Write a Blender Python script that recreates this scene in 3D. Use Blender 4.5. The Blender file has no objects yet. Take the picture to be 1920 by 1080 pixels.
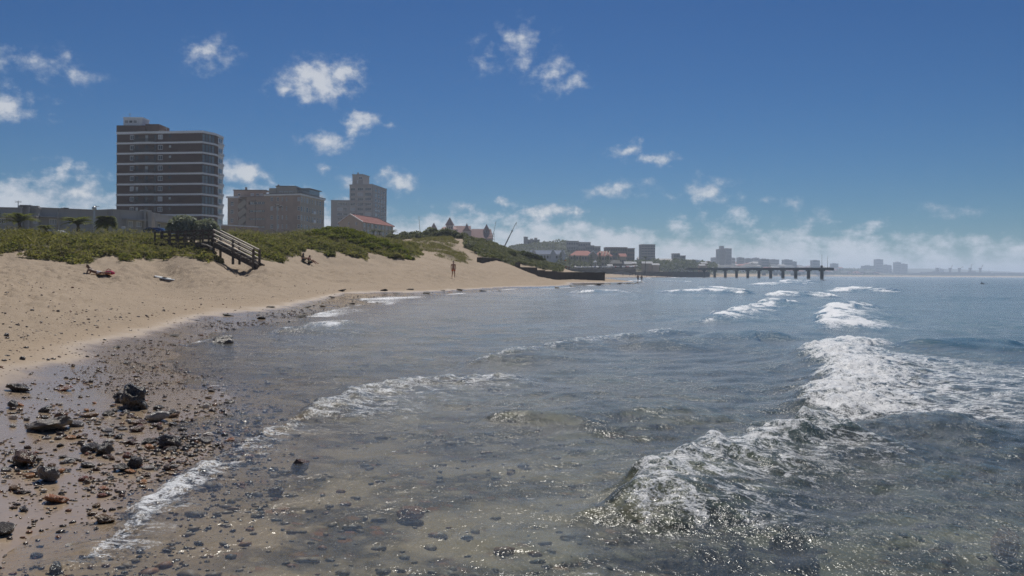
import bpy, bmesh, math, random
import numpy as np
from mathutils import Vector, Matrix

random.seed(7)
RNG = np.random.default_rng(11)
SC = bpy.context.scene
COL = SC.collection

# ------------------------------------------------------------------ camera
EYE = 1.7            # eye height above the water, metres
FPX = 1663.0         # focal length in pixels of a 1920 px wide frame
ROLL = 0.0061
HV = 513.5
cam_d = bpy.data.cameras.new('camera')
cam = bpy.data.objects.new('camera', cam_d)
COL.objects.link(cam)
SC.camera = cam
cam_d.sensor_width = 36.0
cam_d.lens = 36.0 * FPX / 1920.0
cam_d.shift_y = -(540.0 - HV) / 1920.0
cam_d.clip_start = 0.1
cam_d.clip_end = 60000.0
cam.matrix_world = (Matrix.Translation((0, 0, EYE)) @ Matrix.Rotation(math.radians(90), 4, 'X')
                    @ Matrix.Rotation(ROLL, 4, 'Z'))

# ------------------------------------------------------------------ light
SUN_EL, SUN_AZ = math.radians(53), math.radians(1)    # azimuth clockwise from +Y
w = bpy.data.worlds.new('World')
SC.world = w
w.use_nodes = True
sun_d = bpy.data.lights.new('sun', 'SUN')
sun_d.energy = 4.2
sun_d.angle = math.radians(0.53)
sun_d.color = (1.0, 0.95, 0.87)
sun = bpy.data.objects.new('sun', sun_d)
COL.objects.link(sun)
sdir = Vector((math.sin(SUN_AZ) * math.cos(SUN_EL), math.cos(SUN_AZ) * math.cos(SUN_EL), math.sin(SUN_EL)))
sun.rotation_euler = sdir.to_track_quat('Z', 'Y').to_euler()
sun.location = sdir * 300
SC.view_settings.view_transform = 'Standard'
SC.view_settings.look = 'None'
SC.view_settings.gamma = 1.0
SC.view_settings.exposure = 0.0
SC.view_settings.use_curve_mapping = False
SC.cycles.use_denoising = True
SC.cycles.denoiser = 'OPENIMAGEDENOISE'
SC.cycles.denoising_prefilter = 'NONE'
SC.cycles.denoising_input_passes = 'RGB_ALBEDO_NORMAL'
SC.cycles.max_bounces = 5
SC.cycles.diffuse_bounces = 2
SC.cycles.glossy_bounces = 2
SC.cycles.transmission_bounces = 2
SC.cycles.transparent_max_bounces = 12
SC.cycles.volume_bounces = 1
SC.cycles.sample_clamp_indirect = 4.0
w.cycles.sampling_method = 'MANUAL'
w.cycles.sample_map_resolution = 512
SC.cycles.use_adaptive_sampling = True
SC.cycles.adaptive_threshold = 0.02
SC.cycles.sample_clamp_direct = 9.0
SC.cycles.filter_width = 1.6
SC.cycles.caustics_reflective = False
SC.cycles.caustics_refractive = False


# ------------------------------------------------------------------ node helpers
class NT:
    def __init__(s, tree):
        s.t = tree
        s.n = tree.nodes
        s.l = tree.links

    def node(s, typ, **kw):
        nd = s.n.new(typ)
        for k, v in kw.items():
            setattr(nd, k, v)
        return nd

    def put(s, sock, v):
        if isinstance(v, bpy.types.NodeSocket):
            s.l.new(v, sock)
        elif v is not None:
            if isinstance(v, (tuple, list)) and len(v) == 3 and sock.type == 'RGBA':
                v = (*v, 1.0)
            sock.default_value = v

    def math(s, op, a, b=None, c=None, clamp=False):
        nd = s.node('ShaderNodeMath', operation=op)
        nd.use_clamp = clamp
        for i, x in enumerate((a, b, c)):
            if x is not None:
                s.put(nd.inputs[i], x)
        return nd.outputs[0]

    def vec(s, op, a, b=None, c=None):
        nd = s.node('ShaderNodeVectorMath', operation=op)
        for i, x in enumerate((a, b, c)):
            if x is not None:
                s.put(nd.inputs[i], x)
        return nd.outputs['Value'] if op in ('LENGTH', 'DOT_PRODUCT', 'DISTANCE') else nd.outputs[0]

    def mix(s, f, a, b, blend='MIX'):
        nd = s.node('ShaderNodeMix', data_type='RGBA', blend_type=blend)
        s.put(nd.inputs[0], f)
        s.put(nd.inputs[6], a)
        s.put(nd.inputs[7], b)
        return nd.outputs[2]

    def noise(s, vec, scale, detail=3.0, rough=0.55, dist=0.0, col=False):
        nd = s.node('ShaderNodeTexNoise')
        if vec is not None:
            s.put(nd.inputs['Vector'], vec)
        nd.inputs['Scale'].default_value = scale
        nd.inputs['Detail'].default_value = detail
        nd.inputs['Roughness'].default_value = rough
        nd.inputs['Distortion'].default_value = dist
        return nd.outputs['Color' if col else 'Fac']

    def voronoi(s, vec, scale, feature='F1', out='Distance'):
        nd = s.node('ShaderNodeTexVoronoi', feature=feature)
        if vec is not None:
            s.put(nd.inputs['Vector'], vec)
        nd.inputs['Scale'].default_value = scale
        return nd.outputs[out]

    def ramp(s, v, lo, hi, a=0.0, b=1.0, smooth=True):
        nd = s.node('ShaderNodeMapRange', interpolation_type='SMOOTHSTEP' if smooth else 'LINEAR')
        s.put(nd.inputs[0], v)
        s.put(nd.inputs[1], lo)
        s.put(nd.inputs[2], hi)
        s.put(nd.inputs[3], a)
        s.put(nd.inputs[4], b)
        return nd.outputs[0]

    def attr(s, name, out='Fac'):
        return s.node('ShaderNodeAttribute', attribute_name=name).outputs[out]

    def bump(s, h, strength=0.5, dist=0.02, normal=None):
        nd = s.node('ShaderNodeBump')
        nd.inputs['Strength'].default_value = strength
        nd.inputs['Distance'].default_value = dist
        s.put(nd.inputs['Height'], h)
        if normal is not None:
            s.put(nd.inputs['Normal'], normal)
        return nd.outputs[0]

    def pos(s):
        return s.node('ShaderNodeNewGeometry').outputs['Position']

    def obj(s):
        return s.node('ShaderNodeTexCoord').outputs['Object']

    def rnd(s):
        return s.node('ShaderNodeObjectInfo').outputs['Random']

    def scalev(s, v, sc):
        nd = s.node('ShaderNodeVectorMath', operation='MULTIPLY')
        s.put(nd.inputs[0], v)
        nd.inputs[1].default_value = sc
        return nd.outputs[0]

    def bsdf(s, color, rough=0.6, spec=0.3, metal=0.0, normal=None, **kw):
        nd = s.node('ShaderNodeBsdfPrincipled')
        s.put(nd.inputs['Base Color'], color)
        s.put(nd.inputs['Roughness'], rough)
        s.put(nd.inputs['Specular IOR Level'], spec)
        s.put(nd.inputs['Metallic'], metal)
        if normal is not None:
            s.put(nd.inputs['Normal'], normal)
        for k, v in kw.items():
            s.put(nd.inputs[k], v)
        return nd.outputs[0]

    def out(s, sh):
        nd = s.node('ShaderNodeOutputMaterial')
        s.l.new(sh, nd.inputs['Surface'])


def material(name):
    m = bpy.data.materials.new(name)
    m.use_nodes = True
    m.node_tree.nodes.clear()
    return m, NT(m.node_tree)


# ------------------------------------------------------------------ pixel <-> place
CR, SR = math.cos(ROLL), math.sin(ROLL)


def P(u, v, d):
    """the place seen at photograph pixel (u, v) that is d metres ahead of the camera"""
    a, b = u - 960.0, v - HV
    return Vector(((a * CR + b * SR) / FPX * d, d, EYE - (-a * SR + b * CR) / FPX * d))


def G(u, v, z):
    """the place at height z seen at pixel (u, v)"""
    a, b = u - 960.0, v - HV
    b0 = -a * SR + b * CR
    return P(u, v, (EYE - z) * FPX / b0)


def UV(X, Y, Z):
    """pixel of world points (numpy)"""
    a0, b0 = X / Y * FPX, (EYE - Z) / Y * FPX
    return 960 + a0 * CR - b0 * SR, HV + a0 * SR + b0 * CR


# ------------------------------------------------------------------ sky with clouds
def build_world():
    t = NT(w.node_tree)
    t.n.clear()
    sky = t.node('ShaderNodeTexSky', sky_type='NISHITA')
    sky.sun_disc = False
    sky.sun_elevation = SUN_EL
    sky.sun_rotation = SUN_AZ
    sky.altitude = 0.0
    sky.air_density = 1.0
    sky.dust_density = 0.15
    sky.ozone_density = 1.6
    d = t.node('ShaderNodeTexCoord').outputs['Generated']
    sep = t.node('ShaderNodeSeparateXYZ')
    t.put(sep.inputs[0], d)
    az = t.math('ARCTAN2', sep.outputs[0], sep.outputs[1])
    el = t.math('ARCSINE', sep.outputs[2])
    comb = t.node('ShaderNodeCombineXYZ')
    t.put(comb.inputs[0], az)
    t.put(comb.inputs[1], el)
    p0 = comb.outputs[0]
    # warp the direction so that no cloud keeps an even outline
    wn = t.noise(p0, 24.0, 5.0, 0.62, col=True)
    warp = t.vec('MULTIPLY_ADD', wn, (0.062, 0.036, 0.0), (-0.031, -0.018, 0.0))
    p = t.vec('ADD', p0, warp)
    det = t.noise(t.scalev(p0, (1.0, 1.3, 1.0)), 46.0, 8.0, 0.58)
    det2 = t.noise(t.scalev(p0, (0.7, 1.6, 1.0)), 13.0, 5.0, 0.6)
    clouds = [  # u, v, half width, half height (px), strength
        (600, 150, 88, 42, 1.35), (640, 140, 45, 36, 1.3), (535, 168, 34, 14, .8), (398, 100, 42, 34, .75),
        (30, 112, 62, 22, .72), (125, 128, 52, 30, .52), (8, 195, 44, 34, 1.1), (75, 212, 45, 16, .35),
        (115, 313, 44, 13, .5), (618, 262, 66, 22, 1.1), (676, 227, 36, 22, .95), (604, 310, 22, 9, .7),
        (975, 90, 56, 46, .62), (1045, 143, 62, 32, .70), (905, 105, 26, 34, .34), (1170, 280, 50, 15, .75),
        (1237, 299, 40, 12, .85), (1335, 355, 56, 24, .85), (1160, 358, 76, 18, .7), (1030, 396, 60, 17, 1.1),
        (942, 380, 24, 8, .7), (865, 389, 38, 14, .9), (742, 340, 50, 22, .95), (450, 325, 62, 24, 1.05),
        (1800, 392, 46, 13, .5), (1470, 380, 26, 10, .45), (1432, 369, 26, 8, .45), (1090, 391, 24, 9, .7),
        (130, 362, 70, 24, 1.0), (60, 340, 40, 10, .5), (1255, 362, 20, 8, .4), (720, 232, 20, 8, .4),
        (1510, 410, 60, 16, .4), (660, 340, 36, 12, .5)]
    field = None
    for (u, v, hw, hh, st) in clouds:
        q = P(u, v, 1000.0)
        q.z -= EYE
        a = math.atan2(q.x, q.y)
        e = math.asin(q.z / q.length)
        sx, sy = FPX / hw * 0.90, FPX / hh * 0.86
        ln = t.vec('LENGTH', t.vec('MULTIPLY_ADD', p, (sx, sy, 0), (-a * sx, -e * sy, 0)))
        f = t.math('MULTIPLY_ADD', ln, -st, st)
        field = f if field is None else t.math('MAXIMUM', field, f)
    # the same scattered fair-weather cloud all round, outside the part in view
    rest = t.noise(p, 4.2, 5.0, 0.6)
    aside = t.ramp(t.math('ABSOLUTE', az), 0.62, 0.80)
    rest = t.math('MULTIPLY', t.math('MULTIPLY_ADD', rest, 5.0, -2.95), aside)
    rest = t.math('ADD', rest, t.math('MULTIPLY_ADD', aside, 1.4, -1.4))
    field = t.math('MAXIMUM', field, rest)
    field = t.math('MAXIMUM', field, -1.3)
    dens = t.math('MULTIPLY_ADD', det, 2.6, -1.42)
    body = t.math('ADD', field, dens)
    mask = t.ramp(body, -0.15, 0.95)
    mask = t.math('MULTIPLY', mask, t.ramp(field, -0.25, 0.30, 0.0, 0.76))
    # long bank of cloud above the horizon, lower towards the right
    h = t.math('MULTIPLY_ADD', az, -0.062, 0.064)
    h = t.math('MINIMUM', t.math('MAXIMUM', h, 0.022), 0.088)
    bk = t.math('SUBTRACT', h, el)
    bk = t.math('ADD', t.math('MULTIPLY', bk, 34.0), t.math('MULTIPLY_ADD', det, 3.0, -1.5))
    bk = t.math('ADD', bk, t.math('MULTIPLY_ADD', det2, 4.0, -2.0))
    bank = t.ramp(bk, -0.4, 0.9, 0.0, 0.95)
    inner = t.ramp(t.math('ADD', t.math('MULTIPLY_ADD', det, 1.4, -0.7), t.math('MULTIPLY_ADD', det2, 2.4, -1.2)), -0.5, 0.5, 0.72, 1.0)
    bank = t.math('MULTIPLY', bank, inner)
    gm = t.node('ShaderNodeGamma')
    t.put(gm.inputs[0], t.scalev(sky.outputs[0], (.13, .13, .13)))
    gm.inputs[1].default_value = 1.22
    hs = t.node('ShaderNodeHueSaturation')
    t.put(hs.inputs['Color'], t.scalev(gm.outputs[0], (2.1, 3.65, 5.5)))
    hs.inputs['Saturation'].default_value = 1.05
    lit = t.ramp(t.math('ADD', body, t.math('MULTIPLY_ADD', det2, 1.6, -.8)), 0.1, 1.0)
    cc = t.mix(lit, (6.6, 7.6, 9.2), (11.5, 11.7, 12.0))
    c = t.mix(bank, hs.outputs[0], (9.4, 10.1, 11.2))
    c = t.mix(mask, c, cc)
    # haze right on the horizon
    bg = t.node('ShaderNodeBackground')
    t.put(bg.inputs[0], c)
    bg.inputs[1].default_value = 0.06
    o = t.node('ShaderNodeOutputWorld')
    t.l.new(bg.outputs[0], o.inputs[0])


build_world()

# ------------------------------------------------------------------ object helpers
def tag(o, label=None, cat=None, group=None, kind=None):
    if label:
        o['label'] = label
    if cat:
        o['category'] = cat
    if group:
        o['group'] = group
    if kind:
        o['kind'] = kind
    return o


def link(o, parent=None):
    COL.objects.link(o)
    if parent is not None:
        o.parent = parent
    return o


def empty(name, loc=(0, 0, 0), rz=0.0, scale=1.0):
    o = bpy.data.objects.new(name, None)
    o.location = loc
    o.rotation_euler = (0, 0, rz)
    o.scale = (scale,) * 3
    o.empty_display_size = 0.2
    return link(o)


class MB:
    """collects faces; build() makes ONE mesh object"""
    def __init__(s):
        s.v = []
        s.f = []

    def quad(s, *p):
        i = len(s.v)
        s.v += [tuple(x) for x in p]
        s.f.append(tuple(range(i, i + len(p))))
        return s

    def box(s, c, size, rz=0.0, rx=0.0, ry=0.0, taper=1.0):
        M = Matrix.Rotation(rz, 3, 'Z') @ Matrix.Rotation(ry, 3, 'Y') @ Matrix.Rotation(rx, 3, 'X')
        c = Vector(c)
        i = len(s.v)
        for dz in (-.5, .5):
            k = taper if dz > 0 else 1.0
            for dx, dy in ((-.5, -.5), (.5, -.5), (.5, .5), (-.5, .5)):
                s.v.append(tuple(c + M @ Vector((dx * size[0] * k, dy * size[1] * k, dz * size[2]))))
        s.f += [tuple(i + k for k in q) for q in
                ((3, 2, 1, 0), (4, 5, 6, 7), (0, 1, 5, 4), (1, 2, 6, 5), (2, 3, 7, 6), (3, 0, 4, 7))]
        return s

    def bx(s, x0, x1, y0, y1, z0, z1):
        return s.box(((x0 + x1) / 2, (y0 + y1) / 2, (z0 + z1) / 2), (x1 - x0, y1 - y0, z1 - z0))

    def bar(s, a, b, wd, ht=None):
        """square bar from a to b"""
        a, b = Vector(a), Vector(b)
        ht = ht or wd
        d = b - a
        z = d.normalized()
        x = z.cross(Vector((0, 0, 1)))
        if x.length < 1e-4:
            x = Vector((1, 0, 0))
        x.normalize()
        y = x.cross(z)
        i = len(s.v)
        for q in (a, b):
            for dx, dy in ((-.5, -.5), (.5, -.5), (.5, .5), (-.5, .5)):
                s.v.append(tuple(q + x * dx * wd + y * dy * ht))
        s.f += [tuple(i + k for k in q) for q in
                ((3, 2, 1, 0), (4, 5, 6, 7), (0, 1, 5, 4), (1, 2, 6, 5), (2, 3, 7, 6), (3, 0, 4, 7))]
        return s

    def tube(s, pts, rads, n=8, cap=True):
        pts = [Vector(p) for p in pts]
        if not isinstance(rads, (list, tuple)):
            rads = [rads] * len(pts)
        i0 = len(s.v)
        for k, p in enumerate(pts):
            d = (pts[min(k + 1, len(pts) - 1)] - pts[max(k - 1, 0)]).normalized()
            x = d.cross(Vector((0, 0, 1)))
            if x.length < 1e-3:
                x = Vector((1, 0, 0))
            x.normalize()
            y = x.cross(d)
            for j in range(n):
                a = 2 * math.pi * j / n
                s.v.append(tuple(p + (x * math.cos(a) + y * math.sin(a)) * rads[k]))
        for k in range(len(pts) - 1):
            for j in range(n):
                a, b = i0 + k * n + j, i0 + k * n + (j + 1) % n
                s.f.append((a, b, b + n, a + n))
        if cap:
            s.f.append(tuple(i0 + j for j in reversed(range(n))))
            e = i0 + (len(pts) - 1) * n
            s.f.append(tuple(e + j for j in range(n)))
        return s

    def prism(s, poly, z0, z1, top=True, bottom=True):
        """poly: counter-clockwise list of (x, y)"""
        n = len(poly)
        i = len(s.v)
        s.v += [(p[0], p[1], z0) for p in poly] + [(p[0], p[1], z1) for p in poly]
        for k in range(n):
            j = (k + 1) % n
            s.f.append((i + k, i + j, i + n + j, i + n + k))
        if top:
            s.f.append(tuple(i + n + k for k in range(n)))
        if bottom:
            s.f.append(tuple(i + k for k in reversed(range(n))))
        return s

    def cone(s, c, r0, r1, z0, z1, n=12):
        i = len(s.v)
        for r, z in ((r0, z0), (r1, z1)):
            for j in range(n):
                a = 2 * math.pi * (j + .5) / n
                s.v.append((c[0] + r * math.cos(a), c[1] + r * math.sin(a), z))
        for j in range(n):
            s.f.append((i + j, i + (j + 1) % n, i + n + (j + 1) % n, i + n + j))
        s.f.append(tuple(i + n + j for j in range(n)))
        s.f.append(tuple(i + j for j in reversed(range(n))))
        return s

    def mesh(s, name):
        me = bpy.data.meshes.new(name)
        me.from_pydata(s.v, [], s.f)
        me.validate()
        return me

    def build(s, name, mat, parent=None, smooth=False, bevel=0.0):
        me = s.mesh(name)
        if bevel:
            bm = bmesh.new()
            bm.from_mesh(me)
            bmesh.ops.bevel(bm, geom=bm.edges[:], offset=bevel, segments=1, affect='EDGES', profile=0.5)
            bm.to_mesh(me)
            bm.free()
        me.materials.append(mat)
        if smooth:
            me.polygons.foreach_set('use_smooth', [True] * len(me.polygons))
        return link(bpy.data.objects.new(name, me), parent)


def np_mesh(name, verts, faces, mat, parent=None, smooth=True, attrs=None):
    """mesh from numpy arrays: verts (n,3), faces (m,k); attrs: point-domain floats"""
    verts = np.asarray(verts, dtype=np.float32)
    faces = np.asarray(faces, dtype=np.int32)
    me = bpy.data.meshes.new(name)
    m, k = faces.shape
    me.vertices.add(len(verts))
    me.vertices.foreach_set('co', verts.ravel())
    me.loops.add(m * k)
    me.loops.foreach_set('vertex_index', faces.ravel())
    me.polygons.add(m)
    me.polygons.foreach_set('loop_start', np.arange(m, dtype=np.int32) * k)
    me.polygons.foreach_set('use_smooth', np.full(m, smooth))
    me.update(calc_edges=True)
    for key, val in (attrs or {}).items():
        a = me.attributes.new(key, 'FLOAT', 'POINT')
        a.data.foreach_set('value', np.asarray(val, dtype=np.float32))
    me.materials.append(mat)
    return link(bpy.data.objects.new(name, me), parent)


def grid_faces(nr, nc):
    i = np.arange(nr * nc).reshape(nr, nc)
    return np.stack([i[:-1, :-1], i[:-1, 1:], i[1:, 1:], i[1:, :-1]], -1).reshape(-1, 4)


def copy_tree(o, parent=None):
    c = o.copy()
    COL.objects.link(c)
    c.parent = parent
    for ch in list(o.children):
        copy_tree(ch, c)
    return c


def vnoise(x, y, seed=0):
    """smooth value noise, numpy, about -1..1"""
    xi, yi = np.floor(x).astype(np.int64), np.floor(y).astype(np.int64)
    xf, yf = x - xi, y - yi
    xf, yf = xf * xf * (3 - 2 * xf), yf * yf * (3 - 2 * yf)

    def h(a, b):
        n = (a * 374761393 + b * 668265263 + seed * 974711) & 0x7fffffff
        n = ((n ^ (n >> 13)) * 1274126177) & 0x7fffffff
        return ((n ^ (n >> 16)) & 0xffff) / 32767.5 - 1.0
    a, b, c, d = h(xi, yi), h(xi + 1, yi), h(xi, yi + 1), h(xi + 1, yi + 1)
    return (a * (1 - xf) + b * xf) * (1 - yf) + (c * (1 - xf) + d * xf) * yf


def fbm(x, y, oct=4, seed=0, gain=0.5):
    r, a = 0, 1.0
    for k in range(oct):
        r = r + a * vnoise(x * 2 ** k + 17.3 * k, y * 2 ** k - 9.1 * k, seed + k)
        a *= gain
    return r


def inside(u, v, poly):
    """points in polygon, numpy"""
    r = np.zeros(u.shape, bool)
    n = len(poly)
    for i in range(n):
        x0, y0 = poly[i]
        x1, y1 = poly[(i + 1) % n]
        c = ((y0 > v) != (y1 > v))
        xx = (x1 - x0) * (v - y0) / ((y1 - y0) if y1 != y0 else 1e-9) + x0
        r ^= c & (u < xx)
    return r

# ------------------------------------------------------------------ terrain from surveyed points
CP = []
for (u, v, z) in [
        # still-water line
        (40, 1075, 0), (170, 990, 0), (330, 880, 0), (420, 800, 0), (400, 735, 0), (340, 695, 0), (340, 655, 0), (480, 612, 0),
        (600, 586, 0), (700, 568, 0), (800, 555, 0), (900, 547, 0), (1000, 541, 0), (1130, 534, 0), (1205, 530, 0),
        # wet flat with stones
        (0, 1075, .03), (0, 950, .045), (0, 850, .07), (0, 760, .13), (150, 800, .05), (150, 900, .03), (250, 700, .05),
        (110, 740, .08), (-150, 900, .12), (-200, 760, .25),
        # dry beach
        (0, 700, .22), (200, 640, .20), (0, 620, .48), (0, 560, .85), (150, 560, .78), (300, 560, .62), (380, 600, .13), (450, 562, .42),
        (600, 553, .28), (750, 543, .33), (850, 530, .75), (0, 526, 1.25), (180, 516, 1.45), (450, 525, 1.12), (-200, 560, .95), (960, 536, .25)]:
    CP.append(G(u, v, z))
for (u, v, d) in [
        (310, 523, 62), (600, 510, 84), (720, 505, 93), (0, 490, 60), (100, 488, 62), (250, 487, 64), (330, 483, 66), (400, 492, 64),
        (488, 496, 66), (560, 493, 84), (640, 493, 90), (700, 493, 92), (790, 489, 100), (870, 501, 112), (960, 500, 130),
        (1000, 517, 150), (1050, 527, 165), (940, 520, 118), (1040, 515, 186), (-200, 490, 62),
        (0, 449, 74), (100, 451, 74), (200, 453, 76), (300, 457, 78), (362, 466, 76), (450, 452, 84), (520, 447, 95), (600, 446, 105),
        (645, 446, 110), (700, 456, 110), (765, 480, 108), (790, 470, 125), (830, 461, 140), (875, 462, 150), (900, 460, 170),
        (930, 464, 200), (960, 474, 215), (1000, 488, 230), (1040, 501, 245), (1080, 510, 255), (920, 486, 140), (850, 481, 125),
        (-250, 449, 74), (880, 480, 140), (1000, 512, 175), (960, 496, 175), (960, 504, 196), (1000, 508, 196)]:
    CP.append(P(u, v, d))
for p in [(-60, 110, 4.8), (-30, 110, 5.6), (-60, 160, 5.4), (-110, 150, 5.4), (-100, 260, 6.5), (-60, 260, 6.5), (-25, 230, 7.2), (-50, 400, 9), (-140, 400, 10),
          (0, 330, 6.5), (-200, 520, 12), (-10, 500, 8), (-300, 800, 14), (-160, 260, 7), (-300, 350, 9), (-90, 80, 4.8), (-100, 110, 5), (-60, 20, 2.4), (-20, 8, .8), (-8, 2, .3),
          (-120, 50, 3.8), (30, 218, 0), (26, 250, 0), (24, 300, 0), (40, 400, 0), (80, 550, 0), (120, 640, 0), (160, 720, 0), (300, 1100, 0), (420, 1500, 0),
          (12, 300, 3.2), (22, 400, 2.6), (52, 550, 2.8), (88, 650, 3.2), (128, 740, 3.2), (230, 1050, 3.5), (330, 1500, 4), (0, 700, 9), (60, 900, 9), (100, 1300, 12),
          (60, 250, -1.5), (80, 400, -1.6), (120, 550, -1.6), (200, 700, -2), (400, 1100, -3), (700, 1500, -4),
          (-1.6, 3, -.03), (-1.2, 5.0, -.10), (0.3, 4, -.17), (1.5, 4, -.26), (4, 5, -.42), (0, 8, -.18), (2, 9, -.28), (6, 11, -.5), (-1.5, 10, -.12), (-1.8, 14, -.15),
          (-3.5, 16, -.12), (0, 16, -.3), (8, 20, -.9), (18, 30, -1.3), (-3, 26, -.3), (-4, 40, -.35), (4, 40, -.8), (20, 60, -1.6), (60, 100, -2.5),
          (0, 70, -.5), (8, 95, -.6), (20, 130, -.8), (35, 190, -.9), (60, 160, -1.6), (120, 200, -3), (300, 500, -4), (900, 1000, -5), (1.5, 1.5, -.3), (-1, 1.5, -.08)]:
    CP.append(Vector(p))
CPa = np.array([tuple(p) for p in CP])
_cx, _cy = CPa[:, 0] / CPa[:, 1] * 4.0, np.log(CPa[:, 1])


def _phi(r2):
    return 0.5 * r2 * np.log(r2 + 1e-9)


_n = len(CPa)
_K = _phi((_cx[:, None] - _cx) ** 2 + (_cy[:, None] - _cy) ** 2) + np.eye(_n) * 0.004
_Pm = np.stack([np.ones(_n), _cx, _cy], 1)
_A = np.block([[_K, _Pm], [_Pm.T, np.zeros((3, 3))]])
_W = np.linalg.solve(_A, np.concatenate([CPa[:, 2], np.zeros(3)]))


def terrain_z(X, Y):
    X, Y = np.asarray(X, float), np.asarray(Y, float)
    sh = X.shape
    x, y = (X / Y * 4.0).ravel(), np.log(Y).ravel()
    out = _W[_n] + _W[_n + 1] * x + _W[_n + 2] * y
    for i in range(0, len(x), 60000):
        s = slice(i, i + 60000)
        out[s] += _phi((x[s, None] - _cx) ** 2 + (y[s, None] - _cy) ** 2) @ _W[:_n]
    return np.clip(out, -5.0, 15.0).reshape(sh)


def sand_relief(X, Y, Z):
    """footprints and wind ripples, only above the wash"""
    dry = np.clip((Z - 0.25) / 0.5, 0, 1)
    a = fbm(X * 2.1, Y * 2.1, 3, 5, .65) * (0.060 + .06 * np.clip((Z - .7) / .4, 0, 1) * np.clip((2.2 - Z) / .4, 0, 1)) + fbm(X * 0.35, Y * 0.35, 2, 9) * 0.07
    wet = np.clip((0.35 - Z) / 0.3, 0, 1)
    b = fbm(X * 1.3, Y * 1.3, 3, 31) * 0.012
    sub = np.clip((-0.02 - Z) / 0.2, 0, 1)
    c = fbm(X * 2.2, Y * 2.2, 3, 77) * 0.035
    slope = np.clip((Z - 2.4) / 1.0, 0, 1)
    e = fbm(X * 0.22, Y * 0.22, 3, 41) * 0.22
    return dry * a + wet * b + sub * c + slope * e


VEG = {  # pixel outline, nearest and farthest distance of the patch
    'left': ([(-400, 400), (-400, 485), (10, 482), (40, 476), (80, 478), (95, 490), (140, 494), (165, 493), (195, 481), (215, 486), (228, 493), (262, 492),
              (258, 481), (275, 491), (290, 486), (322, 487), (318, 477), (345, 482), (400, 493), (409, 491), (380, 474), (345, 458), (320, 448), (320, 420)], 50, 105),
    'right': ([(410, 420), (415, 440), (488, 489), (522, 491), (542, 489), (526, 471), (542, 480), (567, 482), (570, 469), (599, 474), (617, 488), (630, 484),
               (620, 468), (644, 477), (686, 489), (682, 470), (721, 482), (764, 490), (752, 476), (781, 483), (792, 483), (775, 455), (760, 440),
               (720, 415), (600, 400), (430, 415)], 70, 135),
    'sparse': ([(770, 440), (776, 458), (800, 472), (830, 486), (858, 493), (888, 489), (850, 463), (858, 455), (840, 445)], 100, 185),
    'far': ([(873, 445), (870, 466), (892, 477), (937, 490), (936, 480), (944, 492), (965, 500), (974, 495), (1017, 505), (1052, 509), (1060, 500), (1015, 480),
             (960, 455), (910, 440)], 135, 290),
}


def veg_mask(X, Y, Z, name):
    u, v = UV(X, Y, Z)
    poly, d0, d1 = VEG[name]
    ju = u + fbm(X * .5, Y * .5, 3, 3) * 13 * 70 / Y
    jv = v + fbm(X * .45 + 40, Y * .45, 4, 4, .65) * 5.5 * 70 / Y
    return inside(ju, jv, poly) & (Y > d0) & (Y < d1)


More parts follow.
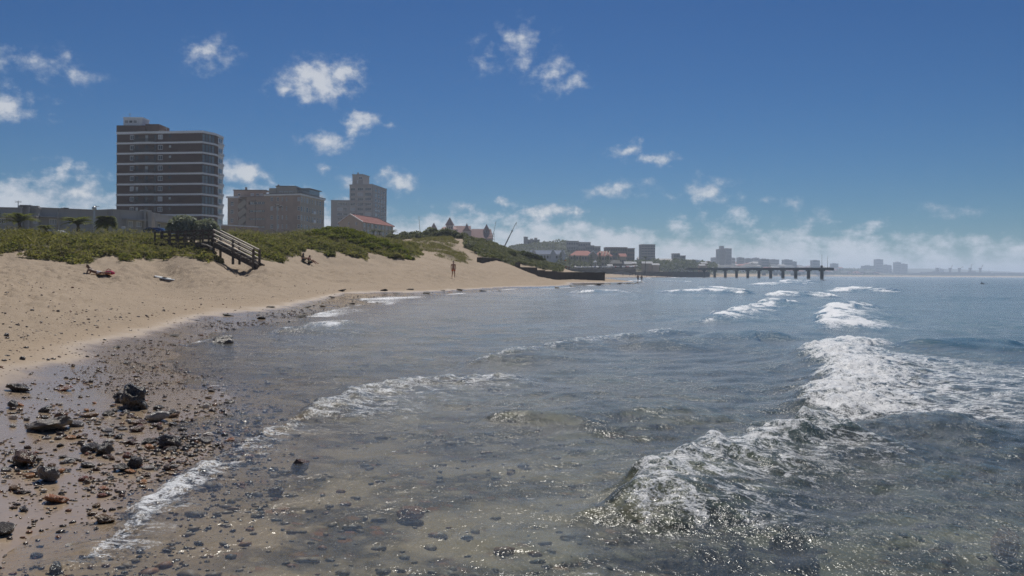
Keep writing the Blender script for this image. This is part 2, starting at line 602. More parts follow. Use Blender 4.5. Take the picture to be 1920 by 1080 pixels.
def make_materials_land():
    m, t = material('sand')
    pos = t.pos()
    sep = t.node('ShaderNodeSeparateXYZ')
    t.put(sep.inputs[0], pos)
    z = sep.outputs[2]
    n1 = t.noise(pos, 0.55, 4, .6)
    n2 = t.noise(pos, 9.0, 5, .65)
    n3 = t.noise(pos, 60.0, 3, .6)
    zz = t.math('ADD', z, t.math('MULTIPLY_ADD', n1, 0.22, -0.11))
    wet = t.ramp(zz, 0.12, 0.52, 1.0, 0.0)
    dry_c = t.mix(n1, (0.325, 0.258, 0.188), (0.395, 0.315, 0.235))
    dry_c = t.mix(t.ramp(n2, .35, .75, 0, .30), dry_c, (0.29, 0.215, 0.15))
    dry_c = t.mix(t.ramp(t.noise(pos, 3.0, 4, .7), .56, .70, 0, .40), dry_c, (0.20, 0.15, 0.105))
    wet_c = t.mix(n2, (0.275, 0.208, 0.145), (0.375, 0.290, 0.205))
    # dark pebble grains in the wash
    pv = t.voronoi(pos, 17.0)
    pc = t.voronoi(pos, 17.0, out='Color')
    psep = t.node('ShaderNodeSeparateColor')
    t.put(psep.inputs[0], pc)
    grain = t.math('MULTIPLY', t.ramp(pv, .22, .36, 1, 0), t.ramp(psep.outputs[0], .60, .66))
    gmask = t.math('MULTIPLY', grain, t.ramp(t.noise(pos, .8, 3), .42, .60))
    gmask = t.math('MULTIPLY', gmask, t.ramp(zz, .25, .75, 1.0, .12))
    col = t.mix(wet, dry_c, wet_c)
    col = t.mix(t.math('MULTIPLY', gmask, .6), col, t.mix(psep.outputs[1], (0.03, 0.024, 0.02), (0.13, 0.085, 0.055)))
    # under water: pebble bed, light and dark patches of stone and sand
    sub = t.ramp(z, -0.015, -0.10)
    bp = t.voronoi(pos, 9.0)
    bc = t.node('ShaderNodeSeparateColor')
    t.put(bc.inputs[0], t.voronoi(pos, 9.0, out='Color'))
    bed = t.mix(bc.outputs[0], (0.085, 0.068, 0.050), (0.34, 0.265, 0.18))
    bed = t.mix(t.ramp(bc.outputs[1], .8, .9), bed, (0.26, 0.125, 0.065))
    bed = t.mix(t.ramp(bp, .30, .55, 0, .7), bed, (0.10, 0.08, 0.06))
    bed = t.mix(t.ramp(t.noise(pos, 1.1, 4, .6), .43, .58), bed, (0.44, 0.34, 0.23))
    bed = t.mix(t.ramp(t.noise(pos, .7, 4, .6), .54, .70, 0, .75), bed, (0.06, 0.055, 0.048))
    col = t.mix(sub, col, bed)
    # soil and litter below the dune plants
    veg = t.attr('veg')
    soil = t.mix(n2, (0.035, 0.042, 0.014), (0.095, 0.090, 0.035))
    col = t.mix(t.math('MULTIPLY', veg, t.ramp(t.noise(pos, .7, 4, .65), .36, .56, .35, .95)), col, soil)
    rough = t.math('ADD', t.ramp(zz, 0.10, 0.30, 0.07, 0.85), t.math('MULTIPLY', gmask, .12))
    spec = t.ramp(zz, 0.12, 0.34, 0.42, 0.10)
    hgt = t.math('ADD', t.math('MULTIPLY', n2, .9), t.math('MULTIPLY', n3, .25))
    hgt = t.math('ADD', hgt, t.math('MULTIPLY', gmask, .5))
    bst = t.node('ShaderNodeBump')
    t.put(bst.inputs['Height'], hgt)
    bst.inputs['Distance'].default_value = 0.06
    t.put(bst.inputs['Strength'], t.ramp(zz, .12, .45, .10, 1.0))
    t.out(t.bsdf(col, rough, spec, normal=bst.outputs[0]))
    return m


M = {}
M['sand'] = make_materials_land()


def build_terrain():
    ys = np.concatenate([np.geomspace(1.2, 40, 170, endpoint=False), np.geomspace(40, 130, 250, endpoint=False),
                         np.geomspace(130, 290, 110, endpoint=False), np.geomspace(290, 1500, 70)])
    ts = np.concatenate([np.linspace(-1.6, -.68, 50, endpoint=False), np.linspace(-.68, .20, 460, endpoint=False), np.linspace(.20, 1.3, 110)])
    T, Y = np.meshgrid(ts, ys)
    X = T * Y
    Z = terrain_z(X, Y)
    veg = np.zeros(X.shape)
    for k in VEG:
        veg = np.maximum(veg, veg_mask(X, Y, Z, k) * (0.55 if k == 'sparse' else 1.0))
    u, v = UV(X, Y, Z)
    veg = np.maximum(veg, ((Z > 4.2) & (Y > 84) & (u < 700)) * .9)
    veg = np.maximum(veg, ((Y > 290) & (Z > 1.9)) * .9)
    Z = Z + sand_relief(X, Y, Z)
    o = np_mesh('beach_sand', np.stack([X, Y, Z], -1).reshape(-1, 3), grid_faces(*X.shape), M['sand'], attrs={'veg': veg.ravel()})
    tag(o, kind='structure')
    return o


build_terrain()


def gz(x, y):
    z = terrain_z(np.array([x]), np.array([y]))
    z = z + sand_relief(np.array([x]), np.array([y]), z)
    return float(z[0])

# ------------------------------------------------------------------ the sea
# crest lines: points on the water (pixel u, v read at z = 0), height, front and back width, foam on the face, foam trail length
CRESTS = [
    # near bore running up the stones
    (dict(A=.05, wf=.075, wb=.28, foam=.52, trail=.7, lace=.55), [(20, 1115), (95, 1078), (165, 1040), (230, 1002), (258, 960), (300, 925), (380, 882), (440, 850), (490, 822), (560, 790)]),
    (dict(A=.12, wf=.20, wb=.8, foam=.58, trail=2.6, lace=.56), [(560, 800), (600, 775), (650, 752), (700, 735), (760, 722), (815, 716), (870, 714), (940, 708), (1010, 704)]),
    # clean curling wave at the right
    (dict(A=.29, wf=.22, wb=.9, foam=.62, trail=2.2, lace=.60), [(1150, 1010), (1192, 965), (1230, 925), (1290, 890), (1370, 860), (1450, 843), (1530, 830), (1585, 818)]),
    # big foam front
    (dict(A=.22, wf=.42, wb=1.4, foam=.94, trail=5.5, lace=.80), [(1590, 802), (1570, 792), (1552, 765), (1548, 745), (1572, 725), (1590, 702), (1560, 680), (1530, 660), (1562, 652), (1640, 650), (1720, 660)]),
    (dict(A=.19, wf=.30, wb=1.2, foam=.56, trail=.8, lace=.25), [(870, 684), (920, 672), (985, 662), (1050, 652), (1110, 641), (1200, 633), (1300, 622)]),
    (dict(A=.30, wf=.45, wb=1.6, foam=1.05, trail=5, lace=.62), [(1305, 610), (1340, 604), (1370, 592), (1410, 581), (1455, 569), (1520, 575)]),
    (dict(A=.32, wf=.5, wb=1.8, foam=1.15, trail=9, lace=.60), [(1552, 624), (1572, 610), (1548, 592), (1570, 580), (1610, 575), (1680, 581)]),
    (dict(A=.18, wf=.5, wb=1.8, foam=.80, trail=1.2, lace=.5), [(520, 628), (560, 622), (600, 616), (640, 608), (680, 606)]),
    (dict(A=.28, wf=.8, wb=2.2, foam=1.05, trail=4, lace=.5), [(1075, 550), (1110, 549), (1150, 549), (1185, 550)]),
    (dict(A=.28, wf=.8, wb=2.2, foam=1.05, trail=4, lace=.5), [(1235, 549), (1270, 549), (1315, 548)]),
    (dict(A=.35, wf=.8, wb=2.2, foam=1.15, trail=6, lace=.5), [(1285, 541), (1320, 541), (1360, 543), (1400, 548)]),
    (dict(A=.30, wf=.8, wb=2.2, foam=1.05, trail=6, lace=.5), [(1310, 549), (1350, 548), (1400, 552)]),
    (dict(A=.35, wf=.8, wb=2.4, foam=1.1, trail=6, lace=.5), [(1450, 556), (1480, 551), (1520, 552), (1570, 556)]),
    (dict(A=.40, wf=.9, wb=2.6, foam=1.15, trail=9, lace=.55), [(1560, 548), (1600, 543), (1640, 544), (1690, 550)]),
    (dict(A=.40, wf=1.5, wb=4.0, foam=.95, trail=10, lace=.5), [(1415, 535), (1460, 532), (1520, 534)]),
    (dict(A=.55, wf=1.8, wb=4.0, foam=1.0, trail=12, lace=.5), [(1462, 529), (1482, 527), (1530, 531)]),
    (dict(A=.35, wf=2.0, wb=6.0, foam=1.0, trail=8, lace=.4), [(1150, 529), (1200, 527), (1260, 528), (1320, 529)]),
    (dict(A=.35, wf=3.0, wb=6.0, foam=1.0, trail=10, lace=.4), [(1210, 522), (1260, 521), (1330, 522)]),
    # swell without foam
    (dict(A=.16, wf=.30, wb=.9, foam=.10, trail=.6, lace=.12), [(1480, 838), (1560, 820), (1620, 806), (1690, 799), (1760, 796), (1850, 794)]),
    (dict(A=.14, wf=.6, wb=1.4, foam=0, trail=.1, lace=0), [(1200, 655), (1320, 640), (1420, 632), (1500, 640)]),
    (dict(A=.13, wf=.9, wb=2.0, foam=0.1, trail=.4, lace=.1), [(1740, 655), (1800, 648), (1860, 646), (1960, 652)]),
    (dict(A=.12, wf=.4, wb=1.0, foam=0, trail=.1, lace=0), [(960, 800), (1080, 775), (1200, 762), (1330, 758)]),
    (dict(A=.035, wf=.35, wb=.8, foam=.06, trail=.3, lace=.1), [(900, 1060), (1000, 1010), (1100, 985), (1180, 960)]),
    (dict(A=.03, wf=.3, wb=.8, foam=.15, trail=.5, lace=.3), [(880, 1130), (960, 1090), (1050, 1062), (1150, 1050)]),
    (dict(A=.10, wf=.3, wb=.7, foam=.5, trail=.3, lace=.2), [(250, 668), (275, 655), (330, 648), (380, 643), (450, 641)]),
]


def water_fields(X, Y):
    """height added by the crests, and foam, at water points"""
    H = np.zeros(X.shape)
    F = np.zeros(X.shape)
    L = np.zeros(X.shape)
    for ci, (k, pix) in enumerate(CRESTS):
        pts = np.array([tuple(G(u, v, 0.0))[:2] for u, v in pix])
        # smooth the line
        for _ in range(2):
            q = [pts[0]]
            for a, b in zip(pts[:-1], pts[1:]):
                q += [a * .75 + b * .25, a * .25 + b * .75]
            pts = np.array(q + [pts[-1]])
        seg = np.linalg.norm(np.diff(pts, axis=0), axis=1)
        tot = seg.sum()
        cum = np.concatenate([[0], np.cumsum(seg)])
        reach = max(k['wb'] * 3, k['trail'] * 2.2) + 1
        lo, hi = pts.min(0) - reach, pts.max(0) + reach
        sel = (X > lo[0]) & (X < hi[0]) & (Y > lo[1]) & (Y < hi[1])
        if not sel.any():
            continue
        x, y = X[sel], Y[sel]
        wob = max(k['wf'] * .55, .09)
        x = x + vnoise(y / (wob * 3.2), x / (wob * 3.2), 60 + ci) * wob + vnoise(y / wob, x / wob, 90 + ci) * wob * .4
        best = np.full(x.shape, 1e9)
        sd = np.zeros(x.shape)
        al = np.zeros(x.shape)
        for i in range(len(pts) - 1):
            a, d = pts[i], pts[i + 1] - pts[i]
            ln = max(np.hypot(*d), 1e-6)
            tt = np.clip(((x - a[0]) * d[0] + (y - a[1]) * d[1]) / ln ** 2, 0, 1)
            px, py = x - a[0] - tt * d[0], y - a[1] - tt * d[1]
            dist = np.hypot(px, py)
            better = dist < best
            best = np.where(better, dist, best)
            # the shore lies to the left, -X
            side = np.sign((d[0] * (y - a[1]) - d[1] * (x - a[0])) * (1 if d[1] >= 0 else 1))
            sd = np.where(better, side * dist, sd)
            al = np.where(better, (cum[i] + tt * seg[i]) / tot, al)
        front = sd > 0
        endf = np.clip(np.minimum(al, 1 - al) * 6, 0, 1)
        endf = endf * endf * (3 - 2 * endf)
        lump = 1 + .15 * vnoise(al * tot / (k['wf'] * 4), al * 0, 20 + ci)
        prof = np.where(front, np.exp(-(sd / k['wf']) ** 2), np.exp(-(np.abs(sd) / k['wb']) ** 1.5))
        h = k['A'] * prof * endf * lump
        H[sel] += h
        face = np.where(front, np.exp(-(sd / (k['wf'] * 1.05)) ** 2), np.exp(-(np.abs(sd) / (k['wf'] * 1.6 + .12 * k['trail'])) ** 2))
        e2 = np.clip(np.minimum(al, 1 - al) * 9 + .15, 0, 1)
        br = np.clip(.80 + .75 * fbm(x / (k['wf'] * 1.1) + ci, y / (k['wf'] * 3.0), 3, 130 + ci, .6), .15, 1.25)
        far = np.clip((Y[sel] - 14) / 20, 0, 1)
        br = 1 + (br - 1) * far
        F[sel] = np.maximum(F[sel], k['foam'] * face * e2 * br)
        tr = np.where(front, np.exp(-(sd / (k['wf'] * .6)) ** 2), np.exp(-(np.abs(sd) / k['trail']) ** 1.3))
        L[sel] = np.maximum(L[sel], k['lace'] * tr * e2 * (1 - .35 * far + .5 * far * (br - .8)))
    return H, F, L


def chop(X, Y, cell):
    """many small wave trains; those shorter than the grid fade out"""
    r = np.random.default_rng(5)
    Z = np.zeros(X.shape)
    for i in range(64):
        lam = 0.14 * (2.9 / 0.14) ** (i / 63.0) * r.uniform(.85, 1.15)
        th = math.radians(180 + r.normal(-18, 38))
        k = 2 * math.pi / lam
        amp = 0.0031 * lam ** 0.72 * r.uniform(.6, 1.3)
        ph = r.uniform(0, 6.28)
        fade = np.clip(lam / (cell * 2.2) - 1, 0, 1)
        bunch = 0.65 + 0.6 * np.sin(X * .31 * r.uniform(.4, 1.6) / lam ** .5 + Y * .27 * r.uniform(-1.2, 1.2) / lam ** .5 + ph * 2)
        Z += amp * fade * bunch * np.sin(k * (X * math.cos(th) + Y * math.sin(th)) + ph + 1.2 * np.sin(Y * .21 + X * .13 + ph))
    for i in range(14):
        lam = 3.5 * 1.16 ** i
        th = math.radians(180 + r.normal(-12, 16))
        k = 2 * math.pi / lam
        Z += 0.0020 * lam ** .9 * r.uniform(.5, 1.2) * np.clip(lam / (cell * 2.2) - 1, 0, 1) * np.sin(k * (X * math.cos(th) + Y * math.sin(th)) + r.uniform(0, 6.28))
    return Z


def water_material():
    m, t = material('sea_water')
    pos = t.pos()
    depth = t.attr('depth')
    foam = t.attr('foam')
    lace = t.attr('lace')
    # fine ripples
    n1 = t.noise(t.scalev(pos, (1.0, .62, 1)), 7.0, 4, .62, .4)
    n2 = t.noise(t.scalev(pos, (1.0, .55, 1)), 26.0, 3, .6, .3)
    n3 = t.noise(t.scalev(pos, (.8, .62, 1)), 1.9, 5, .66, .35)
    patch = t.math('MULTIPLY', t.ramp(t.noise(pos, .40, 4, .6), .44, .60), t.ramp(t.noise(pos, .07, 3, .6), .36, .54))
    h = t.math('ADD', t.math('MULTIPLY', n1, t.math('MULTIPLY_ADD', patch, .050, .020)), t.math('MULTIPLY', n2, t.math('MULTIPLY_ADD', t.math('MAXIMUM', foam, lace), .012, t.math('MULTIPLY_ADD', patch, .026, .0115))))
    h = t.math('ADD', h, t.math('MULTIPLY', n3, t.ramp(depth, .4, 1.8, .070, .095)))
    b = t.node('ShaderNodeBump')
    b.inputs['Distance'].default_value = 1.0
    t.put(b.inputs['Height'], h)
    t.put(b.inputs['Strength'], t.ramp(depth, 0.0, 0.10, .30, .95))
    nrm = b.outputs[0]
    fr = t.node('ShaderNodeFresnel')
    fr.inputs['IOR'].default_value = 1.33
    b2 = t.node('ShaderNodeBump')
    b2.inputs['Distance'].default_value = 1.0
    b2.inputs['Strength'].default_value = .45
    t.put(b2.inputs['Height'], h)
    t.put(fr.inputs['Normal'], b2.outputs[0])
    gl = t.node('ShaderNodeBsdfAnisotropic')
    gl.inputs['Roughness'].default_value = 0.10
    t.put(gl.inputs['Normal'], nrm)
    gl2 = t.node('ShaderNodeBsdfAnisotropic')
    gl2.inputs['Roughness'].default_value = 0.42
    t.put(gl2.inputs['Normal'], nrm)
    glm = t.node('ShaderNodeMixShader')
    t.put(glm.inputs[0], t.ramp(depth, .02, .25, .03, .095))
    t.l.new(gl.outputs[0], glm.inputs[1])
    t.l.new(gl2.outputs[0], glm.inputs[2])
    # body: clear in the shallows, blue-green suspended light in the deep
    tr = t.node('ShaderNodeBsdfTransparent')
    t.put(tr.inputs[0], t.mix(t.ramp(depth, 0, .6, 0, 1, False), (1, 1, 1), (.50, .73, .74)))
    df = t.node('ShaderNodeBsdfDiffuse')
    t.put(df.inputs[0], t.mix(t.ramp(depth, .15, 1.6), (.085, .105, .105), (.010, .105, .165)))
    turb = t.ramp(t.math('POWER', depth, .85), 0.0, 1.2, 0.02, 1.0, False)
    body = t.node('ShaderNodeMixShader')
    t.put(body.inputs[0], turb)
    t.l.new(tr.outputs[0], body.inputs[1])
    t.l.new(df.outputs[0], body.inputs[2])
    wat = t.node('ShaderNodeMixShader')
    t.put(wat.inputs[0], fr.outputs[0])
    t.l.new(body.outputs[0], wat.inputs[1])
    t.l.new(glm.outputs[0], wat.inputs[2])
    # foam: solid on breaking faces, lace behind them, stray flecks
    f1 = t.noise(t.scalev(pos, (1, .8, 1)), 7.0, 6, .74, .6)
    f2 = t.noise(t.scalev(pos, (.55, 1.0, 1)), 3.2, 5, .65, 1.2)
    f3 = t.noise(pos, 48.0, 3, .65)
    ridge = t.math('ABSOLUTE', t.math('MULTIPLY_ADD', f2, 2.0, -1.0))
    ridge = t.ramp(ridge, 0.0, .20, 1.0, 0.0, False)
    fa = t.math('ADD', t.math('MULTIPLY', foam, 1.0), t.math('MULTIPLY_ADD', f1, 2.6, -1.78))
    fa = t.math('ADD', fa, t.math('MULTIPLY_ADD', f3, 1.4, -.70))
    fa = t.ramp(fa, .0, .50, 0, .98)
    fb = t.math('MULTIPLY', t.math('ADD', ridge, t.math('MULTIPLY_ADD', f1, 1.6, -.80)), lace)
    fb = t.math('ADD', fb, t.math('MULTIPLY', t.math('MULTIPLY_ADD', f3, .8, -.4), lace))
    fb = t.ramp(fb, .30, .60, 0, .92)
    fl = t.math('ADD', t.noise(t.scalev(pos, (.8, 1, 1)), 8.5, 4, .7), t.math('MULTIPLY_ADD', n3, .5, -.25))
    fc = t.math('MULTIPLY', t.ramp(fl, .70, .76), t.ramp(depth, .02, .8, .75, 0))
    ff = t.math('MAXIMUM', t.math('MAXIMUM', fa, fb), fc)
    fbp = t.bump(t.math('ADD', t.math('MULTIPLY', f3, .6), f1), .9, .05)
    fo = t.bsdf((.88, .89, .90), .35, .5, normal=fbp)
    fin = t.node('ShaderNodeMixShader')
    t.put(fin.inputs[0], ff)
    t.l.new(wat.outputs[0], fin.inputs[1])
    t.l.new(fo, fin.inputs[2])
    t.out(fin.outputs[0])
    return m


M['water'] = water_material()


def build_sea():
    ys = np.concatenate([1 / np.linspace(1 / 1.6, 1 / 3.6, 60, endpoint=False), 1 / np.linspace(1 / 3.6, 1 / 60.0, 560, endpoint=False),
                         1 / np.linspace(1 / 60.0, 1 / 420.0, 110, endpoint=False), np.geomspace(420, 20000, 30)])
    ts = np.concatenate([np.linspace(-1.5, -.42, 90, endpoint=False), np.linspace(-.42, .64, 640, endpoint=False), np.linspace(.64, 2.2, 50)])
    T, Y = np.meshgrid(ts, ys)
    X = T * Y
    near = Y < 1500
    tz = np.full(X.shape, -6.0)
    tz[near] = terrain_z(X[near], Y[near])
    depth0 = np.clip(-tz, 0, 6)
    cell = np.maximum(np.abs(np.gradient(Y, axis=0)), np.abs(np.gradient(X, axis=1))) * .8
    H, F, L = water_fields(X, Y)
    Z = chop(X, Y, cell) * np.clip(depth0 * 3.2 + .12, 0, 1)
    Z += H * np.clip(depth0 * 14 + .35, 0, 1)
    rough = fbm(X * 5, Y * 5, 3, 12) * np.clip(F, 0, 1) * .06 * np.clip(.12 / cell, 0, 1)
    Z += rough
    # a thin uneven edge at the sand
    Z += fbm(X * .9, Y * .9, 3, 55) * .02 * np.clip(1 - depth0 * 6, 0, 1) * np.clip(60 / Y, 0, 1)
    F = F + .55 * np.exp(-((depth0 - .012) / .012) ** 2) * np.clip(fbm(X * .6, Y * .6, 2, 8) + .2, 0, 1) * (Y < 60) * (depth0 > 0)
    edge = np.exp(-((depth0 - .05) / .07) ** 2) * (Y > 34) * (Y < 215) * (X < 40) * (depth0 > 0)
    F = F + .75 * edge * np.clip(.7 + .8 * fbm(X * .5, Y * .2, 3, 88), 0, 1.2)
    depth = np.clip(Z - tz, 0, 6)
    o = np_mesh('sea', np.stack([X, Y, Z], -1).reshape(-1, 3), grid_faces(*X.shape), M['water'],
                attrs={'depth': depth.ravel(), 'foam': F.ravel(), 'lace': L.ravel()})
    tag(o, kind='structure')


build_sea()

# ------------------------------------------------------------------ materials for things
def simple(name, c0, c1=None, rough=.7, spec=.25, scale=2.0, bump=0.0, metal=0.0, dirt=0.0, rnd=0.0):
    m, t = material(name)
    p = t.obj()
    n = t.noise(p, scale, 4, .6)
    c = t.mix(n, c0, c1 or c0)
    if dirt:
        st = t.noise(t.scalev(p, (1.0, 1.0, .18)), scale * 1.7, 4, .65)
        c = t.mix(t.ramp(st, .48, .75, 0, dirt), c, tuple(x * .45 for x in c0))
    if rnd:
        hs = t.node('ShaderNodeHueSaturation')
        t.put(hs.inputs['Color'], c)
        t.put(hs.inputs['Value'], t.math('MULTIPLY_ADD', t.rnd(), rnd, 1 - rnd / 2))
        c = hs.outputs[0]
    nrm = t.bump(t.noise(p, scale * 9, 3, .6), bump, .02) if bump else None
    t.out(t.bsdf(c, rough, spec, metal, nrm))
    M[name] = m
    return m


def brickwork(name, c0, c1, mortar, sx=4.2, sy=12.0):
    m, t = material(name)
    p = t.obj()
    sep = t.node('ShaderNodeSeparateXYZ')
    t.put(sep.inputs[0], p)
    cb = t.node('ShaderNodeCombineXYZ')
    t.put(cb.inputs[0], t.math('ADD', sep.outputs[0], sep.outputs[1]))
    t.put(cb.inputs[1], sep.outputs[2])
    b = t.node('ShaderNodeTexBrick')
    t.put(b.inputs['Vector'], cb.outputs[0])
    b.inputs['Scale'].default_value = sx
    t.put(b.inputs['Color1'], c0)
    t.put(b.inputs['Color2'], c1)
    t.put(b.inputs['Mortar'], mortar)
    b.inputs['Mortar Size'].default_value = .02
    n = t.noise(p, .35, 4, .6)
    c = t.mix(t.ramp(n, .35, .7, 0, .45), b.outputs[0], tuple(x * .6 for x in c0))
    t.out(t.bsdf(c, .85, .15))
    M[name] = m


brickwork('brick_dark', (.072, .035, .027), (.104, .052, .040), (.085, .06, .05))
brickwork('brick_tan', (.42, .29, .222), (.46, .325, .25), (.40, .295, .235))
simple('render_grey', (.37, .335, .315), (.42, .38, .355), .85, .15, .4, dirt=.25)
simple('render_beige', (.44, .365, .285), (.50, .42, .33), .85, .15, .4, dirt=.25)
simple('render_pink', (.50, .37, .34), (.55, .42, .38), .85, .15, .4, dirt=.2)
simple('render_pale', (.40, .385, .37), (.46, .44, .42), .85, .15, .5, dirt=.35)
simple('white_paint', (.66, .66, .67), (.72, .72, .73), .6, .3, .6, dirt=.2)
simple('white_trim', (.80, .80, .81), (.84, .84, .85), .5, .3, .6, dirt=.15)
simple('roof_red', (.30, .095, .075), (.37, .13, .10), .8, .2, .8, dirt=.3)
simple('roof_pinkbrown', (.27, .155, .145), (.32, .19, .175), .8, .2, .8, dirt=.2)
simple('roof_blue', (.15, .18, .25), (.19, .22, .29), .9, .05, .8)
simple('roof_white', (.40, .41, .42), (.48, .48, .49), .9, .05, .8)
simple('band_dark', (.045, .052, .062), (.07, .08, .09), .8, .1, .1)
simple('roof_dark', (.06, .06, .065), (.09, .09, .09), .8, .2, .8)
simple('concrete', (.19, .175, .155), (.25, .23, .20), .9, .15, .7, bump=.3, dirt=.4)
simple('concrete_dark', (.060, .052, .045), (.115, .10, .085), .85, .2, .9, bump=.5, dirt=.5)
simple('asphalt', (.05, .05, .052), (.065, .065, .066), .9, .2, 3)
simple('timber_dark', (.07, .055, .044), (.14, .112, .09), .8, .2, 5, bump=.3)
simple('timber_pale', (.40, .34, .27), (.50, .43, .35), .6, .4, 5, bump=.2)
simple('metal_dark', (.035, .035, .038), (.05, .05, .052), .5, .5, 4, metal=.4)
simple('metal_grey', (.30, .31, .32), (.36, .37, .38), .45, .5, 4, metal=.5)
simple('steel_red', (.20, .07, .055), (.25, .10, .08), .6, .4, 2, dirt=.3)
simple('city_a', (.21, .195, .195), (.26, .24, .24), .85, .15, .05, dirt=.2, rnd=.3)
simple('city_b', (.31, .29, .275), (.36, .335, .32), .85, .15, .05, dirt=.2, rnd=.3)
simple('city_c', (.17, .115, .095), (.21, .145, .12), .85, .15, .05, dirt=.2, rnd=.3)
simple('hull', (.045, .040, .045), (.065, .055, .055), .6, .3, .1)
simple('bark', (.07, .052, .038), (.12, .09, .065), .9, .1, 6, bump=.5)
simple('skin_tan', (.38, .205, .135), (.44, .25, .165), .55, .35, 6)
simple('skin_dark', (.17, .092, .062), (.20, .115, .078), .55, .35, 6)
simple('hair_brown', (.075, .038, .02), (.14, .075, .04), .6, .3, 30)
simple('hair_black', (.012, .010, .009), (.02, .017, .015), .6, .3, 30)
simple('cloth_orange', (.62, .105, .022), (.72, .15, .035), .8, .15, 8)
simple('cloth_white', (.62, .65, .72), (.72, .74, .78), .8, .15, 8)
simple('cloth_black', (.016, .016, .018), (.026, .026, .03), .85, .15, 8)
simple('cloth_navy', (.022, .028, .075), (.03, .04, .10), .85, .15, 8)
simple('cloth_red', (.42, .035, .05), (.50, .06, .075), .8, .15, 8)
simple('cloth_pink', (.62, .045, .13), (.70, .07, .17), .7, .2, 8)
simple('cloth_green', (.23, .40, .13), (.36, .52, .25), .8, .15, 5)
simple('towel_orange', (.65, .26, .06), (.72, .36, .12), .9, .1, 6)
simple('board_white', (.66, .68, .66), (.76, .77, .74), .3, .5, 3, dirt=.3)
simple('rubber', (.012, .012, .013), (.02, .02, .02), .8, .2, 8)
simple('flag_orange', (.75, .28, .02), (.80, .34, .03), .8, .1, 5)
for nm, c in (('car_white', (.70, .71, .72)), ('car_silver', (.42, .43, .45)), ('car_blue', (.035, .075, .24)), ('car_red', (.35, .03, .03)), ('car_black', (.02, .02, .022))):
    simple(nm, c, tuple(x * 1.06 for x in c), .22, .6, 1)


def glass_material():
    m, t = material('window_glass')
    r = t.rnd()
    c = t.mix(t.ramp(r, .45, .52), (.016, .020, .026), (.045, .056, .068))
    c = t.mix(t.ramp(r, .66, .70), c, (.42, .43, .44))
    t.out(t.bsdf(c, t.ramp(r, .78, .84, .06, .25), .6))
    M['glass'] = m
    m, t = material('window_glass_bright')
    c = t.mix(t.rnd(), (.05, .075, .095), (.20, .25, .28))
    t.out(t.bsdf(c, .06, .8))
    M['glass_bright'] = m


glass_material()


def leaf_material(name, c0, c1, c2, trans=.35, rough=.7, dead=None, clump=.35):
    m, t = material(name)
    r = t.attr('tint')
    p = t.pos()
    n = t.noise(p, clump, 3, .6)
    c = t.mix(r, c0, c1)
    c = t.mix(t.ramp(n, .42, .62), c, t.mix(r, c2, c1))
    if dead:
        c = t.mix(t.ramp(r, .86, .93), c, dead)
    d = t.bsdf(c, rough, .12)
    tl = t.node('ShaderNodeBsdfTranslucent')
    t.put(tl.inputs[0], t.mix(.35, c, (.30, .33, .04)))
    mx = t.node('ShaderNodeMixShader')
    mx.inputs[0].default_value = trans
    t.l.new(d, mx.inputs[1])
    t.l.new(tl.outputs[0], mx.inputs[2])
    t.out(mx.outputs[0])
    M[name] = m


leaf_material('leaf_cover', (.080, .102, .024), (.235, .225, .068), (.27, .23, .078), .50, dead=(.27, .21, .13))
leaf_material('leaf_olive', (.135, .130, .022), (.205, .185, .036), (.155, .130, .034), .42, clump=.6)
leaf_material('leaf_bright', (.100, .140, .014), (.190, .210, .026), (.150, .165, .022), .48, clump=.5)
leaf_material('leaf_silver', (.10, .125, .085), (.42, .45, .39), (.19, .22, .165), .40, .40)
leaf_material('leaf_greygreen', (.085, .105, .062), (.175, .185, .115), (.120, .130, .080), .38, .55)
leaf_material('leaf_dark', (.034, .050, .020), (.075, .095, .038), (.050, .064, .028), .3)
leaf_material('leaf_grass', (.17, .155, .065), (.29, .25, .13), (.16, .16, .06), .4, dead=(.38, .30, .19))
leaf_material('leaf_palm', (.070, .095, .020), (.145, .160, .036), (.09, .10, .03), .4)
leaf_material('flower_yellow', (.60, .42, .02), (.70, .52, .04), (.65, .46, .03), .3)

# ------------------------------------------------------------------ building kit
class Thing:
    def __init__(s, name, label, cat, loc=(0, 0, 0), group=None):
        s.loc = Vector(loc)
        s.e = empty(name, loc)
        tag(s.e, label, cat, group)

    def part(s, mb, name, mat, parent=None, smooth=False, label=None, bevel=0.0):
        l = s.loc
        mb.v = [(a - l.x, b - l.y, c - l.z) for a, b, c in mb.v]
        o = mb.build(name, M[mat], parent or s.e, smooth, bevel)
        if label:
            o['label'] = label
        return o


class Face:
    """vertical wall plane; A left end, B right end as seen from outside"""
    def __init__(s, A, B):
        s.A, s.B = Vector((A[0], A[1], 0)), Vector((B[0], B[1], 0))
        s.W = (s.B - s.A).length
        s.x = (s.B - s.A).normalized()
        s.n = s.x.cross(Vector((0, 0, 1)))

    def uv(s, u, v):
        a, b = u - 960.0, v - HV
        tx, tz = (a * CR + b * SR) / FPX, (-a * SR + b * CR) / FPX
        # A + k (B-A): X = tx * Y
        dx, dy = s.B.x - s.A.x, s.B.y - s.A.y
        k = (tx * s.A.y - s.A.x) / (dx - tx * dy)
        return k * s.W, EYE - tz * (s.A.y + k * dy)

    def at(s, x, z, out=0.0):
        p = s.A + s.x * x + s.n * out
        return Vector((p.x, p.y, z))


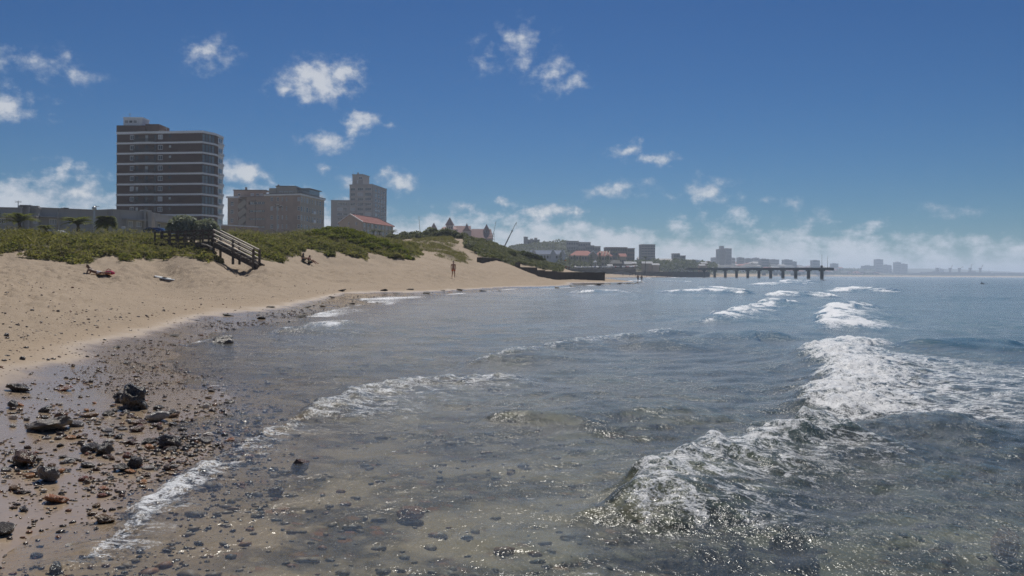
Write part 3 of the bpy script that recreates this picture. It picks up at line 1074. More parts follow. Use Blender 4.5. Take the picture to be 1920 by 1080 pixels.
def wall_face(mb, F, z0, z1, ops=(), depth=.22):
    xs = sorted({0.0, F.W, *[o[0] for o in ops], *[o[1] for o in ops]})
    zs = sorted({z0, z1, *[o[2] for o in ops], *[o[3] for o in ops]})
    xs = [x for x in xs if -1e-6 <= x <= F.W + 1e-6]
    zs = [z for z in zs if z0 - 1e-6 <= z <= z1 + 1e-6]
    for i in range(len(xs) - 1):
        run = None
        for j in range(len(zs) - 1):
            cx, cz = (xs[i] + xs[i + 1]) / 2, (zs[j] + zs[j + 1]) / 2
            hole = any(o[0] < cx < o[1] and o[2] < cz < o[3] for o in ops)
            if hole:
                if run is not None:
                    mb.quad(F.at(xs[i], run), F.at(xs[i + 1], run), F.at(xs[i + 1], zs[j]), F.at(xs[i], zs[j]))
                    run = None
            elif run is None:
                run = zs[j]
        if run is not None:
            mb.quad(F.at(xs[i], run), F.at(xs[i + 1], run), F.at(xs[i + 1], zs[-1]), F.at(xs[i], zs[-1]))
    for (a, b, c, d) in [o[:4] for o in ops]:
        q = [(a, c), (b, c), (b, d), (a, d)]
        for k in range(4):
            p0, p1 = q[k], q[(k + 1) % 4]
            mb.quad(F.at(*p1), F.at(*p0), F.at(*p0, -depth), F.at(*p1, -depth))
        mb.quad(*[F.at(*p, -depth) for p in q])
    return mb


_WM = {}


def window_mesh(wd, ht, nx, nz, fr):
    key = (round(wd, 2), round(ht, 2), nx, nz, fr)
    if key not in _WM:
        f = MB()
        t = .11 if wd > .6 else .07
        y0, y1 = .08, .15
        f.bx(0, wd, y0, y1, 0, t).bx(0, wd, y0, y1, ht - t, ht).bx(0, t, y0, y1, t, ht - t).bx(wd - t, wd, y0, y1, t, ht - t)
        for k in range(1, nx):
            f.bx(wd * k / nx - .03, wd * k / nx + .03, y0 + .01, y1 - .01, t, ht - t)
        for k in range(1, nz):
            f.bx(t, wd - t, y0 + .013, y1 - .013, ht * k / nz - .03, ht * k / nz + .03)
        a = f.mesh('window')
        a.materials.append(M[fr])
        p = MB().bx(t * .5, wd - t * .5, .11, .125, t * .5, ht - t * .5)
        b = p.mesh('pane')
        b.materials.append(M['glass'])
        c = b.copy()
        c.materials.clear()
        c.materials.append(M['glass_bright'])
        _WM[key] = (a, b, c)
    return _WM[key]


def windows(T, F, ops, nx=2, nz=1, fr='white_trim', bright=False, parent=None):
    for (a, b, c, d) in [o[:4] for o in ops]:
        me, pe, pb = window_mesh(b - a, d - c, nx, nz, fr)
        o = link(bpy.data.objects.new('window', me), T.e)
        o.location = F.at(a, c) - T.loc
        o.rotation_euler = (0, 0, math.atan2(F.x.y, F.x.x))
        link(bpy.data.objects.new('pane', pb if bright else pe), o)


def ring(poly, off):
    """offset an outline (counter-clockwise xy) outwards"""
    n = len(poly)
    out = []
    for i in range(n):
        p0, p1, p2 = Vector(poly[i - 1]), Vector(poly[i]), Vector(poly[(i + 1) % n])
        d1, d2 = (p1 - p0).normalized(), (p2 - p1).normalized()
        n1, n2 = Vector((d1.y, -d1.x)), Vector((d2.y, -d2.x))
        b = (n1 + n2)
        b = b / max(b.length_squared / 2, .35)
        out.append(tuple(p1 + b * off))
    return out


def XY(u, d, v=440):
    p = P(u, v, d)
    return (p.x, p.y)


def antenna(T, p, h, parent=None, arms=True):
    mb = MB().tube([p, (p[0], p[1], p[2] + h)], .06, 5)
    if arms:
        for k in (.8, .92):
            mb.bar((p[0] - .5, p[1], p[2] + h * k), (p[0] + .5, p[1], p[2] + h * k), .05)
    T.part(mb, 'antenna', 'metal_grey', parent)


# ------------------------------------------------------------------ tall dark brick tower with white bands
def brick_tower():
    A, B, C, E, Fp = XY(218, 261), XY(378, 257), XY(402, 261.5), XY(408, 264.2), XY(417.5, 268.5)
    Gp, Hp = (Fp[0] - 8, Fp[1] + 14), (A[0] - 1.5, A[1] + 18)
    poly = [A, B, C, E, Fp, Gp, Hp]
    T = Thing('apartment_tower', 'tall dark brick apartment tower with white floor bands and glazed corner', 'building', ((A[0] + Fp[0]) / 2, 262, 5))
    zt, zb = P(300, 248.5, 259).z, P(300, 403.5, 259).z
    st = (zt - zb) / 8
    bands = [zb + st * k for k in range(9)]
    z0, z1 = 5.0, zt
    fs = [Face(poly[i], poly[(i + 1) % 7]) for i in range(7)]
    w = MB()
    F0, F1, F2, F3 = fs[:4]
    cols = [(243.3, 251.2, 1.35), (253.5, 259.2, 1.5), (271, 277.5, 2.1), (288.5, 292.8, 1.5), (295.6, 304.6, 1.35), (315.5, 320.8, .9)]
    o0, o1, o2, o3 = [], [], [], []
    for k in range(-1, 8):
        top = (bands[k + 1]) - .62
        for (ua, ub, h) in cols:
            a, b = F0.uv(ua, 330)[0], F0.uv(ub, 330)[0]
            o0.append((a, b, top - h, top))
        for j in range(4):
            o1.append((F1.W * (.02 + .245 * j), F1.W * (.02 + .245 * j) + F1.W * .225, top - 2.15, top + .12))
        o3.append((F3.W * .12, F3.W * .88, top - 1.35, top + .12))
    wall_face(w, F0, z0, z1, o0)
    wall_face(w, F1, z0, z1, o1)
    wall_face(w, F2, z0, z1)
    for i in (4, 5, 6):
        wall_face(w, fs[i], z0, z1)
    w.quad(*[(p[0], p[1], z1) for p in poly])
    T.part(w, 'wall', 'brick_dark')
    w = MB()
    wall_face(w, F3, z0, z1 - .8, o3)
    T.part(w, 'bay_wall', 'white_paint')
    windows(T, F0, [o for i, o in enumerate(o0) if i % 6 in (0, 4)], 2, 1)
    windows(T, F0, [o for i, o in enumerate(o0) if i % 6 in (1, 3, 5)], 1, 1, 'metal_dark')
    windows(T, F0, [o for i, o in enumerate(o0) if i % 6 == 2], 1, 1, 'metal_dark')
    windows(T, F1, o1, 1, 2, 'metal_dark', True)
    windows(T, F3, o3, 2, 1, 'white_trim', True)
    for k, z in enumerate(bands):
        hh = .26 if k < 8 else .34
        r = ring(poly, .16)
        T.part(MB().prism(r, z - hh, z + hh), 'floor_band', 'white_trim')
        # bulging parapet panels on the sea side
        if k < 8:
            a, b = F3.at(F3.W * .05, 0, .22), F3.at(F3.W * .95, 0, .22)
            T.part(MB().box(((a.x + b.x) / 2, (a.y + b.y) / 2, z + .62), (F3.W * .9, .5, .66), math.atan2(F3.x.y, F3.x.x)), 'spandrel', 'white_paint')
        # balcony with rail
        xa, xb = F0.uv(250.8, 330)[0], F0.uv(293.5, 330)[0]
        pts = []
        n = 8
        for j in range(n + 1):
            q = j / n
            pts.append(F0.at(xa + (xb - xa) * q, 0, .35 + .75 * (1 - (2 * q - 1) ** 4)))
        slab = [(p.x, p.y) for p in pts] + [tuple(F0.at(xb, 0, .05))[:2], tuple(F0.at(xa, 0, .05))[:2]]
        sl = T.part(MB().prism(slab, z - .31, z + .22), 'balcony', 'white_trim')
        if k < 8:
            rl = MB()
            for j in range(n):
                p, q = pts[j], pts[j + 1]
                for h in (1.05, .62, .30):
                    rl.bar((p.x, p.y, z + .2 + h), (q.x, q.y, z + .2 + h), .07)
                for s in (0, .25, .5, .75):
                    m = p.lerp(q, s)
                    rl.bar((m.x, m.y, z + .22), (m.x, m.y, z + 1.25), .07)
            T.part(rl, 'railing', 'metal_dark', sl)
    # roof structures
    f0 = F0.uv
    def roofbox(u0, u1, v0, dd, dep, name, mat, zlow):
        a, b = P(u0, v0, 259 + dd), P(u1, v0, 259 + dd)
        return T.part(MB().bx(a.x, b.x, 259 + dd, 259 + dd + dep, zlow, a.z), name, mat), a, b
    roofbox(218.5, 272, 235, 3.2, 9, 'roof_block', 'brick_dark', zt + .3)
    roofbox(272.5, 298.5, 232.5, 4.5, 8, 'roof_block', 'brick_dark', zt + .3)
    ph, a, b = roofbox(231.5, 267, 221, 5.5, 5, 'penthouse', 'white_paint', zt + .4)
    for k in range(3):
        ua = 234.3 + 8 * k
        Fp2 = Face((a.x, a.y - .16), (b.x, b.y - .16))
        xa, zz = Fp2.uv(ua, 230)
        xb, zy = Fp2.uv(ua + 5.4, 226)
        windows(T, Fp2, [(xa, xb, zz, zy)], 2, 1, 'metal_dark')
    T.part(MB().bx(a.x - .15, b.x + .15, a.y - .15, a.y + 5.2, a.z, a.z + .2), 'penthouse_roof', 'white_trim')
    antenna(T, (P(241, 220, 265).x, 266, a.z + .2), 1.4)
    antenna(T, (P(307, 240, 262).x, 264, zt + .3), 2.2)
    for (u0, u1, h) in ((297, 306, .8), (306, 316, .55), (324, 331, .4)):
        q, r = P(u0, 240, 262), P(u1, 240, 262)
        T.part(MB().bx(q.x, r.x, 262, 264, zt + .3, zt + .34 + h), 'roof_vent', 'concrete')
    T.part(MB().cone((P(275, 400, 258).x, F0.at(8, 0).y - .75), .45, .45, bands[0] + .5, bands[0] + .62, 10), 'satellite_dish', 'white_trim')


brick_tower()


# ------------------------------------------------------------------ tan apartment block
def tan_block():
    Q1, Q2, Q3 = XY(496.6, 369), XY(563, 364), XY(607.5, 391)
    Q4, Q5 = (Q3[0] - 20, Q3[1] + 6), (Q1[0] - 3, Q1[1] + 26)
    poly = [Q1, Q2, Q3, Q4, Q5]
    T = Thing('apartment_block', 'tan brick apartment block with white cornice, stair flights and roof terrace', 'building', ((Q1[0] + Q2[0]) / 2, 372, 10))
    zt = P(530, 366, 366).z
    z0 = 9.0
    F0, F1 = Face(Q1, Q2), Face(Q2, Q3)
    o0, o1 = [], []
    rows = [(369.7, 377.2), (387, 394.6), (403.8, 411.4), (420.7, 428.4), (437, 445)]
    for (va, vb) in rows:
        for (ua, ub) in ((507, 512), (518.5, 523), (528, 530.4), (536, 538.4), (557.5, 562.2)):
            xa, za = F0.uv(ua, vb)
            xb, _ = F0.uv(ub, vb)
            o0.append((xa, xb, za, F0.uv(ua, va)[1]))
        n = 9
        za, zb = o0[-1][2], o0[-1][3]
        for j in range(n):
            c = F1.W * (j + .5) / n
            hw = .95 if j in (0, 2, 7) else .55
            o1.append((c - hw, c + hw, za - .3, zb + .1))
    w = MB()
    wall_face(w, F0, z0, zt, o0)
    wall_face(w, Face(Q3, Q4), z0, zt)
    wall_face(w, Face(Q4, Q5), z0, zt)
    wall_face(w, Face(Q5, Q1), z0, zt)
    w.quad(*[(p[0], p[1], zt) for p in poly])
    T.part(w, 'wall', 'brick_tan')
    w = MB()
    wall_face(w, F1, z0, zt, o1)
    T.part(w, 'sea_front', 'render_beige')
    windows(T, F0, o0, 2, 2)
    windows(T, F1, o1, 1, 2)
    T.part(MB().prism(ring(poly, .45), zt - .1, zt + .55), 'cornice', 'white_trim')
    T.part(MB().prism(ring(poly, .62), zt + .56, zt + .85), 'cornice_cap', 'roof_dark')
    for zc in (o0[6][2] - .7, o0[11][2] - .7):
        for j in (4,):
            c = F1.at(F1.W * .5, zc, .5)
            bal = T.part(MB().box(c, (2.6, 1.0, .25), math.atan2(F1.x.y, F1.x.x)), 'balcony', 'white_trim')
            T.part(MB().box(c + Vector((0, 0, .6)) + F1.n * .45, (2.6, .1, .9), math.atan2(F1.x.y, F1.x.x)), 'balustrade', 'white_trim', bal)
    # roof terrace
    a, b = P(500, 352, 371), P(556, 352, 371)
    T.part(MB().bx(P(519, 350, 373).x, P(556, 350, 373).x, 372, 382, zt + .85, P(530, 350.3, 373).z), 'penthouse', 'render_beige')
    T.part(MB().bx(P(507, 350, 373).x, P(520, 350, 373).x, 371, 380, zt + .85, P(510, 353.6, 373).z), 'penthouse_wing', 'render_beige')
    T.part(MB().bx(P(518, 350, 373).x, P(556.6, 350, 373).x, 371.4, 382.4, P(530, 350.3, 373).z, P(530, 350.3, 373).z + .3), 'penthouse_roof', 'roof_dark')
    FP = Face((P(519, 350, 372).x, 371.9), (P(556, 350, 372).x, 371.9))
    windows(T, FP, [(FP.W * .12 + k * 2.1, FP.W * .12 + k * 2.1 + 1.5, zt + 1.0, zt + 2.2) for k in range(3)], 2, 1, 'white_trim', True)
    T.part(MB().bx(P(520.5, 346, 374).x, P(523, 346, 374).x, 374, 375, P(520, 350, 373).z, P(520, 346, 374).z), 'chimney', 'brick_tan')
    # glazed pavilion at the sea end
    c0 = F1.at(F1.W * .62, 0, -3)
    g = T.part(MB().box((c0.x, c0.y, zt + 2.2), (12, 5, 2.5), math.atan2(F1.x.y, F1.x.x)), 'roof_pavilion', 'glass_bright')
    T.part(MB().box((c0.x, c0.y, zt + 3.6), (14, 6.5, .28), math.atan2(F1.x.y, F1.x.x)), 'pavilion_roof', 'roof_dark', g)
    rl = MB()
    for F in (F0, F1):
        for h in (.5, .95):
            rl.bar(F.at(.2, zt + .85 + h, -.1), F.at(F.W - .2, zt + .85 + h, -.1), .06)
        for j in range(int(F.W / 1.6)):
            rl.bar(F.at(.3 + j * 1.6, zt + .85, -.1), F.at(.3 + j * 1.6, zt + 1.8, -.1), .06)
    T.part(rl, 'terrace_railing', 'metal_grey')
    # stair wing on the land side
    L0, L1, L2, L3 = XY(426.5, 378), XY(446, 377), XY(461.5, 377), XY(497.5, 375)
    zl = P(440, 371.5, 378).z
    FA, FB, FC = Face(L0, L1), Face(L1, L2), Face(L2, L3)
    oa = []
    for (va, vb) in ((378, 385.3), (393, 401), (409.5, 417)):
        xa, za = FA.uv(432, vb)
        oa.append((xa, FA.uv(438, vb)[0], za, FA.uv(432, va)[1]))
    w = MB()
    wall_face(w, FA, z0, zl, oa)
    wall_face(w, Face((L0[0], L0[1] + 20), L0), z0, zl)
    w.quad((L0[0], L0[1], zl), (L1[0], L1[1], zl), (L1[0], L1[1] + 20, zl), (L0[0], L0[1] + 20, zl))
    T.part(w, 'stair_wing', 'brick_tan')
    windows(T, FA, oa, 2, 2)
    T.part(MB().bx(L0[0] - .5, L1[0] + .2, L0[1] - .7, L0[1] + 20, zl + .002, zl + .7), 'cornice', 'white_trim')
    og = []
    for (va, vb) in ((377.8, 384), (393.6, 398.6), (408.6, 413), (424, 428)):
        xa, za = FC.uv(466.5, vb)
        og.append((xa, FC.W - .4, za, FC.uv(466.5, va)[1]))
    w = MB()
    wall_face(w, FC, z0, zl + .3, og, 1.6)
    w.bx(L1[0], L2[0], L1[1] + 3.0, L1[1] + 3.2, z0, zl)
    w.quad((L1[0], L1[1], zl + .3), (L3[0], L3[1], zl + .3), (L3[0], L3[1] + 18, zl + .3), (L1[0], L1[1] + 18, zl + .3))
    T.part(w, 'gallery_wall', 'brick_tan')
    for o in og:
        n = 4
        sp = [(o[0] + (o[1] - o[0]) * k / n + .12, o[0] + (o[1] - o[0]) * (k + 1) / n - .12, o[2] + .25, o[3] - .1) for k in range(n)]
        windows(T, Face(FC.at(0, 0, -.6), FC.at(FC.W, 0, -.6)), sp, 2, 1)
    for k in range(4):
        vt = 378.5 + 15.2 * k
        p, q = P(446.5, vt + 11.5, 377.4), P(461, vt - 1, 377.4)
        T.part(MB().bar(p, q, .5, 2.2), 'stair_flight', 'render_beige')
        r = P(446.5, vt + 11.5, 378.6)
        T.part(MB().bx(L1[0], L2[0], L1[1] + .9, L1[1] + 3, p.z - .2, p.z + .1), 'stair_landing', 'render_beige')
    # set-back storey
    z2 = P(460, 357.5, 384).z
    FS = Face(XY(437.5, 383), XY(499, 383))
    os_ = [(FS.uv(ua, 366)[0], FS.uv(ub, 366)[0], FS.uv(ua, 367)[1], FS.uv(ua, 362.5)[1]) for ua, ub in ((446, 450.5), (470, 476), (480, 486), (487, 493))]
    w = MB()
    wall_face(w, FS, zl + .3, z2, os_)
    wall_face(w, Face((FS.A.x, FS.A.y + 10), FS.A), zl + .3, z2)
    w.quad(FS.at(0, z2), FS.at(FS.W, z2), FS.at(FS.W, z2, -10), FS.at(0, z2, -10))
    T.part(w, 'upper_storey', 'brick_tan')
    windows(T, FS, os_, 2, 1)
    T.part(MB().bx(FS.A.x - .3, FS.B.x, FS.A.y - .4, FS.A.y + 10, z2 + .01, z2 + .3), 'roof_edge', 'roof_dark')
    q = P(461, 357, 386)
    T.part(MB().bx(q.x - .4, q.x + .4, 386, 386.8, z2 + .3, z2 + 1.7), 'chimney', 'brick_tan')


tan_block()


# ------------------------------------------------------------------ grey slab tower
def grey_tower():
    A, B, C = XY(655, 514), XY(696.5, 510), XY(724.5, 540)
    D, E = (C[0] - 14, C[1] + 12), (A[0] - 4, A[1] + 30)
    poly = [A, B, C, D, E]
    T = Thing('apartment_tower', 'grey stepped apartment tower rising behind the red tiled house', 'building', ((A[0] + B[0]) / 2, 520, 12))
    zt = P(675, 347, 512).z
    z0 = 10.0
    F0, F1 = Face(A, B), Face(B, C)
    o0, o1, o2 = [], [], []
    L = XY(620.3, 515)
    FL = Face(L, A)
    zl = P(640, 376.5, 515).z
    for k in range(9):
        va = 352 + 9.35 * k
        vb = va + (5.6 if k != 1 else 6.2)
        for (ua, ub) in ((657, 666), (670, 681), (684, 696)):
            xa, za = F0.uv(ua, vb)
            o0.append((xa, min(F0.uv(ub, vb)[0], F0.W - .15), za, F0.uv(ua, va)[1]))
        for (fa, fb) in ((.22, .34), (.42, .52), (.62, .70), (.80, .88)):
            o1.append((F1.W * fa, F1.W * fb, o0[-1][2], o0[-1][3]))
        if k > 2:
            for (ua, ub) in ((632.5, 641.8), (643, 651.2)):
                xa, za = FL.uv(ua, vb)
                o2.append((xa, FL.uv(ub, vb)[0], za, FL.uv(ua, va)[1]))
    w = MB()
    wall_face(w, F0, z0, zt, o0)
    wall_face(w, F1, z0, zt, o1)
    for p, q in ((C, D), (D, E), (E, A)):
        wall_face(w, Face(p, q), z0, zt)
    w.quad(*[(p[0], p[1], zt) for p in poly])
    T.part(w, 'wall', 'render_grey')
    w = MB()
    wall_face(w, FL, z0, zl, o2)
    wall_face(w, Face((L[0], L[1] + 16), L), z0, zl)
    w.quad((L[0], L[1], zl), (A[0], A[1], zl), (A[0], A[1] + 16, zl), (L[0], L[1] + 16, zl))
    T.part(w, 'side_wing', 'render_grey')
    windows(T, F0, o0, 3, 1)
    windows(T, F1, o1, 2, 1)
    windows(T, FL, o2, 3, 1)
    T.part(MB().prism(ring(poly, .15), zt - .15, zt + .5), 'parapet', 'render_grey')
    T.part(MB().bx(L[0] - .15, A[0] - .2, L[1] - .2, L[1] + 16, zl + .002, zl + .4), 'parapet', 'render_grey')
    a, b, c = P(660.7, 328, 516), P(681, 328, 516), P(692.5, 330, 526)
    zp = a.z
    pp = [(a.x, 516), (b.x, 514.5), (c.x, 526), (a.x, 528)]
    ph = T.part(MB().prism(pp, zt, zp), 'lift_house', 'render_grey')
    T.part(MB().prism(ring(pp, .3), zp, zp + .35), 'lift_house_roof', 'concrete')
    FW = Face((pp[0][0], pp[0][1] - .16), (pp[1][0], pp[1][1] - .16))
    windows(T, FW, [(FW.W * .62, FW.W * .95, zp - 2.6, zp - 1.2), (FW.W * .45, FW.W * .55, zp - 5, zp - 3.2)], 2, 1)
    antenna(T, (P(662.5, 328, 518).x, 518, zp + .3), 2.4, arms=False)
    T.part(MB().bx(P(670, 328, 518).x, P(672.5, 328, 518).x, 518, 519, zp + .3, zp + 1.7), 'vent_stack', 'concrete')
    antenna(T, (P(657.5, 340, 515).x, 515.5, zt + .4), 2.3, arms=False)
    for k in range(7):
        antenna(T, (L[0] + 1 + k * 1.4, L[1] + 3, zl + .4), 1.5, arms=False)


grey_tower()


# ------------------------------------------------------------------ red roofed house
def red_house():
    A, B, C = XY(636, 424), XY(679, 413), XY(737, 452)
    D = (C[0] - (B[0] - A[0]), C[1] - (B[1] - A[1]))
    T = Thing('red_roofed_house', 'beige two storey house with long red tiled roof and gable end', 'house', ((A[0] + C[0]) / 2, 430, 10))
    ze = P(679, 414.5, 413).z
    z0 = 9.0
    zr = P(670, 401.2, 418).z
    F0, F1 = Face(A, B), Face(B, C)
    o0 = [(F0.uv(ua, vb)[0], F0.uv(ub, vb)[0], F0.uv(ua, vb)[1], F0.uv(ua, va)[1]) for ua, ub, va, vb in
          ((652.5, 655, 417, 422), (666, 670, 416.5, 422), (652.5, 655, 430, 436), (666, 670, 430, 436))]
    o1 = []
    for zz in (ze - 2.4, ze - 5.4):
        for j in range(8):
            c = F1.W * (j + .6) / 8.4
            o1.append((c - 1.1, c + 1.1, zz, zz + 1.6))
    w = MB()
    wall_face(w, F0, z0, ze, o0)
    wall_face(w, F1, z0, ze, o1, .5)
    wall_face(w, Face(C, D), z0, ze)
    wall_face(w, Face(D, A), z0, ze)
    mid0 = (Vector(A) + Vector(B)) / 2
    mid1 = (Vector(C) + Vector(D)) / 2
    w.quad((*A, ze), (*B, ze), (*mid0, zr - .15))
    T.part(w, 'wall', 'render_beige')
    windows(T, F0, o0, 2, 2)
    windows(T, F1, o1, 3, 1)
    ex = (Vector(B) - Vector(A)).normalized()
    ey = (Vector(C) - Vector(B)).normalized()
    Ao, Bo = Vector(A) - ex * .8 - ey * .6, Vector(B) + ex * .8 - ey * .6
    Co, Do = Vector(C) + ex * .8 + ey * 1.0, Vector(D) - ex * .8 + ey * 1.0
    m0, m1 = mid0 - ey * .6, mid1 - ey * 5.5
    e2 = ze - .35
    r = MB()
    def slab(*pts):
        r.quad(*pts)
        r.quad(*[(p[0], p[1], p[2] - .25) for p in reversed(pts)])
        for k in range(len(pts)):
            p, q = pts[k], pts[(k + 1) % len(pts)]
            r.quad(q, p, (p[0], p[1], p[2] - .25), (q[0], q[1], q[2] - .25))
    slab((*Bo, e2), (*Co, e2), (*m1, zr), (*m0, zr))
    slab((*Do, e2), (*Ao, e2), (*m0, zr), (*m1, zr))
    slab((*Co, e2), (*Do, e2), (*m1, zr))
    ro = T.part(r, 'roof', 'roof_red')
    # tile courses
    for k in range(1, 9):
        q = k / 9
        a, b = Bo.lerp(m0, q), Co.lerp(m1, q)
        zz = e2 + (zr - e2) * q
        T.part(MB().bar((a.x, a.y, zz + .05), (b.x, b.y, zz + .05), .12, .10), 'tile_course', 'roof_red', ro)
    T.part(MB().bar((*m0, zr + .08), (*m1, zr + .08), .35, .25), 'ridge', 'roof_red', ro)
    T.part(MB().bar((*m1, zr + .08), (*Co, e2 + .1), .3, .22), 'hip_ridge', 'roof_dark', ro)
    T.part(MB().bar((*Ao, e2 + .0), (*m0, zr + .02), .22, .34), 'barge_board', 'white_trim', ro)
    T.part(MB().bar((*Bo, e2 + .0), (*m0, zr + .02), .22, .34), 'barge_board', 'white_trim', ro)
    for j in range(9):
        p = F1.at(F1.W * j / 8.4 + .2, 0, .15)
        T.part(MB().bx(p.x - .15, p.x + .15, p.y - .15, p.y + .15, z0, ze - .4), 'pilaster', 'render_beige')


red_house()


# ------------------------------------------------------------------ turreted hotel
def hotel():
    d = 560
    T = Thing('turreted_hotel', 'pale pink hotel with pointed brown turrets behind the dune bushes', 'hotel', (P(870, 440, d).x, d, 8))
    def turret(u0, u1, vt, ve, vb, nm, dd=0, open_=False):
        a, b, tip = P(u0, ve, d + dd), P(u1, ve, d + dd), P((u0 + u1) / 2, vt, d + dd)
        c = ((a.x + b.x) / 2, d + dd)
        r = (b.x - a.x) / 2
        zb = P(u0, vb, d).z
        if open_:
            for k in range(6):
                q = math.pi / 3 * k + .2
                T.part(MB().tube([(c[0] + r * .7 * math.cos(q), c[1] + r * .7 * math.sin(q), a.z - 2.2), (c[0] + r * .7 * math.cos(q), c[1] + r * .7 * math.sin(q), a.z)], .14, 6), 'column', 'white_paint')
            T.part(MB().cone(c, r * .8, r * .8, zb, a.z - 2.2, 12), nm, 'render_pink')
        else:
            T.part(MB().cone(c, r * .82, r * .82, zb, a.z, 12), nm, 'render_pink')
            for k in range(5):
                q = -math.pi / 2 + (k - 2) * .5
                p = (c[0] + r * .83 * math.cos(q), c[1] + r * .83 * math.sin(q))
                T.part(MB().box((p[0], p[1], a.z - 1.6), (.5, .1, 1.2), q + math.pi / 2), 'window', 'glass')
        T.part(MB().cone(c, r * 1.12, .03, a.z, tip.z, 12), 'turret_roof', 'roof_pinkbrown')
    turret(807.5, 819.5, 417.5, 428.5, 455, 'turret')
    turret(835, 851.5, 407, 422.5, 455, 'turret', -3)
    turret(906.5, 918, 420, 431.5, 456, 'turret', 4, True)
    def wing(u0, u1, vt, ve, vb, dd, dep, hip, ns=6):
        a, b = P(u0, ve, d + dd), P(u1, ve, d + dd)
        zt, ze, zb = P(u0, vt, d + dd).z, a.z, 6.0
        F = Face((a.x, d + dd), (b.x, d + dd))
        ops = []
        for k in range(ns):
            c = F.W * (k + .5) / ns
            for r_ in range(3):
                z = ze - 2.6 - 3.0 * r_
                ops.append((c - .6, c + .6, z, z + 1.5))
        w = MB()
        wall_face(w, F, zb, ze, ops)
        wall_face(w, Face((b.x, d + dd), (b.x, d + dd + dep)), zb, ze)
        wall_face(w, Face((a.x, d + dd + dep), (a.x, d + dd)), zb, ze)
        T.part(w, 'wall', 'render_pink')
        windows(T, F, ops, 2, 1)
        r = MB()
        y0, y1 = d + dd - .6, d + dd + dep + .6
        ym = (y0 + y1) / 2
        x0, x1 = a.x - .5, b.x + .5
        r.quad((x0, y0, ze), (x1, y0, ze), (x1 - hip, ym, zt), (x0 + hip, ym, zt))
        r.quad((x1, y1, ze), (x0, y1, ze), (x0 + hip, ym, zt), (x1 - hip, ym, zt))
        r.quad((x1, y0, ze), (x1, y1, ze), (x1 - hip, ym, zt))
        r.quad((x0, y1, ze), (x0, y0, ze), (x0 + hip, ym, zt))
        r.quad((x0, y1, ze), (x1, y1, ze), (x1, y0, ze), (x0, y0, ze))
        T.part(r, 'roof', 'roof_pinkbrown')
    wing(827, 856, 424, 430, 455, 0, 12, 1.5, 5)
    wing(850, 881, 422.5, 436, 455, 3, 12, .3, 5)
    wing(880, 923, 428, 447, 457, -2, 16, 1.5, 7)
    # gable with its own small spire
    a, b, tp = P(868, 433, d - 1), P(882, 436, d - 1), P(873, 418, d - 1)
    T.part(MB().prism([(a.x, d - 1.5), (b.x, d - 1.5), (b.x, d + 4), (a.x, d + 4)], 6, a.z), 'gable_bay', 'render_pink')
    T.part(MB().quad((a.x - .4, d - 2, a.z), (b.x + .4, d - 2, a.z), ((a.x + b.x) / 2, d - 2, tp.z - 2.2)).quad((b.x + .4, d - 2, a.z), (b.x + .4, d + 4, a.z), ((a.x + b.x) / 2, d + 4, tp.z - 2.2), ((a.x + b.x) / 2, d - 2, tp.z - 2.2))
           .quad((a.x - .4, d + 4, a.z), (a.x - .4, d - 2, a.z), ((a.x + b.x) / 2, d - 2, tp.z - 2.2), ((a.x + b.x) / 2, d + 4, tp.z - 2.2)), 'gable_roof', 'roof_pinkbrown')
    T.part(MB().cone(((a.x + b.x) / 2, d + 1), 1.4, .03, tp.z - 3.2, tp.z, 8), 'turret_roof', 'roof_pinkbrown')
    # scaffolding at the sea end
    s = MB()
    a, b = P(917, 438, d - 4), P(927, 456, d - 4)
    for i in range(4):
        x = a.x + (b.x - a.x) * i / 3
        s.bar((x, d - 4, 4), (x, d - 4, a.z), .16)
    for j in range(6):
        z = a.z - 1.8 * j
        s.bar((a.x, d - 4, z), (b.x, d - 4, z), .14)
    T.part(s, 'scaffold', 'metal_dark')


hotel()


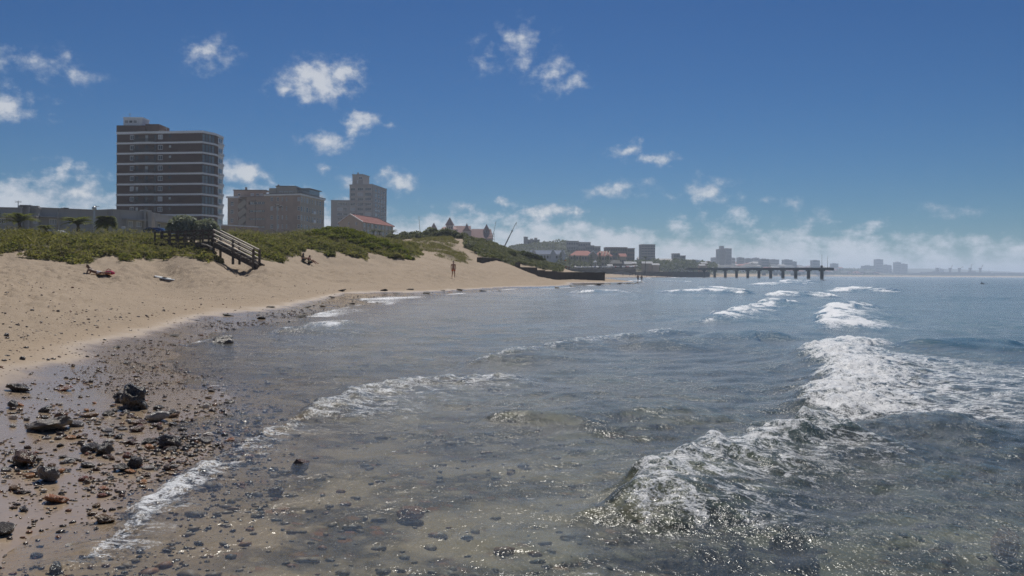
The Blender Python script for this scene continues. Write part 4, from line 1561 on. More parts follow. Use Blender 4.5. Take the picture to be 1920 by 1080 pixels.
# ------------------------------------------------------------------ low flat-roofed houses on the dune road
def low_houses():
    def house(label, u0, u1, d0, d1, vt, ops, pil=(), canopy=(), steps=()):
        A, B = XY(u0, d0), XY(u1, d1)
        T = Thing('flat_roofed_house', label, 'house', ((A[0] + B[0]) / 2, (A[1] + B[1]) / 2, 5.2), 'flat roofed houses along the dune road')
        F = Face(A, B)
        zt = F.uv((u0 + u1) / 2, vt)[1]
        z0 = 5.0
        oo = [(F.uv(a, b2)[0], F.uv(b, b2)[0], F.uv(a, b2)[1], F.uv(a, b1)[1]) for a, b, b1, b2 in ops]
        w = MB()
        wall_face(w, F, z0, zt, oo, .3)
        bk = F.n * -9
        A2, B2 = (A[0] + bk.x, A[1] + bk.y), (B[0] + bk.x, B[1] + bk.y)
        wall_face(w, Face(B, B2), z0, zt)
        wall_face(w, Face(B2, A2), z0, zt)
        wall_face(w, Face(A2, A), z0, zt)
        w.quad((*A, zt - .3), (*B, zt - .3), (*B2, zt - .3), (*A2, zt - .3))
        T.part(w, 'wall', 'render_pale')
        windows(T, F, oo, 3, 1)
        T.part(MB().prism(ring([A, B, B2, A2], .12), zt + .002, zt + .16), 'parapet_cap', 'render_pale')
        for (ua, ub, v) in pil:
            xa, zz = F.uv(ua, v)
            xb, _ = F.uv(ub, v)
            c = F.at((xa + xb) / 2, 0, .25)
            T.part(MB().box((c.x, c.y, (zz + z0) / 2), (xb - xa, .5, zz - z0), math.atan2(F.x.y, F.x.x)), 'pilaster', 'render_pale')
        for (ua, ub, v) in canopy:
            xa, zz = F.uv(ua, v)
            xb, _ = F.uv(ub, v)
            c = F.at((xa + xb) / 2, zz, .55)
            T.part(MB().box(c, (xb - xa, 1.1, .18), math.atan2(F.x.y, F.x.x)), 'canopy', 'render_pale')
        for (ua, ub, v) in steps:
            xa, zz = F.uv(ua, v)
            xb, _ = F.uv(ub, v)
            c = F.at((xa + xb) / 2, (zt + zz) / 2 + .1, -.3)
            T.part(MB().box(c, (xb - xa, .7, zz - zt + .2), math.atan2(F.x.y, F.x.x)), 'stepped_parapet', 'render_pale')
        return T
    house('grey flat roofed house with stepped parapet and two tall pilasters above the dune', -60, 72, 128, 130, 390.5,
          [(-2, 10, 409, 420), (62, 70, 411, 419), (80, 84, 413, 419)][:2], [(39, 44, 388), (53.5, 57.5, 388)], [(-30, 36, 405.5), (60, 72, 406)], [(34, 72, 387.7), (37, 58, 386.5)])
    T = house('long plain grey flat roofed house behind the palms and lamp post', 72.3, 209, 131, 137, 393.5,
              [(92.5, 107.5, 410, 421), (126, 134, 412, 420), (150, 158, 412, 420), (186, 196, 412, 420)], [(107.5, 112.5, 408)], [(73, 121, 406.5)])
    antenna(T, (P(163, 392, 135).x, 138, P(163, 394, 135).z), .9)
    house('grey flat roofed house with big twin pilasters next to the brick tower', 211, 284, 136, 142, 396.5,
          [(238.5, 250, 413.5, 424.5), (255.5, 266.5, 415, 425.5)], [(233.5, 237, 412), (267, 270, 395.5), (274, 280.5, 396)], [(229, 268, 411)], [(267, 284, 395.5)])
    house('small grey flat roofed house half hidden by the silver leaved bush', 286, 328, 146, 152, 404.5,
          [(292, 302, 418, 426)], [(285.5, 291, 400)], [(288, 318, 416)], [(286, 300, 401)])
    e = Thing('roof_antenna', 'thin television antenna standing on the stepped roof of the grey house', 'antenna', (P(27, 389, 132).x, 133, P(27, 391, 132).z))
    antenna(e, tuple(e.loc), 1.25)


low_houses()

# ------------------------------------------------------------------ leaves
def leaf_mesh(name, pts, nrm, size, mat, parent=None, aspect=.5, tilt=.8, seed=1, droop=0.0):
    """one mesh of many small folded leaves"""
    r = np.random.default_rng(seed)
    n = len(pts)
    nrm = nrm + r.normal(0, tilt, (n, 3))
    nrm /= np.linalg.norm(nrm, axis=1, keepdims=True) + 1e-9
    a = r.normal(0, 1, (n, 3))
    x = np.cross(nrm, a)
    x /= np.linalg.norm(x, axis=1, keepdims=True) + 1e-9
    y = np.cross(nrm, x)
    s = (size * r.uniform(.55, 1.35, n))[:, None] if np.isscalar(size) else (size * r.uniform(.6, 1.3, n))[:, None]
    c = pts
    v = np.stack([c - x * s, c - y * s * aspect + nrm * s * .12, c + x * s - np.array([0, 0, 1]) * s * droop, c + y * s * aspect + nrm * s * .12], 1).reshape(-1, 3)
    f = np.arange(n * 4).reshape(n, 4)
    tint = np.repeat(r.uniform(0, 1, n), 4)
    return np_mesh(name, v, f, M[mat], parent, False, {'tint': tint})


def dome_points(c, rx, ry, rz, n, seed, lumps=9, fill=.35):
    """points through a lumpy crown: a dome of smaller blobs"""
    r = np.random.default_rng(seed)
    cs, rs = [], []
    for k in range(lumps):
        a, q = r.uniform(0, 6.283), math.sqrt(r.uniform(0, 1)) * .72
        zz = math.sqrt(max(0, 1 - q * q)) * r.uniform(.45, .9)
        cs.append((q * math.cos(a), q * math.sin(a), zz))
        rs.append(r.uniform(.28, .48))
    cs, rs = np.array(cs), np.array(rs)
    k = r.integers(0, lumps, n)
    d = r.normal(0, 1, (n, 3))
    d /= np.linalg.norm(d, axis=1, keepdims=True)
    d[:, 2] = np.where(d[:, 2] < -.3, -d[:, 2], d[:, 2])
    rad = rs[k] * np.where(r.uniform(0, 1, n) < fill, r.uniform(.3, 1, n), r.uniform(.88, 1.12, n))
    p = cs[k] + d * rad[:, None]
    p[:, 2] = np.maximum(p[:, 2], r.uniform(.0, .12, n))
    return np.array(c) + p * np.array([rx, ry, rz]), d


def scatter(region, n, box, seed, hmax, lump_scale=.8, extra=None):
    r = np.random.default_rng(seed)
    x0, x1, y0, y1 = box
    X = r.uniform(x0, x1, n)
    Y = r.uniform(y0, y1, n)
    Z = terrain_z(X, Y)
    ok = veg_mask(X, Y, Z, region)
    if extra is not None:
        ok &= extra(X, Y, Z)
    X, Y, Z = X[ok], Y[ok], Z[ok]
    base = Z + sand_relief(X, Y, Z)
    l = np.clip(.55 + .75 * fbm(X * lump_scale, Y * lump_scale, 3, seed), .0, 1.25)
    keep = (l > .40) | (r.uniform(0, 1, len(X)) < .14)
    X, Y, Z, base, l = X[keep], Y[keep], Z[keep], base[keep], l[keep]
    k = r.uniform(0, 1, len(X)) ** .45
    pts = np.stack([X, Y, base + hmax * l * k + .02], 1)
    e = .35
    gx = (fbm((X + e) * lump_scale, Y * lump_scale, 3, seed) - fbm((X - e) * lump_scale, Y * lump_scale, 3, seed)) / (2 * e) * hmax * .75
    gy = (fbm(X * lump_scale, (Y + e) * lump_scale, 3, seed) - fbm(X * lump_scale, (Y - e) * lump_scale, 3, seed)) / (2 * e) * hmax * .75
    return pts, np.stack([-gx, -gy - .35, np.ones(len(X))], 1)


def ground_cover():
    olive = lambda X, Y, Z: (UV(X, Y, Z)[0] + 6 * fbm(X * .3, Y * .3, 2, 2) * 6 < 95) & (UV(X, Y, Z)[1] < 474 + 6 * fbm(X * .4, Y * .4, 2, 6))
    other = lambda X, Y, Z: ~olive(X, Y, Z)
    p, n = scatter('left', 330000, (-72, -20, 54, 92), 21, .42, .75, other)
    tag(leaf_mesh('ground_cover', p, n, .13, 'leaf_cover', seed=1), 'low green creeping plants covering the dune beside the wooden stairs', 'ground cover', kind='stuff')
    q, m = p[::70], n[::70]
    q = q + np.array([0, 0, .10])
    sel = fbm(q[:, 0] * .5, q[:, 1] * .5, 2, 50) > .25
    tag(leaf_mesh('yellow_flowers', q[sel], m[sel], .055, 'flower_yellow', seed=9, aspect=.9), 'small yellow flowers among the dune plants', 'flowers', kind='stuff')
    p, n = scatter('left', 130000, (-72, -36, 54, 92), 22, .55, .55, olive)
    tag(leaf_mesh('ground_cover', p, n, .12, 'leaf_olive', seed=2), 'olive yellow mats of dune plants in front of the flat roofed houses', 'ground cover', kind='stuff')
    p, n = scatter('right', 420000, (-34, -9, 70, 134), 23, .42, .7)
    tag(leaf_mesh('ground_cover', p, n, .14, 'leaf_cover', seed=3), 'low green creeping plants covering the dune beyond the wooden stairs', 'ground cover', kind='stuff')
    p, n = scatter('far', 260000, (-12, 20, 135, 290), 24, .7, .45)
    tag(leaf_mesh('ground_cover', p, n, .24, 'leaf_greygreen', seed=4), 'grey green scrub and grass on the dune above the groyne', 'ground cover', kind='stuff')
    p, n = scatter('sparse', 90000, (-20, -3, 100, 185), 25, .35, .8, lambda X, Y, Z: fbm(X * .5, Y * .5, 3, 70) > -.05)
    n[:, 2] *= .2
    tag(leaf_mesh('dune_grass', p, n, .22, 'leaf_grass', seed=5, aspect=.12, tilt=.5), 'thin pale marram grass on the sandy dune beside the path', 'grass', kind='stuff')
    for i, (reg, bx) in enumerate((('left', (-72, -20, 54, 92)), ('right', (-34, -9, 70, 134)), ('far', (-12, 20, 135, 290)))):
        p, n = scatter(reg, 26000, bx, 30 + i, .85, .8)
        n[:, 2] *= .1
        tag(leaf_mesh('dune_grass', p, n, .30, 'leaf_grass', seed=6 + i, aspect=.07, tilt=.6),
            ('dry grass stalks standing in the dune plants before the flat roofed houses', 'dry grass stalks on the dune beyond the wooden stairs', 'dry grass stalks on the dune above the groyne')[i], 'grass', kind='stuff')


ground_cover()


def bush(name, label, loc, rx, ry, rz, n, size, mat, seed, group=None, aspect=.5, lumps=10, stems=4):
    loc = Vector(loc)
    e = empty(name, loc)
    tag(e, label, 'bush', group)
    p, d = dome_points((0, 0, 0), rx, ry, rz, n, seed, lumps)
    leaf_mesh('crown', p, d, size, mat, e, aspect, .55, seed)
    mb = MB()
    rr = random.Random(seed)
    for k in range(stems):
        a = rr.uniform(0, 6.28)
        mb.tube([(0.1 * math.cos(a), .1 * math.sin(a), -.3), (rx * .22 * math.cos(a), ry * .22 * math.sin(a), rz * .35), (rx * .5 * math.cos(a), ry * .5 * math.sin(a), rz * .7)], [.07, .05, .02], 5)
    mb.build('trunk', M['bark'], e)
    return e


def ground_at(u, d):
    x = (u - 960) / FPX * d
    return Vector((x, d, gz(x, d)))


def bushes():
    g = 'wind shorn shrubs on the dune crest'
    for i, (u, d, rx, ry, rz) in enumerate([(596, 106, 2.0, 2.2, .75), (620, 108, 2.3, 2.4, 1.1), (648, 110, 2.4, 2.4, 1.2), (674, 109, 2.2, 2.2, 1.1), (700, 108, 2.2, 2.2, 1.0),
                                            (722, 107, 2.0, 2.0, .95), (742, 106, 1.8, 1.8, .8), (634, 104, 1.9, 1.8, .7), (690, 102, 1.6, 1.6, .65), (757, 103, 1.3, 1.3, .6), (664, 104, 1.7, 1.7, .7)]):
        p = ground_at(u, d)
        bush('coastal_shrub', 'bright green wind shorn shrub on the dune crest before the red roofed house', p - Vector((0, 0, .1)), rx, ry, rz, 8000, .12, 'leaf_bright', 100 + i, g, .42, 14)
    p = ground_at(357, 79)
    bush('silver_leaved_bush', 'large rounded silver leaved bush behind the wooden walkway', Vector((p.x, 79, P(357, 452, 79).z - .3)), 2.3, 1.7, 2.3, 8000, .17, 'leaf_silver', 140, aspect=.38, lumps=16)
    p = ground_at(400, 82)
    bush('coastal_shrub', 'small dark green shrub at the head of the wooden stairs', Vector((p.x, 82, P(400, 452, 82).z)), 1.2, 1.2, 1.2, 2600, .12, 'leaf_dark', 141, lumps=8)
    g = 'grey green bushes on the far dune'
    for i, (u, d, rx, rz, vb) in enumerate([(742, 176, 2.0, 2.0, 455), (765, 178, 2.4, 2.6, 457), (788, 180, 2.6, 3.2, 458), (812, 182, 2.9, 3.7, 460), (836, 182, 2.9, 3.9, 461), (858, 180, 2.5, 3.1, 460), (874, 178, 1.8, 2.1, 459)]):
        q = P(u, vb, d)
        bush('milkwood_bush', 'rounded grey green bush on the dune before the turreted hotel', Vector((q.x, d, min(q.z, gz(q.x, d) + 1.2) - .2)), rx, rx, rz * .82, 4200, .22, 'leaf_greygreen', 150 + i, g, .5, 12)
    g = 'dark shrubs on the dune shoulder'
    for i, (u, d, rx, rz) in enumerate([(986, 222, 1.8, 1.7), (998, 226, 1.9, 1.9), (1006, 232, 1.7, 1.5), (975, 218, 1.5, 1.2), (956, 208, 1.6, 1.1), (1014, 236, 1.3, 1.1)]):
        p = ground_at(u, d)
        bush('coastal_shrub', 'dark green shrub on the dune shoulder above the groyne', p - Vector((0, 0, .15)), rx, rx, rz, 2200, .22, 'leaf_dark', 170 + i, g, .5, 9)


bushes()


def palm(name, label, loc, h, fl, nf, seed, fan=False, group=None, mat='leaf_palm'):
    T = Thing(name, label, 'palm', loc, group)
    l = Vector(loc)
    rr = random.Random(seed)
    T.part(MB().tube([l + Vector((0, 0, -.5)), l + Vector((.05, 0, h * .5)), l + Vector((0, 0, h))], [.28, .22, .2], 8), 'trunk', 'bark', smooth=True)
    for k in range(nf):
        a = 6.283 * k / nf + rr.uniform(-.25, .25)
        up = rr.uniform(.45, 1.45) if not fan else rr.uniform(-.35, 1.5)
        dirv = Vector((math.cos(a), math.sin(a), 0))
        mb_v, mb_f = [], []
        pts = []
        n = 11
        for j in range(n):
            s = j / (n - 1)
            pts.append(dirv * (fl * s * math.cos(up * (1 - s * .45))) + Vector((0, 0, fl * (math.sin(up) * s - .62 * s * s))))
        side = Vector((-math.sin(a), math.cos(a), 0))
        for j in range(1, n):
            s = j / (n - 1)
            p = pts[j]
            ll = fl * (.21 if not fan else .32) * (math.sin(math.pi * min(1, s * .85 + .12)) + .08)
            tg = (pts[j] - pts[j - 1]).normalized()
            for sg in (-1, 1):
                for q in (0, .5):
                    b = pts[j - 1].lerp(p, q)
                    tip = b + (side * sg * .85 + tg * .75 + Vector((0, 0, -.28 + rr.uniform(-.15, .2)))) * ll
                    i0 = len(mb_v)
                    mb_v += [tuple(b - tg * .05), tuple(b + tg * .06), tuple(b.lerp(tip, .6) + tg * .05), tuple(tip)]
                    mb_f.append((i0, i0 + 1, i0 + 2, i0 + 3))
        o = np_mesh('frond', np.array(mb_v), np.array(mb_f), M[mat], T.e, False, {'tint': np.repeat(np.random.default_rng(seed * 50 + k).uniform(0, 1, len(mb_f)), 4)})
        o.location = (0, 0, h)
        T.part(MB().tube([l + Vector((0, 0, h)) + p * .999 for p in pts[::2]], [.04, .035, .03, .02, .015, .01], 4), 'frond_rib', 'bark', o) if False else None
    return T


def palms():
    palm('feather_palm', 'arching feather palm before the grey house with stepped parapet', P(36, 433, 104), 1.0, 2.8, 24, 1)
    palm('feather_palm', 'spreading feather palm beside the white lamp post', P(146, 436, 101), .9, 2.4, 24, 2)
    palm('fan_palm', 'dense rounded fan palm beside the white lamp post', P(199, 434, 100), 1.2, 1.35, 110, 3, True)
    palm('feather_palm', 'small low palm between the two larger feather palms', P(86, 437, 104), .4, 1.4, 20, 4)
    for i, (u, d) in enumerate(((712, 300), (736, 305), (700, 298))):
        palm('feather_palm', 'small dark palm growing beside the red roofed house', P(u, 447, d), 2.0, 2.6, 18, 10 + i, group='palms beside the red roofed house', mat='leaf_dark')


palms()

# ------------------------------------------------------------------ wooden walkway and stairs
def walkway():
    T = Thing('wooden_stairs', 'dark timber beach stairs with pale handrails descending the dune to the sand', 'stairs', P(440, 480, 67))
    N0, N1 = P(400, 455, 69.0), P(474.5, 493, 66.0)
    F0, F1 = P(413, 454.5, 70.3), P(486, 492.5, 67.3)
    zt = N0.z
    F0.z, F1.z = N0.z, N1.z
    for a, b in ((N0, N1), (F0, F1)):
        T.part(MB().bar(a + Vector((0, 0, -.12)), b + Vector((0.35, 0, -.30)), .10, .42), 'stringer', 'timber_dark')
        for h, m, w in ((1.0, 'timber_pale', .11), (.68, 'timber_pale', .085), (.36, 'timber_pale', .085)):
            T.part(MB().bar(a + Vector((0, 0, h)), b + Vector((0, 0, h)), .09, w), 'handrail' if h == 1.0 else 'rail', m)
        for s in (0, .5, 1.0):
            p = a.lerp(b, s)
            T.part(MB().bar(p + Vector((0, .06, -.9 if s else -1.6)), p + Vector((0, .06, 1.06)), .16), 'post', 'timber_dark')
    for k in range(13):
        s = (k + .5) / 13
        a, b = N0.lerp(N1, s), F0.lerp(F1, s)
        T.part(MB().bar(a + Vector((0, 0, .02)), b + Vector((0, 0, .02)), .30, .06), 'tread', 'timber_pale' if k % 3 == 0 else 'timber_dark')
    W = Thing('wooden_walkway', 'dark timber walkway with post and rail fence leading past the silver leaved bush', 'walkway', P(350, 447, 71))
    A, B = P(291, 446, 75), Vector(N0)
    B.z = zt
    A.z = zt + .05
    for yo in (0, 1.35):
        a, b = A + Vector((0, yo, 0)), B + Vector((-.12, yo, 0))
        W.part(MB().bar(a + Vector((0, 0, -.15)), b + Vector((0, 0, -.15)), .10, .30), 'bearer', 'timber_dark')
        for h in (1.0, .68, .36):
            W.part(MB().bar(a + Vector((0, 0, h)), b + Vector((0, 0, h)), .05, .075), 'rail', 'timber_dark')
        n = 7
        for k in range(n):
            p = a.lerp(b, k / n)
            W.part(MB().bar(p + Vector((0, -.07, -1.8)), p + Vector((0, -.07, 1.08)), .12), 'post', 'timber_dark')
    L = (B - A).length
    nb = 38
    me = MB().box((0, 0, 0), (L / nb - .015, 1.3, .05)).mesh('board')
    me.materials.append(M['timber_dark'])
    for k in range(nb):
        p = A.lerp(B, (k + .5) / nb) + Vector((0, .68, .03))
        o = link(bpy.data.objects.new('board', me), W.e)
        o.location = p - W.loc
        o.rotation_euler = (0, 0, math.atan2(B.y - A.y, B.x - A.x))
    # driftwood poles lying under the deck
    for (u0, v0, u1, v1, lb) in ((378, 457, 398, 464, 'pale bleached pole lying on the sand under the walkway'),):
        a, b = P(u0, v0, 67.6), P(u1, v1, 67.0)
        t = Thing('driftwood_pole', lb, 'driftwood', a)
        t.part(MB().tube([a, a.lerp(b, .5) + Vector((0, 0, .04)), b], [.05, .045, .03], 6), 'pole', 'timber_pale')


walkway()


# ------------------------------------------------------------------ lamps, signs, poles
def lamps():
    p = P(176.5, 437, 101)
    T = Thing('lamp_post', 'white lamp post with wide flat lantern beside the fan palm', 'lamp post', p)
    zt = P(176, 394, 101).z
    T.part(MB().tube([p + Vector((0, 0, -1)), (p.x, p.y, zt)], [.13, .11], 8), 'post', 'white_paint')
    h = T.part(MB().cone((p.x, p.y), .16, .25, zt, zt + .22, 10).cone((p.x, p.y), .27, .22, zt + .222, zt + .36, 10), 'lantern', 'white_paint')
    T.part(MB().cone((p.x, p.y), .17, .05, zt + .362, zt + .45, 8), 'cap', 'metal_grey', h)
    p = P(108, 432, 124)
    T = Thing('street_lamp', 'grey street lamp with long curved arm before the flat roofed houses', 'street lamp', p)
    za = P(108, 391, 124).z
    b = P(121, 389, 124)
    T.part(MB().tube([p, (p.x, p.y, za - .5), (p.x + .12, p.y, za - .1), (p.x + .5, p.y, za + .06), (b.x, p.y, za + .1)], [.09, .07, .05, .05, .05], 6), 'pole', 'metal_grey', smooth=True)
    T.part(MB().box((b.x + .25, p.y, za + .05), (.62, .25, .14), 0, 0, .08), 'lamp_head', 'metal_dark')
    p = P(231, 446, 84)
    T = Thing('path_light', 'small white box light on a short post in the dune plants', 'light', p)
    zt = P(231, 430, 84).z
    T.part(MB().tube([p + Vector((0, 0, -.4)), (p.x, p.y, zt)], .04, 6), 'post', 'white_paint')
    T.part(MB().box((p.x, p.y, zt + .13), (.32, .26, .26), .3), 'lantern', 'white_paint', bevel=.03)
    p = P(519.6, 440, 330)
    T = Thing('floodlight_mast', 'pale mast with cluster of dark floodlights before the tan apartment block', 'mast', p)
    zt = P(519.6, 388, 330).z
    T.part(MB().tube([p, (p.x, p.y, zt + 1)], [.2, .12], 6), 'pole', 'metal_grey')
    for dx, dz in ((-.9, .0), (.9, .0), (-.35, .8), (.5, .7), (1.5, .2)):
        T.part(MB().box((p.x + dx, p.y - .2, zt + dz), (.75, .4, .55), 0, .3), 'floodlight', 'metal_dark')
    p = P(478.5, 440, 340)
    T = Thing('utility_pole', 'thin plain pole before the stair wing of the tan apartment block', 'pole', p)
    T.part(MB().tube([p, P(478.8, 373.5, 340)], [.13, .09], 6), 'pole', 'timber_dark')
    p = P(788, 440, 300)
    T = Thing('flag_pole', 'thin leaning pole standing up behind the grey green bushes', 'pole', p)
    T.part(MB().tube([p, P(785.3, 405, 300)], [.10, .05], 5), 'pole', 'timber_pale')
    # construction cranes by the hotel
    p, q = P(944, 466, 470), P(968.3, 416.5, 470)
    T = Thing('mobile_crane', 'dark telescopic crane boom raised at a slant beyond the dune', 'crane', p)
    m1, m2 = p.lerp(q, .45), p.lerp(q, .66)
    T.part(MB().bar(p, m1, .62), 'boom_base', 'metal_dark')
    T.part(MB().bar(m1, m2, .46), 'boom_section', 'metal_dark')
    T.part(MB().bar(m2, q, .32), 'boom_tip', 'metal_grey')
    T.part(MB().box(m2, (.9, .8, .9)), 'collar', 'metal_grey')
    T.part(MB().tube([q, (q.x + .1, q.y, q.z - 2.0)], .06, 4), 'hoist_cable', 'metal_dark')
    T.part(MB().box((p.x - 1.2, p.y + 1, p.z - 3.2), (6.5, 2.6, 2.2)), 'carrier', 'cloth_orange')
    p, q = P(922.5, 452, 540), P(930, 415, 540)
    T = Thing('mobile_crane', 'thin pale crane jib leaning beside the scaffolded hotel end', 'crane', p)
    T.part(MB().bar(p, p.lerp(q, .55), .36), 'boom_base', 'metal_grey')
    T.part(MB().bar(p.lerp(q, .55), q, .22), 'boom_tip', 'metal_grey')
    T.part(MB().box((p.x - 1, p.y + 1, p.z - 3), (6, 2.6, 2)), 'carrier', 'metal_dark')
    # low garden wall between tower and tan block
    a, b = P(415, 421, 240), P(484, 420, 250)
    T = Thing('garden_wall', 'low brown wall with pale coping below the tan apartment block', 'wall', a)
    T.part(MB().bar((a.x, a.y, a.z - 4.2), (b.x, b.y, a.z - 4.2), .3, 8), 'wall', 'brick_tan')
    T.part(MB().bar((a.x, a.y, a.z - .1), (b.x, b.y, a.z - .1), .55, .28), 'coping', 'white_trim')


lamps()


# ------------------------------------------------------------------ cars
def car_proto():
    prof = [(-2.1, .35), (2.05, .35), (2.15, .62), (2.0, .82), (1.15, .95), (.45, 1.42), (-.95, 1.47), (-1.75, 1.0), (-2.12, .92)]
    b = MB()
    n = len(prof)
    for sgn, wd in ((-1, .84), (1, .84)):
        b.v += [(x, sgn * (wd if z < 1.0 else .66), z) for x, z in prof]
    b.f.append(tuple(range(n)))
    b.f.append(tuple(reversed(range(n, 2 * n))))
    for i in range(n):
        j = (i + 1) % n
        b.f.append((j, i, n + i, n + j))
    g = MB()
    for sgn in (-1, 1):
        g.quad((1.0, sgn * .79, .98), (-1.6, sgn * .79, 1.02), (-.98, sgn * .69, 1.38), (.40, sgn * .69, 1.36))
    g.quad((1.14, -.62, 1.01), (1.14, .62, 1.01), (.52, .58, 1.41), (.52, -.58, 1.41))
    g.quad((-1.76, .62, 1.06), (-1.76, -.62, 1.06), (-1.05, -.58, 1.46), (-1.05, .58, 1.46))
    wm = MB()
    wm.tube([(0, -.1, 0), (0, .1, 0)], .32, 12)
    return b.mesh('body'), g.mesh('glazing'), wm.mesh('wheel')


_CB, _CG, _CW = car_proto()
_CG.materials.append(M['glass'])
_CW.materials.append(M['rubber'])


_CARB = {}


def car(loc, rz, mat, label, group):
    e = empty('parked_car', loc, rz)
    tag(e, label, 'car', group)
    if mat not in _CARB:
        _CARB[mat] = _CB.copy()
        _CARB[mat].materials.append(M[mat])
    link(bpy.data.objects.new('body', _CARB[mat]), e)
    o = link(bpy.data.objects.new('glazing', _CG), e)
    o.location = (0, 0, .012)
    for x in (-1.3, 1.3):
        for y in (-.78, .78):
            q = link(bpy.data.objects.new('wheel', _CW), e)
            q.location = (x, y, .32)
    return e


def dune_cars():
    g = 'cars parked on the road behind the dune'
    for u, v, mat, lb in ((6, 429.5, 'car_white', 'white car parked on the road beyond the olive dune plants'), (30, 430.0, 'car_silver', 'silver car parked before the stepped parapet house'),
                          (54, 431, 'car_black', 'dark car parked behind the dune before the twin pilasters'), (108, 431.5, 'car_white', 'white car parked below the curved street lamp'),
                          (296, 427.0, 'car_blue', 'blue car parked at the end of the timber walkway')):
        p = P(u, v, 113)
        car((p.x, 113, p.z - 1.45), random.uniform(-.1, .1), mat, lb, g)


dune_cars()

# ------------------------------------------------------------------ people
def skin_obj(name, pts, edges, rads, mat, parent, root=0, sub=2):
    me = bpy.data.meshes.new(name)
    me.from_pydata([tuple(p) for p in pts], edges, [])
    me.materials.append(M[mat])
    o = link(bpy.data.objects.new(name, me), parent)
    o.modifiers.new('skin', 'SKIN')
    if not me.skin_vertices:
        bm = bmesh.new()
        bm.from_mesh(me)
        bm.verts.layers.skin.verify()
        bm.to_mesh(me)
        bm.free()
    sv = me.skin_vertices[0].data
    for i, r in enumerate(rads):
        sv[i].radius = r if isinstance(r, tuple) else (r, r)
        sv[i].use_root = (i == root)
    o.modifiers['skin'].use_smooth_shade = True
    m = o.modifiers.new('smooth', 'SUBSURF')
    m.levels = m.render_levels = sub
    return o


STAND = dict(pelvis=(0, 0, .95), spine=(0, 0, 1.13), chest=(0, .01, 1.33), neck=(0, 0, 1.50), head=(0, -.02, 1.60), crown=(0, -.01, 1.70),
             shl=(.19, 0, 1.42), ell=(.25, .03, 1.14), wrl=(.26, -.06, .89), shr=(-.19, 0, 1.42), elr=(-.25, .03, 1.14), wrr=(-.26, -.06, .89),
             hil=(.10, 0, .91), knl=(.11, -.03, .50), anl=(.11, .03, .08), tol=(.12, -.13, .035),
             hir=(-.10, 0, .91), knr=(-.11, -.10, .50), anr=(-.11, .10, .09), tor=(-.12, -.04, .035))
RAD = dict(pelvis=(.145, .11), spine=(.135, .095), chest=(.165, .11), neck=.055, head=(.078, .098), crown=(.07, .085),
           sh=.062, el=.044, wr=.031, hi=.092, kn=.060, an=.042, to=.038)


